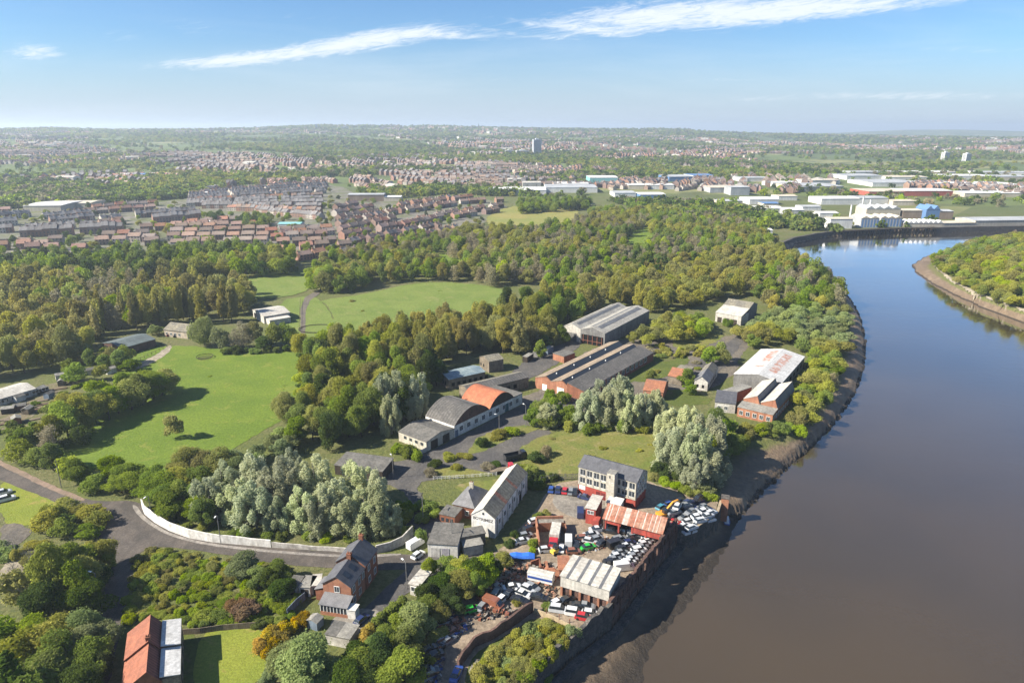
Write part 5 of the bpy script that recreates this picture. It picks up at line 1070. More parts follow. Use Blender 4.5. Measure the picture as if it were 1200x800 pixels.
# --- brick works by the river
t, w, l = bld('brick_works', 'red brick works with two saw tooth bays and low front range near the river', 'factory', site_long((862, 478), (906, 485), (931, 457), 4))
walls(t, w, 5.5, 3.6, m=BRICK_O, name='front_range'); flat_roof(t, w, 5.5, 3.62, FELT_P, tilt=.5, th=.15)
for i in range(2):
    x0 = w * (.02 + .5 * i); bw = w * .48; y0 = 5.55; ll = l - 5.5
    b = MB().prism([(x0, -.2), (x0 + bw, -.2), (x0 + bw, 3.9), (x0 + bw * .8, 7.2), (x0, 5.0)], y0, y0 + ll, 1); b.build('bay_wall', BRICK_O, t)
    q = [(x0 - .1, y0 - .1, 5.02), (x0 + bw * .8, y0 - .1, 7.23), (x0 + bw * .8, y0 + ll, 7.23), (x0 - .1, y0 + ll, 5.02)]; b = MB().hexa(q, [(v[0], v[1], v[2] + .15) for v in q]); b.build('slope', PALE, t)
    q = [(x0 + bw * .81, y0 + .2, 7.1), (x0 + bw + .03, y0 + .2, 3.95), (x0 + bw + .03, y0 + ll - .2, 3.95), (x0 + bw * .81, y0 + ll - .2, 7.1)]; b = MB().hexa(q, [(v[0] + .1, v[1], v[2] + .06) for v in q]); b.build('north_light', mat('blue_grey_slate', (.10, .115, .14), (.075, .085, .11), .5, .6, .3, .4), t)
for i in range(5): win(t, 'f', .8 + i * 2.4, 1.0, 1.2, 1.5, (w, l), FRAMEW)
for i in range(7): win(t, 'r', 1.0 + i * 3.0, 1.0, 1.4, 1.5, (w, l), FRAMEW)
t, w, l = bld('pump_house', 'small white walled brick pump house in front of the brick works', 'hut', site((838, 471), (862, 474), (868, 462), 3.6)); walls(t, w, l, 3.6, m=WHITE_D); flat_roof(t, w, l, 3.62, SLATE, tilt=.5)
for s in (1, 3.4): win(t, 'f', s, 1.2, 1.1, 1.2, (w, l))
t, w, l = bld('brick_store', 'square orange brick store with felt roof between the patched shed and brick works', 'store', site((846, 458), (857, 462), (873, 451), 4)); walls(t, w, l, 4, m=BRICK_O); flat_roof(t, w, l, 4.02, FELT_P)
# --- shed at the far end of the works
t, w, l = bld('end_shed', 'grey shed with tall rear block at the far end of the works', 'shed', site((839, 364), (869, 369), (886, 355), 6)); l = min(l, 24)
walls(t, w, l * .45, 5, m=PALE, name='low_wall'); b = MB().hexa([(-.2, -.2, 5.02), (w + .2, -.2, 5.02), (w + .2, l * .45, 7.2), (-.2, l * .45, 7.2)], [(-.2, -.2, 5.2), (w + .2, -.2, 5.2), (w + .2, l * .45, 7.4), (-.2, l * .45, 7.4)]); b.build('low_roof', PALE, t)
walls(t, w, l * .5, 7.4, 9.4, 0, GREYW, 'tall_wall', y0=l * .46); gable_roof(t, w, l * .5, 7.4, 9.4, 0, LICHEN_SHADE, .2, y0=l * .46, name='tall_roof')
for i in range(3): door(t, 'f', 1.2 + i * 4.2, 2.4, 2.8, (w, l), TIMBER)
# --- farm
t, w, l = bld('farm_barn', 'long low farm barn with pale grey roof above the bright meadow', 'barn', site((296, 363), (309, 371), (332, 362), 4)); walls(t, w, l, 4, 5.4, 1, WHITE_D); gable_roof(t, w, l, 4, 5.4, 1, PALE, .3); door(t, 'f', 2, 3, 3, (w, l), DARKIN); walls(t, 6, l * .8, 2.8, m=WHITE_D, name='lean_to_wall', x0=w + .03, y0=1); flat_roof(t, 6, l * .8, 2.82, PALE, w + .03, 1, name='lean_to_roof')
t, w, l = bld('farm_cottage', 'cream farm cottage with brown roof beside the pale willow', 'cottage', site((192, 386), (219, 389), (222, 381), 3.6)); walls(t, w, l, 3.6, 6, 0, mat('cream_render', (.5, .42, .33), None, .5)); gable_roof(t, w, l, 3.6, 6, 0, LICHEN_SHADE, .3)
for i in range(4): win(t, 'f', 1 + i * 2.6, 1.1, 1.1, 1.2, (w, l))
t, w, l = bld('dark_barn', 'dark timber barn with grey green roof at the edge of the wood', 'barn', site((120, 402), (143, 408), (168, 394), 3.4)); walls(t, w, l, 3.4, 4.8, 1, BRICK_D); gable_roof(t, w, l, 3.4, 4.8, 1, mat('grey_green_sheet', (.14, .17, .17), (.10, .12, .12), .3, .7), .3); door(t, 'f', 1.6, 2.5, 2.6, (w, l), DARKIN)
# --- allotments
t, w, l = bld('glasshouse', 'long white roofed glasshouse on the allotments', 'greenhouse', site((-22, 461), (-3, 468), (34, 452), 2.8)); walls(t, w, l, 2.6, 3.8, 1, WHITE_D); gable_roof(t, w, l, 2.6, 3.8, 1, PALE, .1)
for i in range(5): win(t, 'r', 1 + i * 3.6, .9, 2.4, 1.2, (w, l), FRAMEW)
for i, (px, py, w_, l_, m_, lab) in enumerate([(2, 486, 4, 3, TIMBER, 'dark pitched allotment shed by the bare trees'), (16, 483, 4, 3, BRICK_D, 'brown allotment shed with felt roof beside the dark one'), (66, 446, 5, 3, WHITE_D, 'pale allotment hut beyond the hedge clump'), (102, 440, 4.5, 3, PALE, 'small cream allotment hut at the wood edge'), (126, 439, 4, 3, WHITE, 'white hut by the hedge clump'), (20, 472, 3.5, 3, ZINC, 'white allotment cabin on the cinder ground'), (46, 462, 3.5, 2.6, TIMBER, 'small dark shed beyond the glasshouse'), (58, 468, 3, 2.4, BLUEF, 'blue grey shed beside the bean rows'), (34, 486, 3.4, 2.6, WOOD, 'plain wooden shed in the middle of the plots'), (8, 474, 3.2, 2.4, WHITE_D, 'stained white shed under the glasshouse wall'), (76, 452, 3.2, 2.4, WOOD, 'wooden shed near the pale hut'), (90, 447, 3.4, 2.6, FELT, 'grey felted shed near the cream hut'), (26, 496, 3.6, 2.8, BRICK, 'brick allotment store at the hedge end')]):
    t, w, l = bld('allotment_shed', lab, 'shed', ((*P(px, py), 0), R(20 + i * 9), w_, l_), 'allotment sheds'); walls(t, w, l, 2.0, 2.6, 0, m_); gable_roof(t, w, l, 2.0, 2.6, 0, FELT if i % 2 else FELT_P, .15)
for i, (px, py) in enumerate([(30, 468), (36, 474), (42, 480), (26, 475), (55, 458), (80, 450), (86, 446), (12, 502), (20, 508), (48, 470), (52, 474), (64, 460), (70, 456), (38, 492), (30, 480), (6, 492), (0, 498), (14, 492)]):
    p = P(px, py); b = MB(); b.box(-2.4, -.7, 0, 2.4, .7, .35); o = b.build('planting_bed', WOOD if i % 2 else mat('bare_soil', (.13, .085, .055), None, 1.0)); o.location = (*p, 0); o.rotation_euler = (0, 0, R(30)); tag(o, 'raised wooden planting bed on the allotments', 'planting bed', 'raised beds on the allotments')
# ------------------------------------------------------------------ walls, fences, poles
def wall_line(name, label, cat, pts, h, th, m, z0=None, ragged=0.0, step=2.0, coping=None, group=None):
    """one standing wall along a line; every corner keeps its own height; ragged: broken top"""
    V = []; F = []; P_ = []; H = []
    for i in range(len(pts) - 1):
        a, b = np.array(pts[i]), np.array(pts[i + 1]); n = max(1, int(np.hypot(*(b - a)) / step))
        for j in range(n): P_.append(a + (b - a) * j / n); H.append((h[i] + (h[i + 1] - h[i]) * j / n) if hasattr(h, '__len__') else h)
    P_.append(np.array(pts[-1])); H.append(h[-1] if hasattr(h, '__len__') else h); P_ = np.array(P_)
    T = np.gradient(P_, axis=0); T /= np.linalg.norm(T, axis=1, keepdims=True) + 1e-9; N = np.stack([-T[:, 1], T[:, 0]], 1)
    zg = hz(P_[:, 0], P_[:, 1]) if z0 is None else np.full(len(P_), z0)
    for i, p in enumerate(P_):
        t = H[i] + (random.random() - .6) * ragged; l, r = p + N[i] * th / 2, p - N[i] * th / 2
        base = -.4 if z0 is None else 0; top = zg[i] + t if z0 is None else t
        V += [(l[0], l[1], zg[i] + base), (r[0], r[1], zg[i] + base), (r[0], r[1], top), (l[0], l[1], top)]
    for i in range(len(P_) - 1):
        a = i * 4; b = a + 4; F += [(a + 1, b + 1, b + 2, a + 2), (b, a, a + 3, b + 3), (a + 2, b + 2, b + 3, a + 3), (a, b, b + 1, a + 1)]
    F += [(0, 1, 2, 3), tuple(len(V) - 4 + k for k in (3, 2, 1, 0))]
    o = link(name, mesh_from(name, V, F, m)); tag(o, label, cat, group); return o
px_l = lambda l, z=None: [P(*p) if z is None else P0(*p, z) for p in l]
wall_line('road_wall', 'long curving white wall along the road bend', 'wall', px_l([(167, 594), (170, 602), (182, 612), (200, 622), (222, 630), (250, 635), (285, 638), (318, 641)]), [2.8, 2.8, 2.8, 2.6, 2.6, 2.4, 2.2, 2.0], .3, WHITE, ragged=.25)
wall_line('stained_wall', 'low stained white wall continuing along the road to the entrance', 'wall', px_l([(319, 641), (350, 643), (385, 645), (415, 648), (440, 648)]), [1.6, 1.3, 1.2, 1.3, 1.5], .3, WHITE_D, ragged=.3)
wall_line('entrance_wall', 'tall weathered white wall at the works entrance', 'wall', px_l([(441, 648), (458, 644), (472, 638), (484, 628)]), [2.2, 2.4, 2.6, 3.2], .35, WHITE_D, ragged=.2)
wall_line('broken_river_wall', 'ruined stone river wall with broken ragged top', 'wall', [(-12, 84.5), (1.5, 102.5), (6.5, 108.6), (11.5, 114.5), (17, 119.6), (21.3, 123)], [.6, .9, 1.2, 1.4, 2.4, 3.2], .9, QSTONE, z0=-6.4, ragged=1.3, step=1.1)
o = wall_line('river_wall_ledge', 'stone footing ledge along the foot of the river wall', 'ledge', [(-10, 82.5), (3.1, 100.9), (13.2, 113), (22.2, 121.6), (33.2, 138), (44.8, 154.6)], -3.3, 1.9, QSTONE, z0=-6.6, ragged=.25, step=1.6)
def arcade():
    """the tall brick wall of the vanished warehouse: a wall with real arched openings bricked up behind"""
    A, B = np.array([20.9, 122.9]), np.array([42.4, 154.4]); L = float(np.hypot(*(B - A))); t = thing('warehouse_wall', 'tall roofless brick warehouse wall with a row of arched windows above the river', 'wall', (A[0], A[1], 0), math.atan2(*(B - A)[::-1]))
    b = MB(); b.box(0, -.35, -6.4, L, .35, -1.2); n = 16; pw = L / n; top = 3.9
    for i in range(n + 1): x = i * pw; b.box(max(0, x - pw * .24), -.35, -1.2, min(L, x + pw * .24), .35, 2.2)
    for i in range(n):
        x0, x1 = i * pw + pw * .24, (i + 1) * pw - pw * .24; k = 6
        b.box(x0, -.35, -1.2, x1, .35, .5)
        for j in range(k):
            a0, a1 = math.pi * j / k, math.pi * (j + 1) / k; xa, xb = (x0 + x1) / 2 - math.cos(a0) * (x1 - x0) / 2, (x0 + x1) / 2 - math.cos(a1) * (x1 - x0) / 2; z_ = 2.2 + (math.sin(a0) + math.sin(a1)) / 2 * .6
            b.box(xa, -.35, z_, xb, .35, 3.1)
        for x_ in (i * pw - pw * .24 if i else 0, ): pass
    for i in range(n + 1): x = i * pw; b.box(max(0, x - pw * .24), -.35, 2.2, min(L, x + pw * .24), .35, 3.1)
    for i in range(n * 2):
        z_ = top + random.uniform(-.45, .15) * (1.6 if random.random() < .25 else 1); b.box(L * i / (n * 2), -.34, 3.1, L * (i + 1) / (n * 2), .34, z_)
    b.build('wall', BRICK_D, t, fix=False)
    c = MB().box(.1, -.50, -1.9, L - .1, -.36, -1.65); c.build('string_course', QSTONE, t)
    c = MB()
    for i in range(n + 1):
        if i % 2 == 0: c.box(max(.05, i * pw - .28), -.62, -6.2, min(L - .05, i * pw + .28), -.36, 1.6)
    c.build('buttress', BRICK_D, t)
    for i in range(n):
        x0, x1 = i * pw + pw * .26, (i + 1) * pw - pw * .26
        if i % 3 != 1: MB().box(x0, .0, .5, x1, .15, 2.75).build('arch_infill', BRICK, t)
arcade()
wall_line('end_quay_wall', 'low pale coped quay wall round the scrap car corner', 'wall', [(42.6, 154.6), (46.2, 153.4), (55.6, 162.2), (58.4, 168.4)], [2.2, 1.0, .9, 1.0], .6, QSTONE, z0=-6.4, ragged=.12, step=1.4)
wall_line('quay_coping', 'pale weathered coping on the low quay wall', 'coping', [(46.4, 153.6), (55.5, 162.3), (58.2, 168.2)], 1.25, .7, mat('pale_coping', (.42, .33, .22), None, .6), z0=1.06, ragged=.1)
tq = thing('gate_pillar', 'square orange brick pillar at the river end of the scrapyard', 'pillar', (*P0(849.5, 588, 1), 0), R(-20)); MB().box(-1, -1, -6, 1, 1, 2.5).build('shaft', BRICK_O, tq); MB().box(-1.12, -1.12, 2.51, 1.12, 1.12, 2.75).build('cap', QSTONE, tq)
wall_line('plot_wall', 'dark old brick wall winding along the plot of bushes', 'wall', px_l([(537, 782), (548, 768), (556, 757), (574, 750), (600, 734), (624, 716)]), [2.2, 2.4, 2.4, 2.6, 2.8, 2.8], .5, BRICK_D, ragged=.7, step=1.4)
t = thing('yard_fence', 'sand coloured low wall with rusty posts below the striped shed', 'fence', (0, 0, 0))
o = wall_line('wall', None, None, px_l([(626, 718), (650, 728), (678, 742)]), 1.3, .3, mat('sand_render', (.46, .36, .23), None, .7), ragged=.12); o.parent = t; 
for px, py in [(640, 723), (655, 730), (667, 736)]:
    p = P(px, py); MB().box(p[0] - .09, p[1] - .35, 0, p[0] + .09, p[1] - .17, 2.6).build('post', RUSTY, t)
def fence(name, label, px, h, m, pale=True, step=1.6, group=None):
    pts = px_l(px); t = thing(name, label, 'fence', (0, 0, 0), 0, group); rails = MB(); posts = MB()
    for a, b in zip(pts, pts[1:]):
        L = np.hypot(*(b - a)); n = max(1, int(L / step)); z = float(h1(*a)); d = (b - a) / L; nn = np.array([-d[1], d[0]])
        for f in ((.35, .8) if pale else (.9,)):
            q0, q1 = a - nn * .03, b - nn * .03; q2, q3 = b + nn * .03, a + nn * .03; rails.hexa([(*q, z + h * f) for q in (q0, q1, q2, q3)], [(*q, z + h * f + .1) for q in (q0, q1, q2, q3)])
        for i in range(n + 1):
            p = a + (b - a) * i / n; posts.box(p[0] - .07, p[1] - .07, z - .2, p[0] + .07, p[1] + .07, z + h)
        if pale:
            for i in range(n * 3):
                p = a + (b - a) * (i + .5) / (n * 3); rails.box(p[0] - .04, p[1] - .04, z + .05, p[0] + .04, p[1] + .04, z + h * .92)
    rails.build('rail', m, t); o = posts.build('slats', m, t); return t
fence('yard_palisade', 'thin metal palisade fence between scrapyard and vacant lot', [(634, 566), (655, 562), (678, 562)], 2.2, GREYW)
fence('lodge_fence', 'white picket fence along the works road behind the lodge', [(508, 562), (545, 560), (582, 557)], 1.2, FRAMEW, True, 2.2)
fence('paddock_fence', 'wooden post and rail fence round the farm paddock', [(398, 396), (352, 402), (350, 398), (352, 352)], 1.3, WOOD, False, 3.0)
fence('track_fence', 'wooden fence along the farm track by the meadow', [(152, 428), (178, 416), (200, 405)], 1.3, WOOD, False, 2.4)
wall_line('garden_fence', 'blue grey board fence beside the brick house garden', 'fence', px_l([(337, 722), (348, 710), (358, 702)]), 1.9, .12, BLUEF)
wall_line('lawn_fence', 'grey garden fence along the top of the lawn', 'fence', px_l([(206, 744), (235, 742), (262, 738), (300, 735)]), 1.4, .12, WOOD)
t = thing('livestock_ring', 'round rail ring on the grass below the farm', 'pen', (*P(240, 419), 0)); b = MB()
for i in range(20): a = 6.283 * i / 20; c = 6.283 * (i + 1) / 20; b.tube([(3.6 * math.cos(a), 3.6 * math.sin(a), .7), (3.6 * math.cos(c), 3.6 * math.sin(c), .7)], .14, 5)
b.build('rail', TIMBER, t); MB().tube([(0, 0, .08), (0, 0, .16)], [3.2, 3.2], 20).build('floor', G_ROUGH, t)
t = thing('riding_ring', 'large oval sand ring with dark rail in the paddock', 'pen', (*P(373, 386), 0)); b = MB()
for i in range(28): a = 6.283 * i / 28; c = 6.283 * (i + 1) / 28; b.tube([(10 * math.cos(a), 7.5 * math.sin(a), .6), (10 * math.cos(c), 7.5 * math.sin(c), .6)], .22, 5)
b.build('rail', TIMBER, t)
def lamp(px, py, h, label, cat='street lamp', name='street_lamp'):
    t = thing(name, label, cat, (*P(px, py), 0), random.uniform(0, 6)); MB().tube([(0, 0, -.3), (0, 0, h * .5), (0, 0, h)], [.12, .10, .08]).build('pole', GREYW, t)
    if name == 'street_lamp':
        MB().tube([(0, 0, h), (.5, 0, h + .25), (1.3, 0, h + .3)], .06).build('arm', GREYW, t); MB().box(.9, -.15, h + .2, 1.7, .15, h + .36).build('head', FRAMEW, t)
    else:
        MB().box(-.9, -.06, h - .7, .9, .06, h - .55).build('cross_arm', TIMBER, t)
lamp(119, 708, 8, 'grey street lamp beside the side lane'); lamp(259, 636, 8, 'street lamp in front of the curving white wall'); lamp(178, 606, 6.5, 'street lamp at the head of the road bend'); lamp(72, 571, 9, 'dark pole with crown of twigs beside the upper road', 'pole', 'utility_pole')
lamp(468, 505, 9, 'thin pole beside the barrel roofed sheds', 'pole', 'utility_pole'); lamp(616, 500, 8, 'lamp post on the works road corner'); lamp(585, 508, 7, 'lamp post facing the barrel roofed sheds'); lamp(496, 612, 9, 'pole among bushes in front of the lodge', 'pole', 'utility_pole'); lamp(530, 640, 8, 'pole on the garage block forecourt', 'pole', 'utility_pole')
lamp(461, 560, 7, 'lamp post beside the dark sheds on the works road'); lamp(477, 690, 7, 'thin lamp post in the lane by the hut')
t, w, l = bld('dark_shed', 'dark open lean-to shed at the end of the silver poplars', 'shed', site((392, 545), (448, 553), (452, 538), 3)); walls(t, w, l, 3, m=TIMBER); flat_roof(t, w, l, 3.02, FELT, tilt=.6)
# ------------------------------------------------------------------ vehicles
TYRE = plain('tyre', (.02, .02, .02), .9, 0, .2); CGLASS = plain('car_glass', (.02, .025, .03), .06, 0, .8); DARKTRIM = plain('dark_trim', (.03, .03, .032), .6)
PAINT = {k: plain('paint_' + k, c, .28, 0, .5, .6) for k, c in dict(white=(.60, .60, .59), silver=(.46, .47, .48), grey=(.20, .21, .22), black=(.018, .018, .02), blue=(.03, .07, .26), red=(.40, .025, .03), green=(.03, .36, .04), dark_blue=(.02, .03, .09), orange=(.65, .27, .02), yellow=(.6, .42, .06), teal=(.05, .2, .26), rust=(.22, .085, .05)).items()}
def loft(b, st, mi=0):
    """sections (x, half width low, half width high, z low, z high) joined end to end"""
    V = []; F = []
    for x, a, c, z0, z1 in st: V += [(x, -a, z0), (x, a, z0), (x, c, z1), (x, -c, z1)]
    for i in range(len(st) - 1):
        for j in range(4): F.append((i * 4 + j, i * 4 + (j + 1) % 4, (i + 1) * 4 + (j + 1) % 4, (i + 1) * 4 + j))
    n = len(V); F += [(3, 2, 1, 0), (n - 4, n - 3, n - 2, n - 1)]; b.add(V, F, mi)
def car_parts(kind):
    if kind == 'hatchback':
        body = [(-1.95, .70, .74, .35, .62), (-1.8, .82, .80, .22, .88), (-.9, .85, .82, .2, .90), (.9, .85, .82, .2, .88), (1.65, .83, .74, .2, .74), (1.98, .68, .62, .3, .58)]; cab = [(-1.72, .78, .66, .86, .95), (-1.35, .79, .60, .88, 1.36), (.25, .79, .60, .88, 1.38), (1.0, .78, .66, .86, .93)]; roof = [(-1.33, .60, .56, 1.35, 1.40), (.24, .60, .56, 1.37, 1.42)]; wx = (-1.2, 1.22)
    elif kind == 'saloon':
        body = [(-2.2, .70, .72, .35, .72), (-2.0, .84, .78, .22, .90), (-.9, .87, .84, .2, .92), (.9, .87, .84, .2, .90), (1.85, .84, .76, .2, .76), (2.22, .68, .62, .3, .58)]; cab = [(-1.55, .76, .64, .88, .94), (-.85, .80, .60, .9, 1.36), (.35, .80, .60, .9, 1.38), (1.15, .78, .66, .88, .94)]; roof = [(-.83, .60, .56, 1.35, 1.40), (.34, .60, .56, 1.37, 1.42)]; wx = (-1.35, 1.38)
    elif kind == 'estate':
        body = [(-2.25, .74, .76, .35, .7), (-2.15, .88, .84, .22, .98), (-.9, .9, .86, .2, 1.0), (.9, .9, .86, .2, .98), (1.8, .87, .78, .2, .84), (2.2, .7, .64, .3, .62)]; cab = [(-2.1, .82, .70, .96, 1.04), (-1.85, .83, .66, .98, 1.58), (.35, .83, .66, .98, 1.60), (1.15, .8, .68, .96, 1.02)]; roof = [(-1.83, .66, .62, 1.57, 1.63), (.34, .66, .62, 1.59, 1.65)]; wx = (-1.35, 1.38)
    else:
        body = [(-2.4, .88, .84, .3, 1.95), (-2.3, .94, .88, .25, 2.05), (1.0, .94, .88, .25, 2.05), (1.35, .94, .84, .25, 1.9), (1.95, .93, .82, .25, 1.15), (2.45, .82, .74, .3, .9)]; cab = [(1.28, .92, .84, 1.2, 1.90), (1.40, .93, .83, 1.2, 1.84), (1.97, .80, .74, 1.17, 1.22)]; roof = None; wx = (-1.5, 1.55)
    b = MB(); loft(b, body)
    if roof: loft(b, roof)
    g = MB(); loft(g, cab)
    wh = MB().tube([(0, -.10, 0), (0, .10, 0)], .31, 10)
    mk = lambda m, nm, mt: mesh_from(nm, m.V, m.F, mt)
    return mk(b, kind + '_body', PAINT['white']), mk(g, kind + '_glass', CGLASS), mk(wh, 'wheel', TYRE), wx
CARS = {k: car_parts(k) for k in ('hatchback', 'saloon', 'estate', 'van')}
def car(xy, rz, kind, paint, label, group=None, z=0.0, wheels=True, tilt=(0, 0), name=None, scale=1.0):
    bm_, gm, wm, wx = CARS[kind]; t = thing(name or ('van' if kind == 'van' else 'parked_car'), label, 'van' if kind == 'van' else 'car', (xy[0], xy[1], z + .06), rz, group); t.rotation_euler = (tilt[0], tilt[1], rz); t.scale = (scale,) * 3
    o = link('body', bm_, t); o.material_slots[0].link = 'OBJECT'; o.material_slots[0].material = PAINT[paint]
    link('glass', gm, t)
    if wheels:
        for x in wx:
            for y in (-.76, .76): w = link('wheel', wm, t); w.location = (x, y, .31)
    return t
YA = math.atan2(154.4 - 122.9, 42.4 - 20.9)      # the run of the river wall
def cars_px(rows, where, group=None, **kw):
    for r in rows:
        px, py, ang, kind, paint = r[:5]; lab = r[5] if len(r) > 5 else '%s %s %s' % (paint.replace('_', ' '), kind, where); car(P(px, py), R(ang), kind, paint, lab, group or 'cars ' + where, **kw)
cars_px([(646, 575, 80, 'hatchback', 'blue', 'blue hatchback at the fence end of the row by the workshop'), (654, 575.5, 82, 'saloon', 'dark_blue', 'dark blue saloon second from the fence end by the workshop'), (662, 576.5, 78, 'hatchback', 'red', 'red hatchback in the row beside the workshop'), (669, 577.5, 80, 'hatchback', 'grey', 'grey hatchback in the row beside the workshop'), (674, 578, 80, 'saloon', 'black', 'black saloon against the workshop red brick wall'),
         (686, 584.5, -28, 'saloon', 'dark_blue', 'dark blue saloon askew in front of the workshop red brick wall'), (680, 603, 85, 'van', 'dark_blue', 'dark van standing alone on the concrete in front of the red office')], 'near the workshop', 'cars by the workshop')
# two ranks of old cars along the river wall
def rank(px0, px1, n, ang, cols, where, grp):
    a, b = P(*px0), P(*px1)
    for i in range(n):
        k = ('hatchback', 'estate', 'saloon', 'hatchback')[(i * 7 + n) % 4]; c = cols[i % len(cols)]
        car(a + (b - a) * i / (n - 1), R(ang) + random.uniform(-.06, .06), k, c, '%s %s %s' % (c.replace('_', ' '), k, where), grp, scale=.94)
rank((716, 661), (744, 630), 9, 20, ['black', 'grey', 'silver', 'grey', 'black', 'silver', 'dark_blue'], 'in the inner rank of parked cars', 'inner rank of cars in the scrapyard')
rank((736, 661), (761, 632), 9, 20, ['white', 'silver', 'grey', 'silver', 'white', 'grey', 'silver'], 'in the rank against the arched river wall', 'outer rank of cars by the river wall')
cars_px([(731, 667, 10, 'van', 'white', 'white van behind the striped shed roof')], 'x', 'cars behind the striped shed')
rank((733, 622), (757, 626), 5, 60, ['black', 'grey', 'teal', 'silver', 'grey'], 'in front of the rusty roofed shed', 'cars in front of the rusty shed')
cars_px([(711, 621, -22, 'saloon', 'white', 'white saloon with black bonnet in front of the red office'), (716, 624, -20, 'saloon', 'black', 'black saloon beside the white one by the rusty shed')], 'x', 'cars by the red office')
cars_px([(653, 708, 35, 'hatchback', 'white', 'white hatchback in the back corner of the pen below the striped shed'), (664, 705, 30, 'saloon', 'black', 'black saloon at the back of the pen below the striped shed'), (655, 716, -12, 'estate', 'silver', 'silver estate by the sand wall in the pen'), (674, 720, -14, 'estate', 'white', 'white people carrier by the sand wall in the pen'), (678, 712, -10, 'saloon', 'black', 'dark saloon in the middle of the pen below the striped shed'), (686, 712, -12, 'saloon', 'grey', 'grey saloon under the striped shed piers'), (692, 721, -14, 'hatchback', 'white', 'white hatchback next to the red car in the pen'), (684, 725, -16, 'hatchback', 'red', 'red hatchback in the corner against the river wall')], 'x', 'cars in the pen below the striped shed')
cars_px([(600, 690, 15, 'saloon', 'white', 'white saloon highest in the group at the mid yard'), (612, 698, -30, 'saloon', 'white', 'white saloon with dark roof in the mid yard group'), (589, 703, 55, 'hatchback', 'white', 'white hatchback on the rubble side of the mid yard group'), (598, 697, 50, 'saloon', 'black', 'black saloon between two white cars in the mid yard'), (619, 692, -35, 'hatchback', 'silver', 'silver hatchback beside the dark one in the mid yard'), (609, 705, -25, 'saloon', 'black', 'black saloon beside the winding brick wall'), (624, 690, -40, 'hatchback', 'grey', 'grey hatchback on the trailer side of the mid yard group'), (582, 697, 70, 'estate', 'grey', 'dusty grey estate half in the rubble')], 'x', 'cars in the middle of the yard')
cars_px([(612, 636, 20, 'saloon', 'silver', 'silver saloon parked in the lower place beside the long white shed'), (616, 629, 20, 'hatchback', 'grey', 'grey hatchback parked in the upper place beside the long white shed'), (622, 622, 30, 'estate', 'black', 'black estate in the shade of the long white shed')], 'x', 'cars beside the long white shed')
cars_px([(666, 636, 86, 'van', 'white', 'white van beside the red lorry in the yard'), (676, 640, 80, 'hatchback', 'black', 'dark hatchback between white van and green car'), (689, 643, 20, 'saloon', 'green', 'bright green wrecked saloon in the yard middle'), (693, 628, 15, 'saloon', 'silver', 'crumpled silver saloon on the wreck pile'), (700, 633, 25, 'hatchback', 'grey', 'grey wrecked hatchback at the wreck pile'), (706, 638, 40, 'saloon', 'black', 'black saloon at the river side of the wreck pile'), (691, 636, -20, 'hatchback', 'silver', 'silver wreck above the green car'), (684, 632, 10, 'hatchback', 'rust', 'rusty wreck behind the dark hatchback')], 'x', 'cars round the wreck pile')
cars_px([(412, 655, 15, 'hatchback', 'white', 'white hatchback on the road behind the brick house'), (487, 640, 50, 'van', 'white', 'white van tucked beside the tall entrance wall'), (490, 652, 55, 'hatchback', 'white', 'white hatchback on the road by the garage block'), (424, 728, 60, 'hatchback', 'dark_blue', 'dark blue hatchback on the house patio by the hedge')], 'x', 'cars near the brick house')
cars_px([(8, 586, 40, 'estate', 'white', 'white estate on the grass verge by the upper road'), (4, 579, 40, 'estate', 'silver', 'silver estate behind the white one on the verge')], 'x', 'cars on the verge')
cars_px([(530, 722, 40, 'saloon', 'dark_blue', 'dark blue saloon under the trees beside the scrapyard'), (522, 730, 30, 'hatchback', 'silver', 'silver hatchback half hidden under the yard trees'), (525, 742, 20, 'saloon', 'black', 'black saloon deep under the yard trees'), (518, 752, 35, 'hatchback', 'grey', 'grey wreck at the foot of the slope'), (512, 762, 50, 'hatchback', 'black', 'black wreck at the foot of the slope'), (535, 792, 75, 'saloon', 'blue', 'deep blue saloon by the bottom of the plot wall'), (200, 394, 20, 'hatchback', 'red', 'red hatchback by the cream farm cottage'), (208, 395, 20, 'hatchback', 'black', 'black hatchback by the cream farm cottage')], 'x', 'cars under the yard trees')
cars_px([(775, 596, 40, 'hatchback', 'teal', 'teal hatchback in the workshop shadow'), (784, 592, 30, 'hatchback', 'blue', 'blue hatchback in the workshop shadow'), (790, 618, 15, 'hatchback', 'red', 'dark red wreck behind the rusty shed gable')], 'x', 'cars behind the workshop')
# stacked wrecks
def wrecks(px, n, cols, where, grp, hi=2):
    poly = np.array(px_l(px)); lo, h_ = poly.min(0), poly.max(0); k = 0
    q = rng.random((900, 2)) * (h_ - lo) + lo; q = q[inpoly(q, poly)]; used = []
    for p in q:
        if k >= n: break
        if any(np.hypot(*(p - u)) < 2.35 for u in used): continue
        used.append(p)
        for lv in range(hi if random.random() < .6 else 1):
            c = random.choice(cols); kd = random.choice(['hatchback', 'saloon', 'hatchback']); car(p + rng.normal(size=2) * .25, random.choice([.5, .55, .6, 3.7]) + random.uniform(-.25, .25), kd, c, '%s scrapped car shell %s' % (c.replace('_', ' '), where), grp, z=lv * 1.15 - .1, wheels=False, tilt=(random.uniform(-.1, .1), random.uniform(-.08, .08)), name='scrap_car', scale=.95); k += 1
wrecks([(796, 588), (828, 590), (836, 600), (822, 604), (802, 608), (786, 606)], 30, ['black', 'grey', 'black', 'dark_blue', 'grey'], 'in the dark wreck stack by the river corner', 'dark stacked wrecks')
wrecks([(801, 622), (806, 612), (828, 602), (838, 604), (822, 616), (810, 626)], 20, ['white', 'silver', 'grey', 'white', 'silver'], 'in the pale wreck stack on the quay corner', 'pale stacked wrecks')
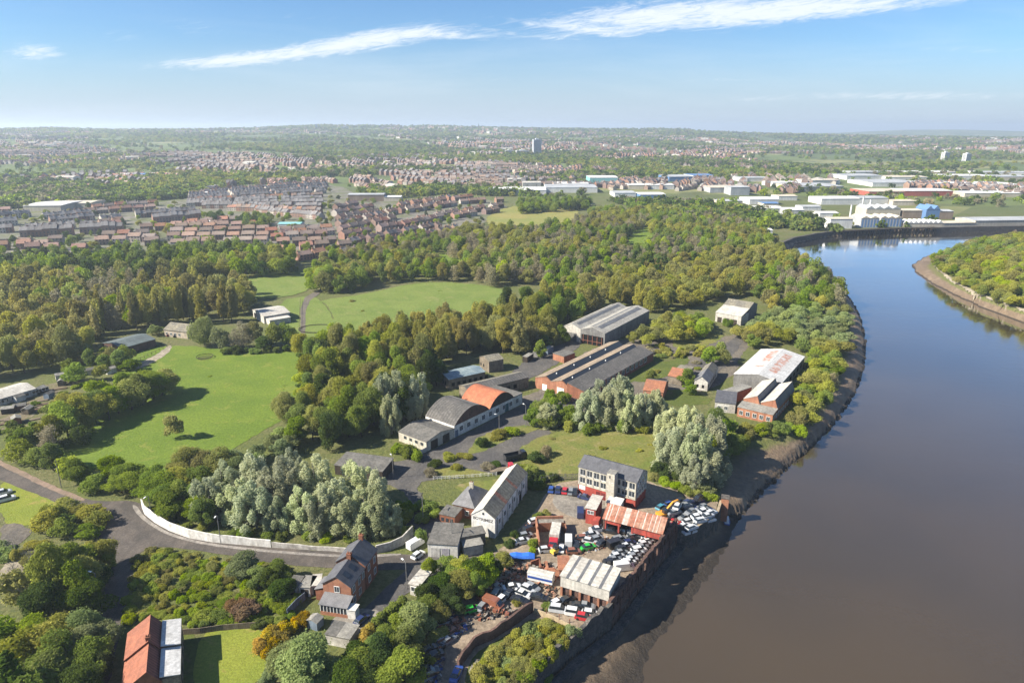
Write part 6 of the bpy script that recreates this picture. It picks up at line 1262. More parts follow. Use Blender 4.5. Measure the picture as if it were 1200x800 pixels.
car(P(793, 602), R(60), 'hatchback', 'white', 'white car lifted on the dark wreck stack', z=1.9, wheels=False, name='scrap_car')
wrecks([(622, 612), (640, 610), (640, 616), (624, 618)], 8, ['silver', 'grey', 'white', 'rust'], 'piled on the brick ruin roof', 'wrecks on the ruin', 2)
wrecks([(488, 786), (500, 766), (512, 772), (505, 795)], 10, ['grey', 'black', 'rust', 'silver', 'dark_blue'], 'heaped below the slope trees', 'wrecks below the slope', 2)
# lorries, digger, trailer, tarp, boat
def lorry(xy, rz, label, cabp, bed, name='lorry'):
    t = thing(name, label, 'lorry', (*xy, 0), rz); b = MB(); loft(b, [(1.9, 1.1, 1.05, .5, 2.5), (2.2, 1.15, 1.08, .45, 2.6), (3.3, 1.15, 1.05, .45, 2.55), (3.75, 1.1, .95, .5, 1.5)]); b.build('cab', PAINT[cabp], t)
    g = MB(); loft(g, [(3.32, 1.06, .98, 1.6, 2.45), (3.73, 1.0, .9, 1.55, 1.62)]); g.build('windscreen', CGLASS, t)
    MB().box(-4, -.5, .6, 2, .5, .9).build('chassis', DARKTRIM, t)
    if bed == 'box': MB().box(-4, -1.2, .95, 1.7, 1.2, 3.1).build('box_body', PALE, t)
    elif bed == 'tipper':
        b = MB().box(-3.8, -1.2, .95, 1.6, 1.2, 1.1).box(-3.8, -1.2, 1.1, 1.6, -1.08, 2.2).box(-3.8, 1.08, 1.1, 1.6, 1.2, 2.2).box(-3.8, -1.08, 1.1, -3.68, 1.08, 2.2).box(1.48, -1.08, 1.1, 1.6, 1.08, 2.4); b.build('tipper_body', DARKTRIM, t)
    else: MB().box(-4, -1.2, .95, 1.7, 1.2, 1.15).build('flat_bed', WOOD, t)
    for x in (-2.8, -1.6, 2.9):
        for y in (-.95, .95): w = link('wheel', CARS['van'][2], t); w.location = (x, y, .45); w.scale = (1.45, 1.6, 1.45)
lorry(P(650, 634), R(-100), 'pale boxed lorry with red cab beside the brick ruin', 'red', 'box'); lorry(P(604, 538), R(25), 'dark tipper lorry on the works forecourt', 'black', 'tipper'); lorry(P(589, 553), R(15), 'red and white lorry behind the long white shed', 'red', 'flat')
t = thing('digger', 'orange excavator arm raised in front of the dark wreck stack', 'digger', (*P(776, 606), 0), R(25)); MB().box(-1.5, -1.1, .7, 1.3, 1.1, 1.6).build('body', PAINT['orange'], t); MB().box(-.2, -1.0, 1.62, 1.2, .1, 2.6).build('cab', CGLASS, t)
MB().tube([(1.2, .4, 1.4), (3.6, .4, 3.6), (5.2, .4, 3.8)], [.32, .3, .26], 4).build('boom', PAINT['orange'], t); MB().tube([(5.2, .4, 3.8), (6.6, .4, 2.0)], [.22, .18], 4).build('dipper_arm', PAINT['orange'], t); MB().prism([(6.2, 1.2), (7.2, 1.5), (7.0, 2.1), (6.4, 2.1)], 0, .9).build('bucket', DARKTRIM, t)
for y in (-.9, .9): MB().prism([(-1.6, .1), (1.6, .1), (1.9, .4), (1.6, .7), (-1.6, .7), (-1.9, .4)], y - .25, y + .25).build('track', DARKTRIM, t)
t = thing('loader', 'small yellow loader beside the red fronted lorry', 'loader', (*P(651, 648), 0), R(40)); b = MB(); loft(b, [(-1.3, .7, .6, .5, 1.3), (.4, .75, .65, .5, 1.4), (1.4, .6, .5, .5, 1.0)]); b.build('body', PAINT['yellow'], t); MB().box(-.6, -.5, 1.42, .5, .5, 2.3).build('cab', CGLASS, t)
for x in (-.9, .9):
    for y in (-.75, .75): w = link('wheel', CARS['van'][2], t); w.location = (x, y, .4); w.scale = (1.3,) * 3
t = thing('market_trailer', 'white box trailer with blue side stripe in the yard', 'trailer', (*P(634, 681), 0), R(-20)); MB().box(-3.0, -1.1, .55, 3.0, 1.1, 2.5).build('body', PAINT['white'], t); MB().box(-2.9, -1.16, 1.2, 2.9, -1.105, 1.75).build('stripe', PAINT['blue'], t); MB().hexa([(-3.1, -1.2, 2.52), (3.1, -1.2, 2.52), (3.1, 1.2, 2.52), (-3.1, 1.2, 2.52)], [(-3.0, -.7, 2.85), (3.0, -.7, 2.85), (3.0, .7, 2.85), (-3.0, .7, 2.85)]).build('roof', PALE, t)
for x in (-.5, .5):
    for y in (-.95, .95): w = link('wheel', CARS['van'][2], t); w.location = (x, y, .35)
t = thing('skip', 'long low skip under a bright blue tarpaulin', 'skip', (*P(612, 655), 0), R(-2)); t.scale = (.86, .8, .85); MB().box(-3.4, -1.2, 0, 3.4, 1.2, 1.2).build('body', DARKTRIM, t)
b = MB(); loft(b, [(-3.5, 1.3, .9, 1.0, 1.5), (-1.8, 1.3, 1.0, 1.05, 1.8), (0, 1.3, .95, 1.0, 1.6), (1.9, 1.3, 1.0, 1.05, 1.85), (3.5, 1.3, .9, 1.0, 1.45)]); b.build('tarpaulin', plain('blue_tarpaulin', (.03, .13, .52), .5), t)
t = thing('boat', 'small blue and white boat moored under the quay corner', 'boat', (*P0(851, 611, ZW), ZW), R(78)); b = MB(); st = []
for x, w_ in ((-2.3, .75), (-1, .95), (.6, .9), (1.8, .5), (2.5, .08)): st.append((x, w_ * .6, w_, -.3, .65))
loft(b, st); b.build('hull', PAINT['blue'], t); MB().box(-1.1, -.6, .66, .7, .6, 1.5).build('cabin', PAINT['white'], t); MB().box(-2.1, -.6, .655, -1.2, .6, .72).build('deck', PAINT['white'], t)
# brick ruin in the yard
t, w, l = bld('brick_ruin', 'roofless red brick ruin with bushes and wrecks on top', 'ruin', site((629, 618), (664, 617), (672, 606), 2.6))
b = MB().box(0, 0, -.2, .35, l, 2.9).box(w - .35, 0, -.2, w, l * .8, 2.3).box(.35, l - .35, -.2, w - .35, l, 3.3).box(0, -5.5, -.2, .35, -.02, 2.2); b.build('wall', BRICK_O, t); MB().box(.4, l * .5, 2.3, w - .4, l - .4, 2.6).build('slab', CONC, t); MB().box(.4, l * .46, 0, w - .4, l * .5 - .01, 2.6).build('back_panel', BRICK, t)
RUB = mat('brick_rubble', (.33, .17, .11), (.30, .24, .18), .6, .95, .4, .1, fine=3)
def rubble(px, n, s, m, label, name='rubble'):
    poly = np.array(px_l(px)); lo, hi = poly.min(0), poly.max(0); b = MB(); q = rng.random((n * 4, 2)) * (hi - lo) + lo; q = q[inpoly(q, poly)][:n]; c = poly.mean(0)
    for p in q:
        e = segdist(p[None], poly)[0]; z = min(e * .35, 1.1) * rng.uniform(.2, 1); a, c_, d = rng.uniform(.3, 1, 3) * s; r = rng.uniform(0, 3); v = []
        for x, y in ((-a, -c_), (a, -c_), (a, c_), (-a, c_)): v.append((p[0] + x * math.cos(r) - y * math.sin(r), p[1] + x * math.sin(r) + y * math.cos(r)))
        t1, t2 = rng.normal(size=2) * .2 * s; b.hexa([(*u, z - .3) for u in v], [(v[0][0], v[0][1], z + d + t1), (v[1][0], v[1][1], z + d - t2), (v[2][0], v[2][1], z + d - t1), (v[3][0], v[3][1], z + d + t2)], int(rng.integers(len(m) if isinstance(m, list) else 1)))
    return tag(b.build(name, m, fix=False), label, kind='stuff')
rubble([(588, 668), (602, 660), (640, 660), (662, 664), (655, 675), (640, 690), (615, 680), (590, 684)], 260, .5, [RUB, BRICK_O, CONC, TIMBER], 'brick rubble and broken walls in the yard')
rubble([(548, 712), (560, 706), (606, 714), (600, 722), (560, 728)], 130, .45, [RUB, TIMBER, CONC, DARKTRIM, PAINT['rust']], 'scrap heaps beside the plot wall', 'scrap_debris')
rubble([(482, 800), (500, 772), (520, 770), (515, 800)], 150, .4, [DARKTRIM, CONC, WHITE_D, RUB, PAINT['blue']], 'loose scrap below the slope', 'scrap_debris')
rubble([(548, 785), (560, 772), (566, 778), (556, 800)], 60, .4, [CONC, WHITE_D], 'pale rubble at the plot wall foot')
rubble([(676, 632), (705, 622), (716, 634), (706, 646), (682, 650)], 70, .4, [DARKTRIM, PAINT['rust'], PAINT['silver'], RUB], 'loose car parts round the wreck pile', 'scrap_debris')
wall_line('ruin_wall', 'broken red brick wall stub standing in the rubble', 'wall', px_l([(640, 664), (642, 672), (655, 676)]), [2.2, 1.6, 2.0], .4, BRICK_O, ragged=.9, step=1)
wall_line('ruin_wall', 'lower brick wall stub nearer the blue tarpaulin', 'wall', px_l([(622, 664), (632, 662), (634, 670)]), [1.6, 1.8, 1.2], .4, BRICK, ragged=.8, step=1)
t, w, l = bld('tile_shed', 'low shed with orange roof behind the striped shed', 'shed', site((655, 668), (668, 668), (676, 654), 2.4)); walls(t, w, l, 2.4, m=BRICK_O); flat_roof(t, w, l, 2.42, TILE_O, tilt=.5)
# dark stones of the old training wall along the water
p_ = px_poly(WL_PX, ZW); b = MB(); g = np.random.default_rng(5)
def revet():
    line_ = p_[7:19]
    for a, c in zip(line_, line_[1:]):
        L = np.hypot(*(c - a)); n = int(L / .9)
        for i in range(n):
            q = a + (c - a) * i / n; nn = np.array([-(c - a)[1], (c - a)[0]]) / L; q = q + nn * g.uniform(-.6, 1.6); s = g.uniform(.35, .8); h_ = g.uniform(.3, 1.2)
            b.hexa([(q[0] - s, q[1] - s * .8, ZW - .4), (q[0] + s * .9, q[1] - s, ZW - .4), (q[0] + s, q[1] + s * .8, ZW - .4), (q[0] - s * .8, q[1] + s, ZW - .4)], [(q[0] - s * .6, q[1] - s * .5, ZW + h_), (q[0] + s * .6, q[1] - s * .5, ZW + h_ * .8), (q[0] + s * .5, q[1] + s * .6, ZW + h_), (q[0] - s * .5, q[1] + s * .5, ZW + h_ * 1.1)])
revet(); tag(b.build('stones', mat('wet_stone', (.045, .038, .032), (.07, .06, .05), .8, .7, .4, .3, fine=2), fix=False), 'dark wet stones of the old river training wall', kind='stuff')

rubble([(560, 690), (585, 680), (600, 684), (582, 696), (560, 704)], 90, .5, [DARKTRIM, RUB, TIMBER, WHITE_D, PAINT['rust']], 'scrap metal beside the trees of the yard', 'scrap_debris')
rubble([(740, 624), (760, 628), (756, 634), (738, 630)], 50, .35, [DARKTRIM, RUB, PAINT['rust']], 'loose scrap under the rusty roof', 'scrap_debris')
rubble([(640, 684), (655, 690), (650, 702), (636, 696)], 50, .35, [DARKTRIM, RUB, TIMBER], 'loose scrap beside the trailer', 'scrap_debris')
rubble([(780, 606), (800, 612), (808, 622), (792, 616)], 60, .4, [DARKTRIM, PAINT['rust'], PAINT['red'], WHITE_D], 'crushed scrap beside the wreck stacks', 'scrap_debris')
rubble([(520, 740), (548, 722), (556, 730), (530, 752)], 110, .4, [DARKTRIM, CONC, WHITE_D, RUB, PAINT['blue']], 'mixed scrap along the yard track', 'scrap_debris')
cars_px([(570, 700, 30, 'saloon', 'rust', 'rust brown wreck under the yard edge trees'), (566, 712, 60, 'hatchback', 'grey', 'grey wreck on the scrap heap by the plot wall'), (578, 710, -30, 'van', 'rust', 'rusty van wreck beside the scrap heap'), (553, 716, 20, 'hatchback', 'green', 'green wreck at the end of the scrap heap'), (632, 702, -20, 'saloon', 'black', 'black saloon parked alone beside the trailer'), (640, 646, 10, 'hatchback', 'silver', 'silver hatchback between loader and blue tarpaulin'), (722, 640, 24, 'van', 'black', 'black van at the head of the inner rank')], 'x', 'more cars in the scrapyard')
for px, py, w, h, k in [(632, 612, 5, 3.4, 'green'), (638, 608, 4, 3, 'olive'), (662, 622, 3.4, 3.6, 'lime'), (664, 626, 3, 3, 'olive'), (626, 640, 3, 3, 'lime'), (624, 648, 2.6, 2, 'lime'), (712, 704, 3, 3.6, 'green'), (690, 664, 2, 1.6, 'olive'), (648, 670, 2.6, 2, 'olive'), (606, 706, 2.4, 1.6, 'olive'), (640, 712, 2.6, 1.6, 'lime'), (598, 640, 3, 2.4, 'dark'), (604, 630, 3, 2.6, 'dark'), (588, 655, 3, 2.2, 'green')]: one('bush_' + k, px, py, w, h, 'self sown among the scrapyard walls')

wrecks([(518, 738), (536, 722), (550, 728), (540, 742), (525, 752)], 12, ['grey', 'rust', 'black', 'silver', 'dark_blue'], 'dumped along the yard track below the trees', 'wrecks along the yard track', 1)
cars_px([(700, 622, 10, 'saloon', 'silver', 'silver saloon nose to the red office porch'), (726, 634, 24, 'estate', 'grey', 'grey estate between wreck pile and inner rank'), (672, 648, 5, 'hatchback', 'rust', 'rusty hatchback alone below the white van'), (658, 644, 80, 'hatchback', 'white', 'white hatchback tight beside the red lorry')], 'x', 'cars in the upper scrapyard')
for px, py in [(10, 506), (24, 502), (38, 498), (50, 482), (62, 474), (74, 462), (88, 455), (-2, 508), (4, 482), (22, 488), (42, 474), (58, 463), (96, 452), (30, 492), (14, 478)]: one(['bush_green', 'bush_olive', 'bush_dark', 'bush_lime'][(px + py) % 4], px, py, 3.2, 1.8, 'between the allotment plots')
# ------------------------------------------------------------------ the estate, the trading estate, the towers and the far suburbs
H_SLATE = mat('house_slate', (.215, .20, .195), (.155, .145, .145), .15, .8, .2, .3, vary=.3); H_TILE = mat('house_brown_tile', (.25, .185, .15), (.20, .15, .12), .15, .85, .2, .2, vary=.3); H_RED = mat('house_red_tile', (.32, .18, .13), (.26, .145, .105), .15, .85, .2, .2, vary=.3)
H_BRICK = mat('house_brick', (.33, .205, .155), (.27, .165, .125), .2, .9, .2, .2, vary=.25); H_REND = mat('house_render', (.50, .44, .37), (.42, .37, .31), .2, .9, .2, .2, vary=.25); H_WHITE = mat('house_white', (.62, .60, .56), (.52, .50, .47), .2, .9, .2, .2, vary=.2)
HWIN = plain('house_window', (.05, .055, .06), .3)
def house_mesh(nm, w, d, e, r, wm, rm, semi=False, ch=2, wing=False, wins=2):
    b = MB(); b.prism([(0, -3), (d, -3), (d, e), (d / 2, r), (0, e)], 0, w, 0, 0)
    k = (r - e) / (d / 2); o = .3
    for s in (0, 1):
        ya, yb = (-o, d / 2) if s == 0 else (d / 2, d + o); za, zb = (e - o * k + .05, r + .05) if s == 0 else (r + .05, e - o * k + .05)
        q = [(-.1, ya, za), (w + .1, ya, za), (w + .1, yb, zb), (-.1, yb, zb)]; b.hexa(q, [(v[0], v[1], v[2] + .15) for v in q], 1)
    for i in range(ch): x = .5 if i == 0 else w - .5; b.box(x - .35, d / 2 - .4, r - .6, x + .35, d / 2 + .4, r + 1.2, 0)
    if wing: b.box(w * .1, d, -3, w * .55, d + 3.5, e - 1.2, 0); b.box(w * .05, d, e - 1.19, w * .6, d + 3.7, e - 1.0, 1)
    n = wins
    for f in range(2):
        for i in range(n):
            x = w * (i + .5) / n; b.box(x - .55, -.06, .9 + f * 2.6, x + .55, -.004, 2.2 + f * 2.6, 2)
            b.box(x - .5, d + .004, 1.0 + f * 2.6, x + .5, d + .06, 2.1 + f * 2.6, 2) if not wing else None
    return mesh_from(nm, b.V, b.F, [wm, rm, HWIN], b.I)
HM = {'slate': [house_mesh('terraced', 5.4, 8.0, 5.4, 8.4, H_BRICK, H_SLATE, wing=True, wins=2), house_mesh('terraced', 5.4, 8.0, 5.4, 8.4, H_REND, H_SLATE, wing=True)],
      'tall': [house_mesh('tall_terraced', 6.2, 9.5, 7.6, 11, H_BRICK, H_SLATE, ch=2)],
      'brown': [house_mesh('semi', 11.5, 8, 5.0, 7.6, H_BRICK, H_TILE, wins=4), house_mesh('semi', 11.5, 8, 5.0, 7.6, H_REND, H_TILE, wins=4), house_mesh('semi', 11, 8, 5, 7.8, H_BRICK, H_RED, wins=4)],
      'short': [house_mesh('terraced', 6.2, 8, 5.0, 7.7, H_BRICK, H_TILE), house_mesh('terraced', 6.2, 8, 5.0, 7.7, H_REND, H_RED), house_mesh('terraced', 6.2, 8, 5.0, 7.7, H_BRICK, H_SLATE)]}
HW = {'slate': 5.4, 'tall': 6.2, 'brown': 13.2, 'short': 6.2}
HNAME = {'slate': ('terraced_house', 'slate roofed brick terraced house'), 'tall': ('tall_terraced_house', 'tall grey roofed brick terraced house'), 'brown': ('semi_detached_house', 'brown roofed semi detached pair'), 'short': ('terraced_house', 'small brown roofed terraced house')}
HOUSES = []
def row(a, b, kind, where, gaps=0, flip=False):
    A, B = (P(*a) if a[1] < 900 else np.array(a)), P(*b); L = np.hypot(*(B - A)); n = max(1, int(L / HW[kind])); d = (B - A) / L; rz = math.atan2(d[1], d[0])
    for i in range(n):
        if gaps and i % gaps == gaps - 1: continue
        p = A + d * HW[kind] * i; HOUSES.append((p[0], p[1], rz, kind, where))
R1 = 'at the front of the estate above the tree belt'
for a, b in [((20, 289), (54, 289)), ((57, 286), (80, 285)), ((84, 297), (112, 296)), ((132, 287), (165, 286)), ((170, 289), (192, 288)), ((-20, 283), (14, 281)), ((112, 288), (128, 287))]: row(a, b, 'brown', R1)
row((24, 279), (150, 273), 'tall', 'in the long tall terrace of the estate', gaps=8); row((30, 272), (110, 268), 'slate', 'in the second terrace of the estate', gaps=9); row((112, 269), (160, 266), 'brown', 'in the second terrace of the estate')
for a, b in [((60, 263), (118, 258)), ((52, 258), (112, 253)), ((120, 262), (150, 259)), ((0, 266), (26, 264)), ((0, 274), (20, 273)), ((0, 258), (40, 254))]: row(a, b, 'slate', 'in the short slate rows by the white retail sheds')
for i, (a, b) in enumerate([((196, 283), (330, 280)), ((200, 277), (320, 273)), ((206, 271), (305, 267)), ((325, 290), (402, 286)), ((318, 283), (402, 279)), ((312, 276), (400, 271)), ((325, 298), (352, 301)), ((220, 265), (262, 263)), ((160, 279), (196, 277)), ((165, 272), (200, 270))]): row(a, b, 'brown', 'in the brown roofed rows in the middle of the estate')
row((180, 262), (238, 258), 'tall', 'in the red brick terrace above the brown roofed rows'); row((160, 256), (232, 251), 'slate', 'in the slate row beside the red terrace')
for i in range(10):
    f = (i / 9) ** .9; a = (300 - 85 * min(1, f * 3) + 10 * f, 250 - 20 * f); b = (378 + 8 * f, 258 - 43 * f ** .9); row(a, b, 'short' if i % 4 == 1 else 'slate', 'in the packed slate terraces of the old town', gaps=11)
for a, b in [((400, 266), (462, 252)), ((402, 273), (478, 258)), ((404, 281), (498, 263)), ((412, 289), (520, 268)), ((436, 295), (540, 272)), ((455, 253), (520, 242)), ((492, 262), (590, 249)), ((478, 250), (548, 240)), ((515, 256), (592, 243)), ((398, 293), (432, 290)), ((402, 302), (444, 297)), ((470, 244), (530, 235)), ((500, 240), (560, 233)), ((540, 240), (596, 237))]:
    row(a, b, 'short' if len(HOUSES) % 2 else 'brown', 'in the newer brick rows beside the yellow field', gaps=4)
for a, b in [((-30, 296), (20, 293)), ((30, 297), (80, 294)), ((200, 290), (262, 289)), ((262, 288), (318, 287)), ((200, 268), (262, 267)), ((405, 308), (430, 304)), ((352, 306), (392, 300)), ((352, 294), (398, 291)), ((120, 281), (160, 280)), ((100, 252), (190, 246)), ((110, 247), (200, 240)), ((395, 254), (440, 245)), ((396, 247), (428, 240)), ((400, 260), (450, 250)), ((0, 250), (28, 249)), ((118, 266), (160, 262)), ((240, 263), (300, 262)), ((20, 293), (60, 292)), ((150, 284), (198, 284)), ((330, 280), (400, 275)), ((475, 268), (520, 258)), ((430, 266), (470, 256))]: row(a, b, 'brown', 'in the infill rows of the estate')
def town():
    q = np.array([(h[0], h[1]) for h in HOUSES]); z = hz(q[:, 0], q[:, 1]); order = np.argsort(np.hypot(q[:, 0], q[:, 1])); cnt = {}; rest = dict(kinds={}, pts=[], scale=[], rot=[], key=[])
    for i in order:
        x, y, rz, kind, where = HOUSES[i]; nm, lab = HNAME[kind]
        if cnt.get(nm, 0) < 290:
            cnt[nm] = cnt.get(nm, 0) + 1; o = link(nm, HM[kind][int(rng.integers(len(HM[kind])))]); o.location = (x, y, z[i] + .1); o.rotation_euler = (0, 0, rz); o.scale = (1, 1, rng.uniform(.9, 1.1)); tag(o, lab + ' ' + where, 'house', 'houses ' + where)
        else:
            rest['kinds'][kind] = HM[kind]; rest['pts'].append((x, y, z[i])); rest['scale'].append((1, 1, rng.uniform(.88, 1.1))); rest['rot'].append(rz); rest['key'].append(kind)
    # suburbs climbing the far hills: streets of little houses in drifts
    far = {'f_brown': [HM['brown'][0], HM['brown'][1]], 'f_red': [HM['brown'][2], HM['short'][1]], 'f_slate': [HM['tall'][0]], 'f_white': [house_mesh('far', 12, 8, 5, 7, H_WHITE, H_TILE, ch=0)], 'f_big': [house_mesh('far', 30, 16, 7, 9, H_WHITE, PALE, ch=0)]}
    rest['kinds'].update(far); n = 0
    for _ in range(6200):
        px = rng.uniform(-50, 1250); r = math.exp(rng.uniform(math.log(1150), math.log(6200))); a = math.atan((px - 600) / 838); x, y = r * math.sin(a), r * math.cos(a)
        nz = math.sin(x / 90 + 1.7 * math.sin(y / 140)) * .5 + math.sin(y / 70 + 1.3 * math.sin(x / 120)) * .5 + .6 * math.sin(x / 330 + y / 270)
        dens = math.sin(x / 420 + 1.1) + math.sin(y / 520 + x / 900)
        if nz > .10 or dens < -.55 or (r < 2100 and rng.random() < .45) or not inpoly(np.array([[x, y]]), LAND)[0] or any(inpoly(np.array([[x, y]]), p)[0] for p in NOFAR): continue
        rz = math.sin(x / 260) * 1.2 + .4 * math.sin(y / 190); m = int(rng.integers(2, 6))
        red = math.sin(x / 510 + y / 333); k = rng.random()
        key = 'f_big' if k > .958 else 'f_white' if k > .87 else ('f_red' if red > .1 else 'f_brown') if k > .3 else 'f_slate'
        if key == 'f_big': m = 1
        for j in range(m):
            xx, yy = x + math.cos(rz) * j * 15, y + math.sin(rz) * j * 15; rest['pts'].append((xx, yy, h1(xx, yy))); s = rng.uniform(.9, 1.15) * (1 + max(0, r - 2500) / 9000); rest['scale'].append((s, s, s)); rest['rot'].append(rz + (1.57 if rng.random() < .1 else 0)); rest['key'].append(key)
    scatter('suburbs', rest, 'far suburbs of red and brown roofed houses on the hills')
    print('houses', len(HOUSES), cnt, 'suburb', len(rest['pts']))
town()
sheet('estate_streets', [(-60, 300), (20, 296), (120, 298), (200, 293), (330, 294), (400, 303), (440, 298), (520, 275), (588, 256), (596, 238), (545, 230), (440, 240), (392, 214), (290, 218), (220, 234), (100, 246), (-60, 256)], mat('estate_ground', (.20, .18, .155), (.13, .14, .06), .03, .9, .3, world=True, fine=.2), .25, amp=2)
for _ in range(620):
    px, py = rng.uniform(-20, 590), rng.uniform(218, 304); p = P(px, py)
    if inpoly(p[None], NOFAR[0])[0] and not any(abs(p[0] - h[0]) < 7 and abs(p[1] - h[1]) < 7 for h in HOUSES): put(['green', 'olive', 'dark', 'lime', 'bronze'][int(rng.integers(5))], p, rng.uniform(4, 9), rng.uniform(4.5, 9), 'among the gardens of the estate')
wood([(278, 262), (316, 260), (318, 266), (284, 268)], [('dark', 2), ('green', 1)], 8, (9, 13), (8, 11), 'in the dark park clump of the estate')
wood([(245, 258), (262, 256), (264, 262), (248, 263)], [('dark', 1), ('bronze', 1)], 8, (9, 12), (8, 10), 'beside the red terrace of the estate')
SHW = mat('shed_white', (.72, .71, .69), (.60, .59, .57), .05, .7, .15, .3); SHG = mat('shed_grey', (.45, .46, .47), (.36, .37, .38), .05, .7, .2, .3); SHB = plain('shed_blue', (.10, .19, .36), .6); SHBR = mat('shed_brown', (.32, .24, .18), (.26, .19, .14), .05, .8, .2); SHR = mat('shed_red', (.42, .12, .08), (.36, .10, .07), .05, .8, .2); SHT = plain('shed_teal', (.20, .42, .42), .6); SHC = mat('shed_cream', (.58, .52, .42), (.5, .44, .35), .05, .8, .2)
def shed(px0, px1, py, depth, h, wm, rm, label, ang=0.0, r=1.2, group='sheds of the riverside trading estate', cat='shed', name='industrial_shed', stripes=None, hump=1):
    A, B = P(px0, py), P(px1, py); w = float(np.hypot(*(B - A))); t = thing(name, label, cat, (A[0], A[1], h1(*A)), math.atan2(*(B - A)[::-1]) + R(ang), group)
    MB().box(0, 0, -3, w, depth, h).build('wall', wm, t); b = MB()
    for i in range(hump):
        x0, x1 = w * i / hump, w * (i + 1) / hump
        if ang == 0 and hump == 1: b.prism([(-.4, h + .02), (depth + .4, h + .02), (depth / 2, h + r)], -.4, w + .4, 0)
        else: b.prism([(x0, h + .02), (x1, h + .02), ((x0 + x1) / 2, h + r * 2)], -.3, depth + .3, 1)
    b.build('roof', rm, t)
    if stripes:
        b = MB(); n = stripes[1]
        for i in range(n): b.box(w * (i + .3) / n, -.12, .5, w * (i + .75) / n, -.01, h * .86)
        b.build('panel', stripes[0], t)
    return t
SHEDS = [(572, 640, 229, 60, 8, SHW, SHW, 'long white distribution shed beyond the yellow field'), (640, 700, 226, 70, 8, SHW, SHG, 'pale grey distribution shed next to the white one beyond the field'), (655, 690, 222, 50, 9, SHW, SHW, 'white shed behind the long distribution sheds'), (691, 724, 218, 60, 14, SHT, SHW, 'tall green sided white roofed warehouse'), (736, 756, 222, 40, 7, SHC, SHW, 'cream walled shed beside the tall warehouse'),
         (720, 745, 231, 40, 6, SHW, SHG, 'low grey roofed shed behind the wood edge'), (750, 780, 233, 40, 6, SHB, SHW, 'blue sided shed behind the wood edge'), (784, 812, 213, 60, 9, SHB, SHG, 'blue shed with grey roof in the far trading estate'), (812, 836, 212, 50, 10, SHW, SHB, 'white shed with blue roof in the far trading estate'), (832, 878, 226, 50, 8, SHG, SHC, 'grey shed with cream roof among the trees'), (856, 878, 229, 30, 12, SHG, SHG, 'tall grey block among the far trees'),
         (878, 912, 240, 40, 7, SHW, SHW, 'white shed behind the riverside wood'), (888, 918, 250, 30, 6, SHW, SHW, 'bright white roofed shed over the riverside trees'), (920, 942, 252, 30, 6, SHG, SHW, 'small white roofed shed next to the riverside trees'), (936, 988, 224, 80, 7, SHC, SHG, 'wide grey roofed shed in the middle trading estate'), (962, 1006, 240, 40, 8, SHW, SHW, 'white twin block above the shipyard trees'), (1006, 1040, 240, 35, 9, SHW, SHG, 'white office block above the shipyard trees'),
         (992, 1034, 211, 70, 8, SHW, SHG, 'pale shed at the back of the trading estate'), (1018, 1060, 230, 60, 7, SHR, SHC, 'cream roofed factory end with red wall'), (1060, 1116, 230, 50, 8, SHR, SHW, 'long white roofed factory with red wall'), (1022, 1078, 219, 90, 7, SHW, SHG, 'grey roofed warehouse behind the red walled factory'), (1082, 1130, 220, 80, 7, SHG, SHW, 'pale warehouse beside the grey one behind the factory'), (1134, 1200, 222, 90, 7, SHG, SHW, 'largest pale warehouse at the river road'), (1040, 1088, 212, 60, 7, SHW, SHC, 'cream roofed warehouse in the back row'), (1110, 1160, 211, 60, 8, SHW, SHW, 'white warehouse in the back row'), (1168, 1210, 212, 60, 8, SHC, SHG, 'cream walled warehouse ending the back row'),
         (972, 998, 268, 16, 10, SHW, SHC, 'white shipyard shed with blue doors on the quay'), (1057, 1083, 256, 22, 9, SHBR, SHC, 'brown walled shipyard shed'), (1100, 1116, 257, 22, 9, SHBR, SHG, 'small brown shipyard shed beside the blue gable'), (1104, 1142, 266, 18, 4, SHC, SHC, 'low cream roofed quay shed'), (1142, 1240, 265.5, 30, 6, SHC, SHG, 'very long pale quay shed'), (960, 982, 257, 20, 7, SHW, SHW, 'white shed at the back of the shipyard'),
         (895, 912, 243, 22, 5, SHC, SHB, 'blue roofed hut by the riverside wood'), (940, 962, 247, 22, 5, SHW, SHG, 'grey roofed hut above the dark bank'), (885, 905, 276, 14, 5, SHW, SHW, 'white roofed shed on the dark river bank'),
         (28, 72, 248, 60, 7, SHC, SHW, 'large white roofed retail shed behind the estate'), (76, 106, 244, 40, 6, SHC, SHC, 'flat cream supermarket behind the estate'), (18, 34, 240, 40, 6, SHG, SHG, 'grey shed beside the white retail shed'), (136, 150, 209, 40, 7, SHB, SHW, 'blue fronted shed on the hillside'), (150, 170, 209, 40, 7, SHW, SHB, 'white shed with blue roof on the hillside'), (172, 205, 207, 40, 5, SHG, SHW, 'long pale shed on the hillside'),
         (200, 256, 231, 14, 6, SHC, SHW, 'long white roofed row above the slate terraces'), (408, 450, 236, 26, 9, SHBR, SHG, 'long dark brick school with grey roof'), (450, 470, 236, 22, 6, SHC, SHW, 'white school hall beside the green'), (240, 262, 275, 14, 4, SHG, SHT, 'flat teal roofed hall in the estate'), (326, 352, 267, 16, 4, SHW, SHT, 'pale turquoise roofed sports hall in the estate'), (232, 256, 266, 12, 5, SHG, SHW, 'white canopied block beside the red terrace')]
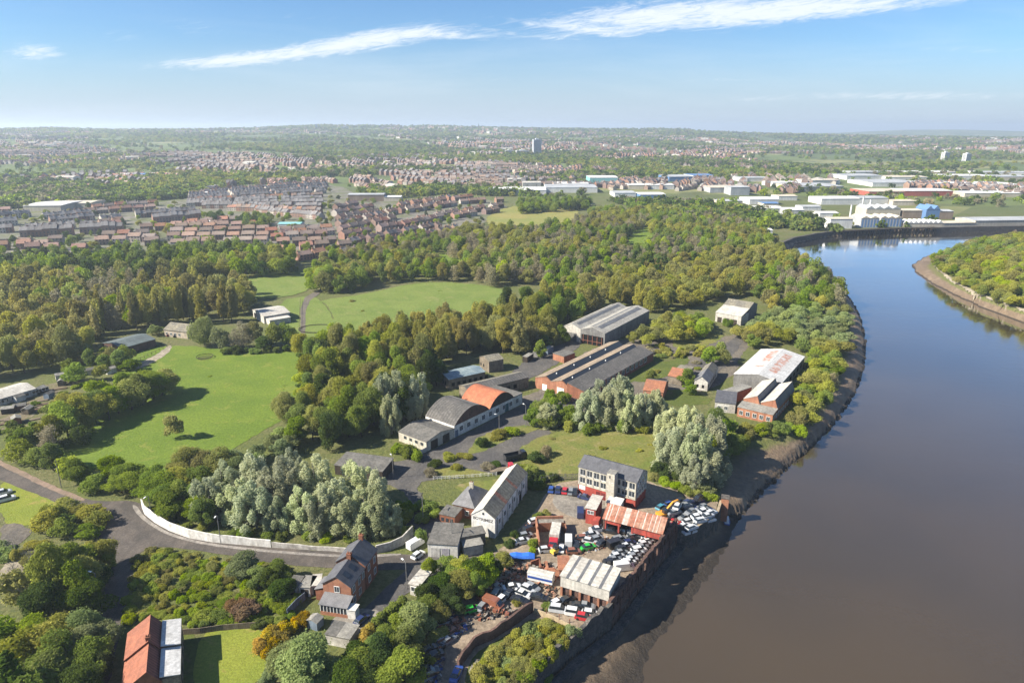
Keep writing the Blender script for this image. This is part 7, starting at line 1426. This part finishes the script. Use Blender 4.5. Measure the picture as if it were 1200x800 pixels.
SHEDS += [(1130, 1196, 231, 40, 6, SHC, SHW, 'cream sided shed along the far river road'), (946, 984, 216, 40, 7, SHW, SHC, 'cream roofed shed behind the wide grey one'), (1062, 1120, 206.5, 60, 8, SHW, SHW, 'white roofed shed in the last row of the trading estate'), (1000, 1052, 206, 50, 8, SHG, SHG, 'grey shed in the last row of the trading estate'), (1150, 1210, 206.5, 60, 8, SHW, SHG, 'grey roofed white shed at the road end of the last row'), (905, 935, 219, 40, 7, SHW, SHW, 'white shed among trees beside the wide grey one'), (842, 870, 241, 26, 6, SHC, SHG, 'grey roofed shed among the riverside trees'), (912, 934, 235, 26, 6, SHW, SHC, 'cream roofed shed above the small white one'), (1046, 1078, 241, 26, 6, SHC, SHC, 'cream shed behind the shipyard trees'), (760, 790, 222, 40, 7, SHW, SHW, 'white shed on the town side of the blue one'), (868, 900, 213, 40, 7, SHW, SHG, 'pale shed in the far middle of the trading estate')]
for s in SHEDS: shed(*s)
shed(1008, 1029, 267, 24, 10, SHG, SHC, 'shipyard hall striped in blue and white facing the river', 0, 1.2, stripes=(SHB, 6), hump=2); shed(1031, 1056, 266, 22, 9.5, SHG, SHC, 'shipyard hall with narrow blue panels beside the striped hall', 0, 1.2, stripes=(SHB, 7), hump=3); shed(1014, 1054, 256, 26, 11, SHC, SHG, 'pale multi gabled shipyard hall behind the striped ones', 0, 1.6, hump=4); shed(1084, 1100, 257, 22, 11, SHB, SHB, 'bright blue gabled shipyard shed', 0, 2.2, hump=2); shed(1058, 1104, 266, 14, 4, SHC, SHW, 'white shed with a row of small humps on the quay', 0, 1.5, hump=8)
def tower(px, py, wm_, dm, h, m, label, name='tower_block'):
    p = P(px, py); t = thing(name, label, 'tower block', (p[0], p[1], h1(*p)), R(12)); MB().box(-wm_ / 2, -dm / 2, -3, wm_ / 2, dm / 2, h).build('wall', m, t); b = MB(); n = int(h / 2.9)
    for i in range(n):
        for s in (-1, 1): b.box(-wm_ * .46, s * dm / 2 - .1, 1 + i * 2.9, wm_ * .46, s * dm / 2 + .1, 2.3 + i * 2.9); b.box(s * wm_ / 2 - .1, -dm * .4, 1 + i * 2.9, s * wm_ / 2 + .1, dm * .4, 2.3 + i * 2.9)
    b.build('glazing', HWIN, t); MB().box(-wm_ * .2, -dm * .2, h + .01, wm_ * .2, dm * .2, h + 3).build('lift_house', m, t)
TWH = mat('tower_cladding', (.66, .67, .70), (.58, .60, .64), .05, .7, .15)
tower(629, 182, 25, 20, 47, TWH, 'single tall grey tower block standing above the town'); tower(1107, 187, 18, 15, 22, SHW, 'white tower block beyond the river, the one nearer the shipyard'); tower(1132, 189, 17, 15, 22, SHW, 'white tower block beyond the river, the outer one of two'); tower(1098, 176, 20, 14, 14, SHC, 'cream flats behind the white tower blocks')
tower(371, 150.5, 14, 12, 26, TWH, 'slim grey tower on the skyline ridge'); tower(404, 151.5, 50, 16, 16, SHW, 'pale slab block on the skyline ridge'); tower(448, 151.5, 30, 16, 14, SHC, 'cream block among trees on the skyline ridge'); tower(470, 152, 36, 16, 12, SHBR, 'brown block on the skyline ridge')
tower(612, 181, 40, 20, 12, SHW, 'white civic block beside the tall tower'); tower(597, 180, 26, 18, 10, SHW, 'small white block left of the civic block in the town'.replace(' left of', ' next to'))
p = P(561, 152); t = thing('church_spire', 'thin church spire on the skyline ridge', 'church', (p[0], p[1], h1(*p))); MB().box(-4, -4, -2, 4, 4, 18).build('tower', SHBR, t); MB().add([(-4, -4, 18.02), (4, -4, 18.02), (4, 4, 18.02), (-4, 4, 18.02), (0, 0, 48)], [(0, 1, 4), (1, 2, 4), (2, 3, 4), (3, 0, 4), (3, 2, 1, 0)]).build('spire', SLATE, t)
for i, (px, py, h) in enumerate([(995, 262, 20), (1018, 252, 18), (1010, 246, 16)]):
    p = P(px, py); t = thing('chimney_stack', ['white chimney stack on the shipyard quay', 'white chimney stack among the shipyard gables', 'slim white chimney stack behind the shipyard'][i], 'chimney', (p[0], p[1], 0)); MB().tube([(0, 0, -2), (0, 0, h)], [1.3, .9], 8).build('shaft', SHW, t); MB().tube([(0, 0, h + .01), (0, 0, h + .6)], [1.1, 1.1], 8).build('cap', SHG, t)
# far quay
t = thing('timber_quay', 'long dark timber piled quay in front of the shipyard', 'quay', (0, 0, 0)); pts = px_l([(984, 271.5), (1010, 270), (1060, 268), (1096, 267.5)], -1); b = MB(); d = MB()
for a, c in zip(pts, pts[1:]):
    L = np.hypot(*(c - a)); n = int(L / 4)
    for i in range(n): q = a + (c - a) * i / n; MB().box(q[0] - .5, q[1] - 4.5, -8, q[0] + .5, q[1] - 3.5, -.95).build('pile', TIMBER, t)
    u = (c - a) / L; nn = np.array([-u[1], u[0]]); q = [a - nn * 5, c - nn * 5, c + nn * 2, a + nn * 2]; d.hexa([(*v, -.9) for v in q], [(*v, .3) for v in q])
d.build('deck', TIMBER, t)
wall_line('bank_wall', 'dark stone bank wall curving round to the shipyard', 'wall', px_l([(903, 296), (908, 289), (930, 280), (960, 274.5), (984, 271.5)], -1), .6, 3.0, QSTONE, z0=-7, ragged=.4, step=5)
wall_line('long_quay_wall', 'low dark quay wall in front of the long pale shed', 'wall', px_l([(1096, 267.8), (1120, 267.2), (1200, 266), (1330, 264)], -1), .3, 3.0, QSTONE, z0=-7, ragged=.3, step=6)
CLEAR = CLEARR
grow()
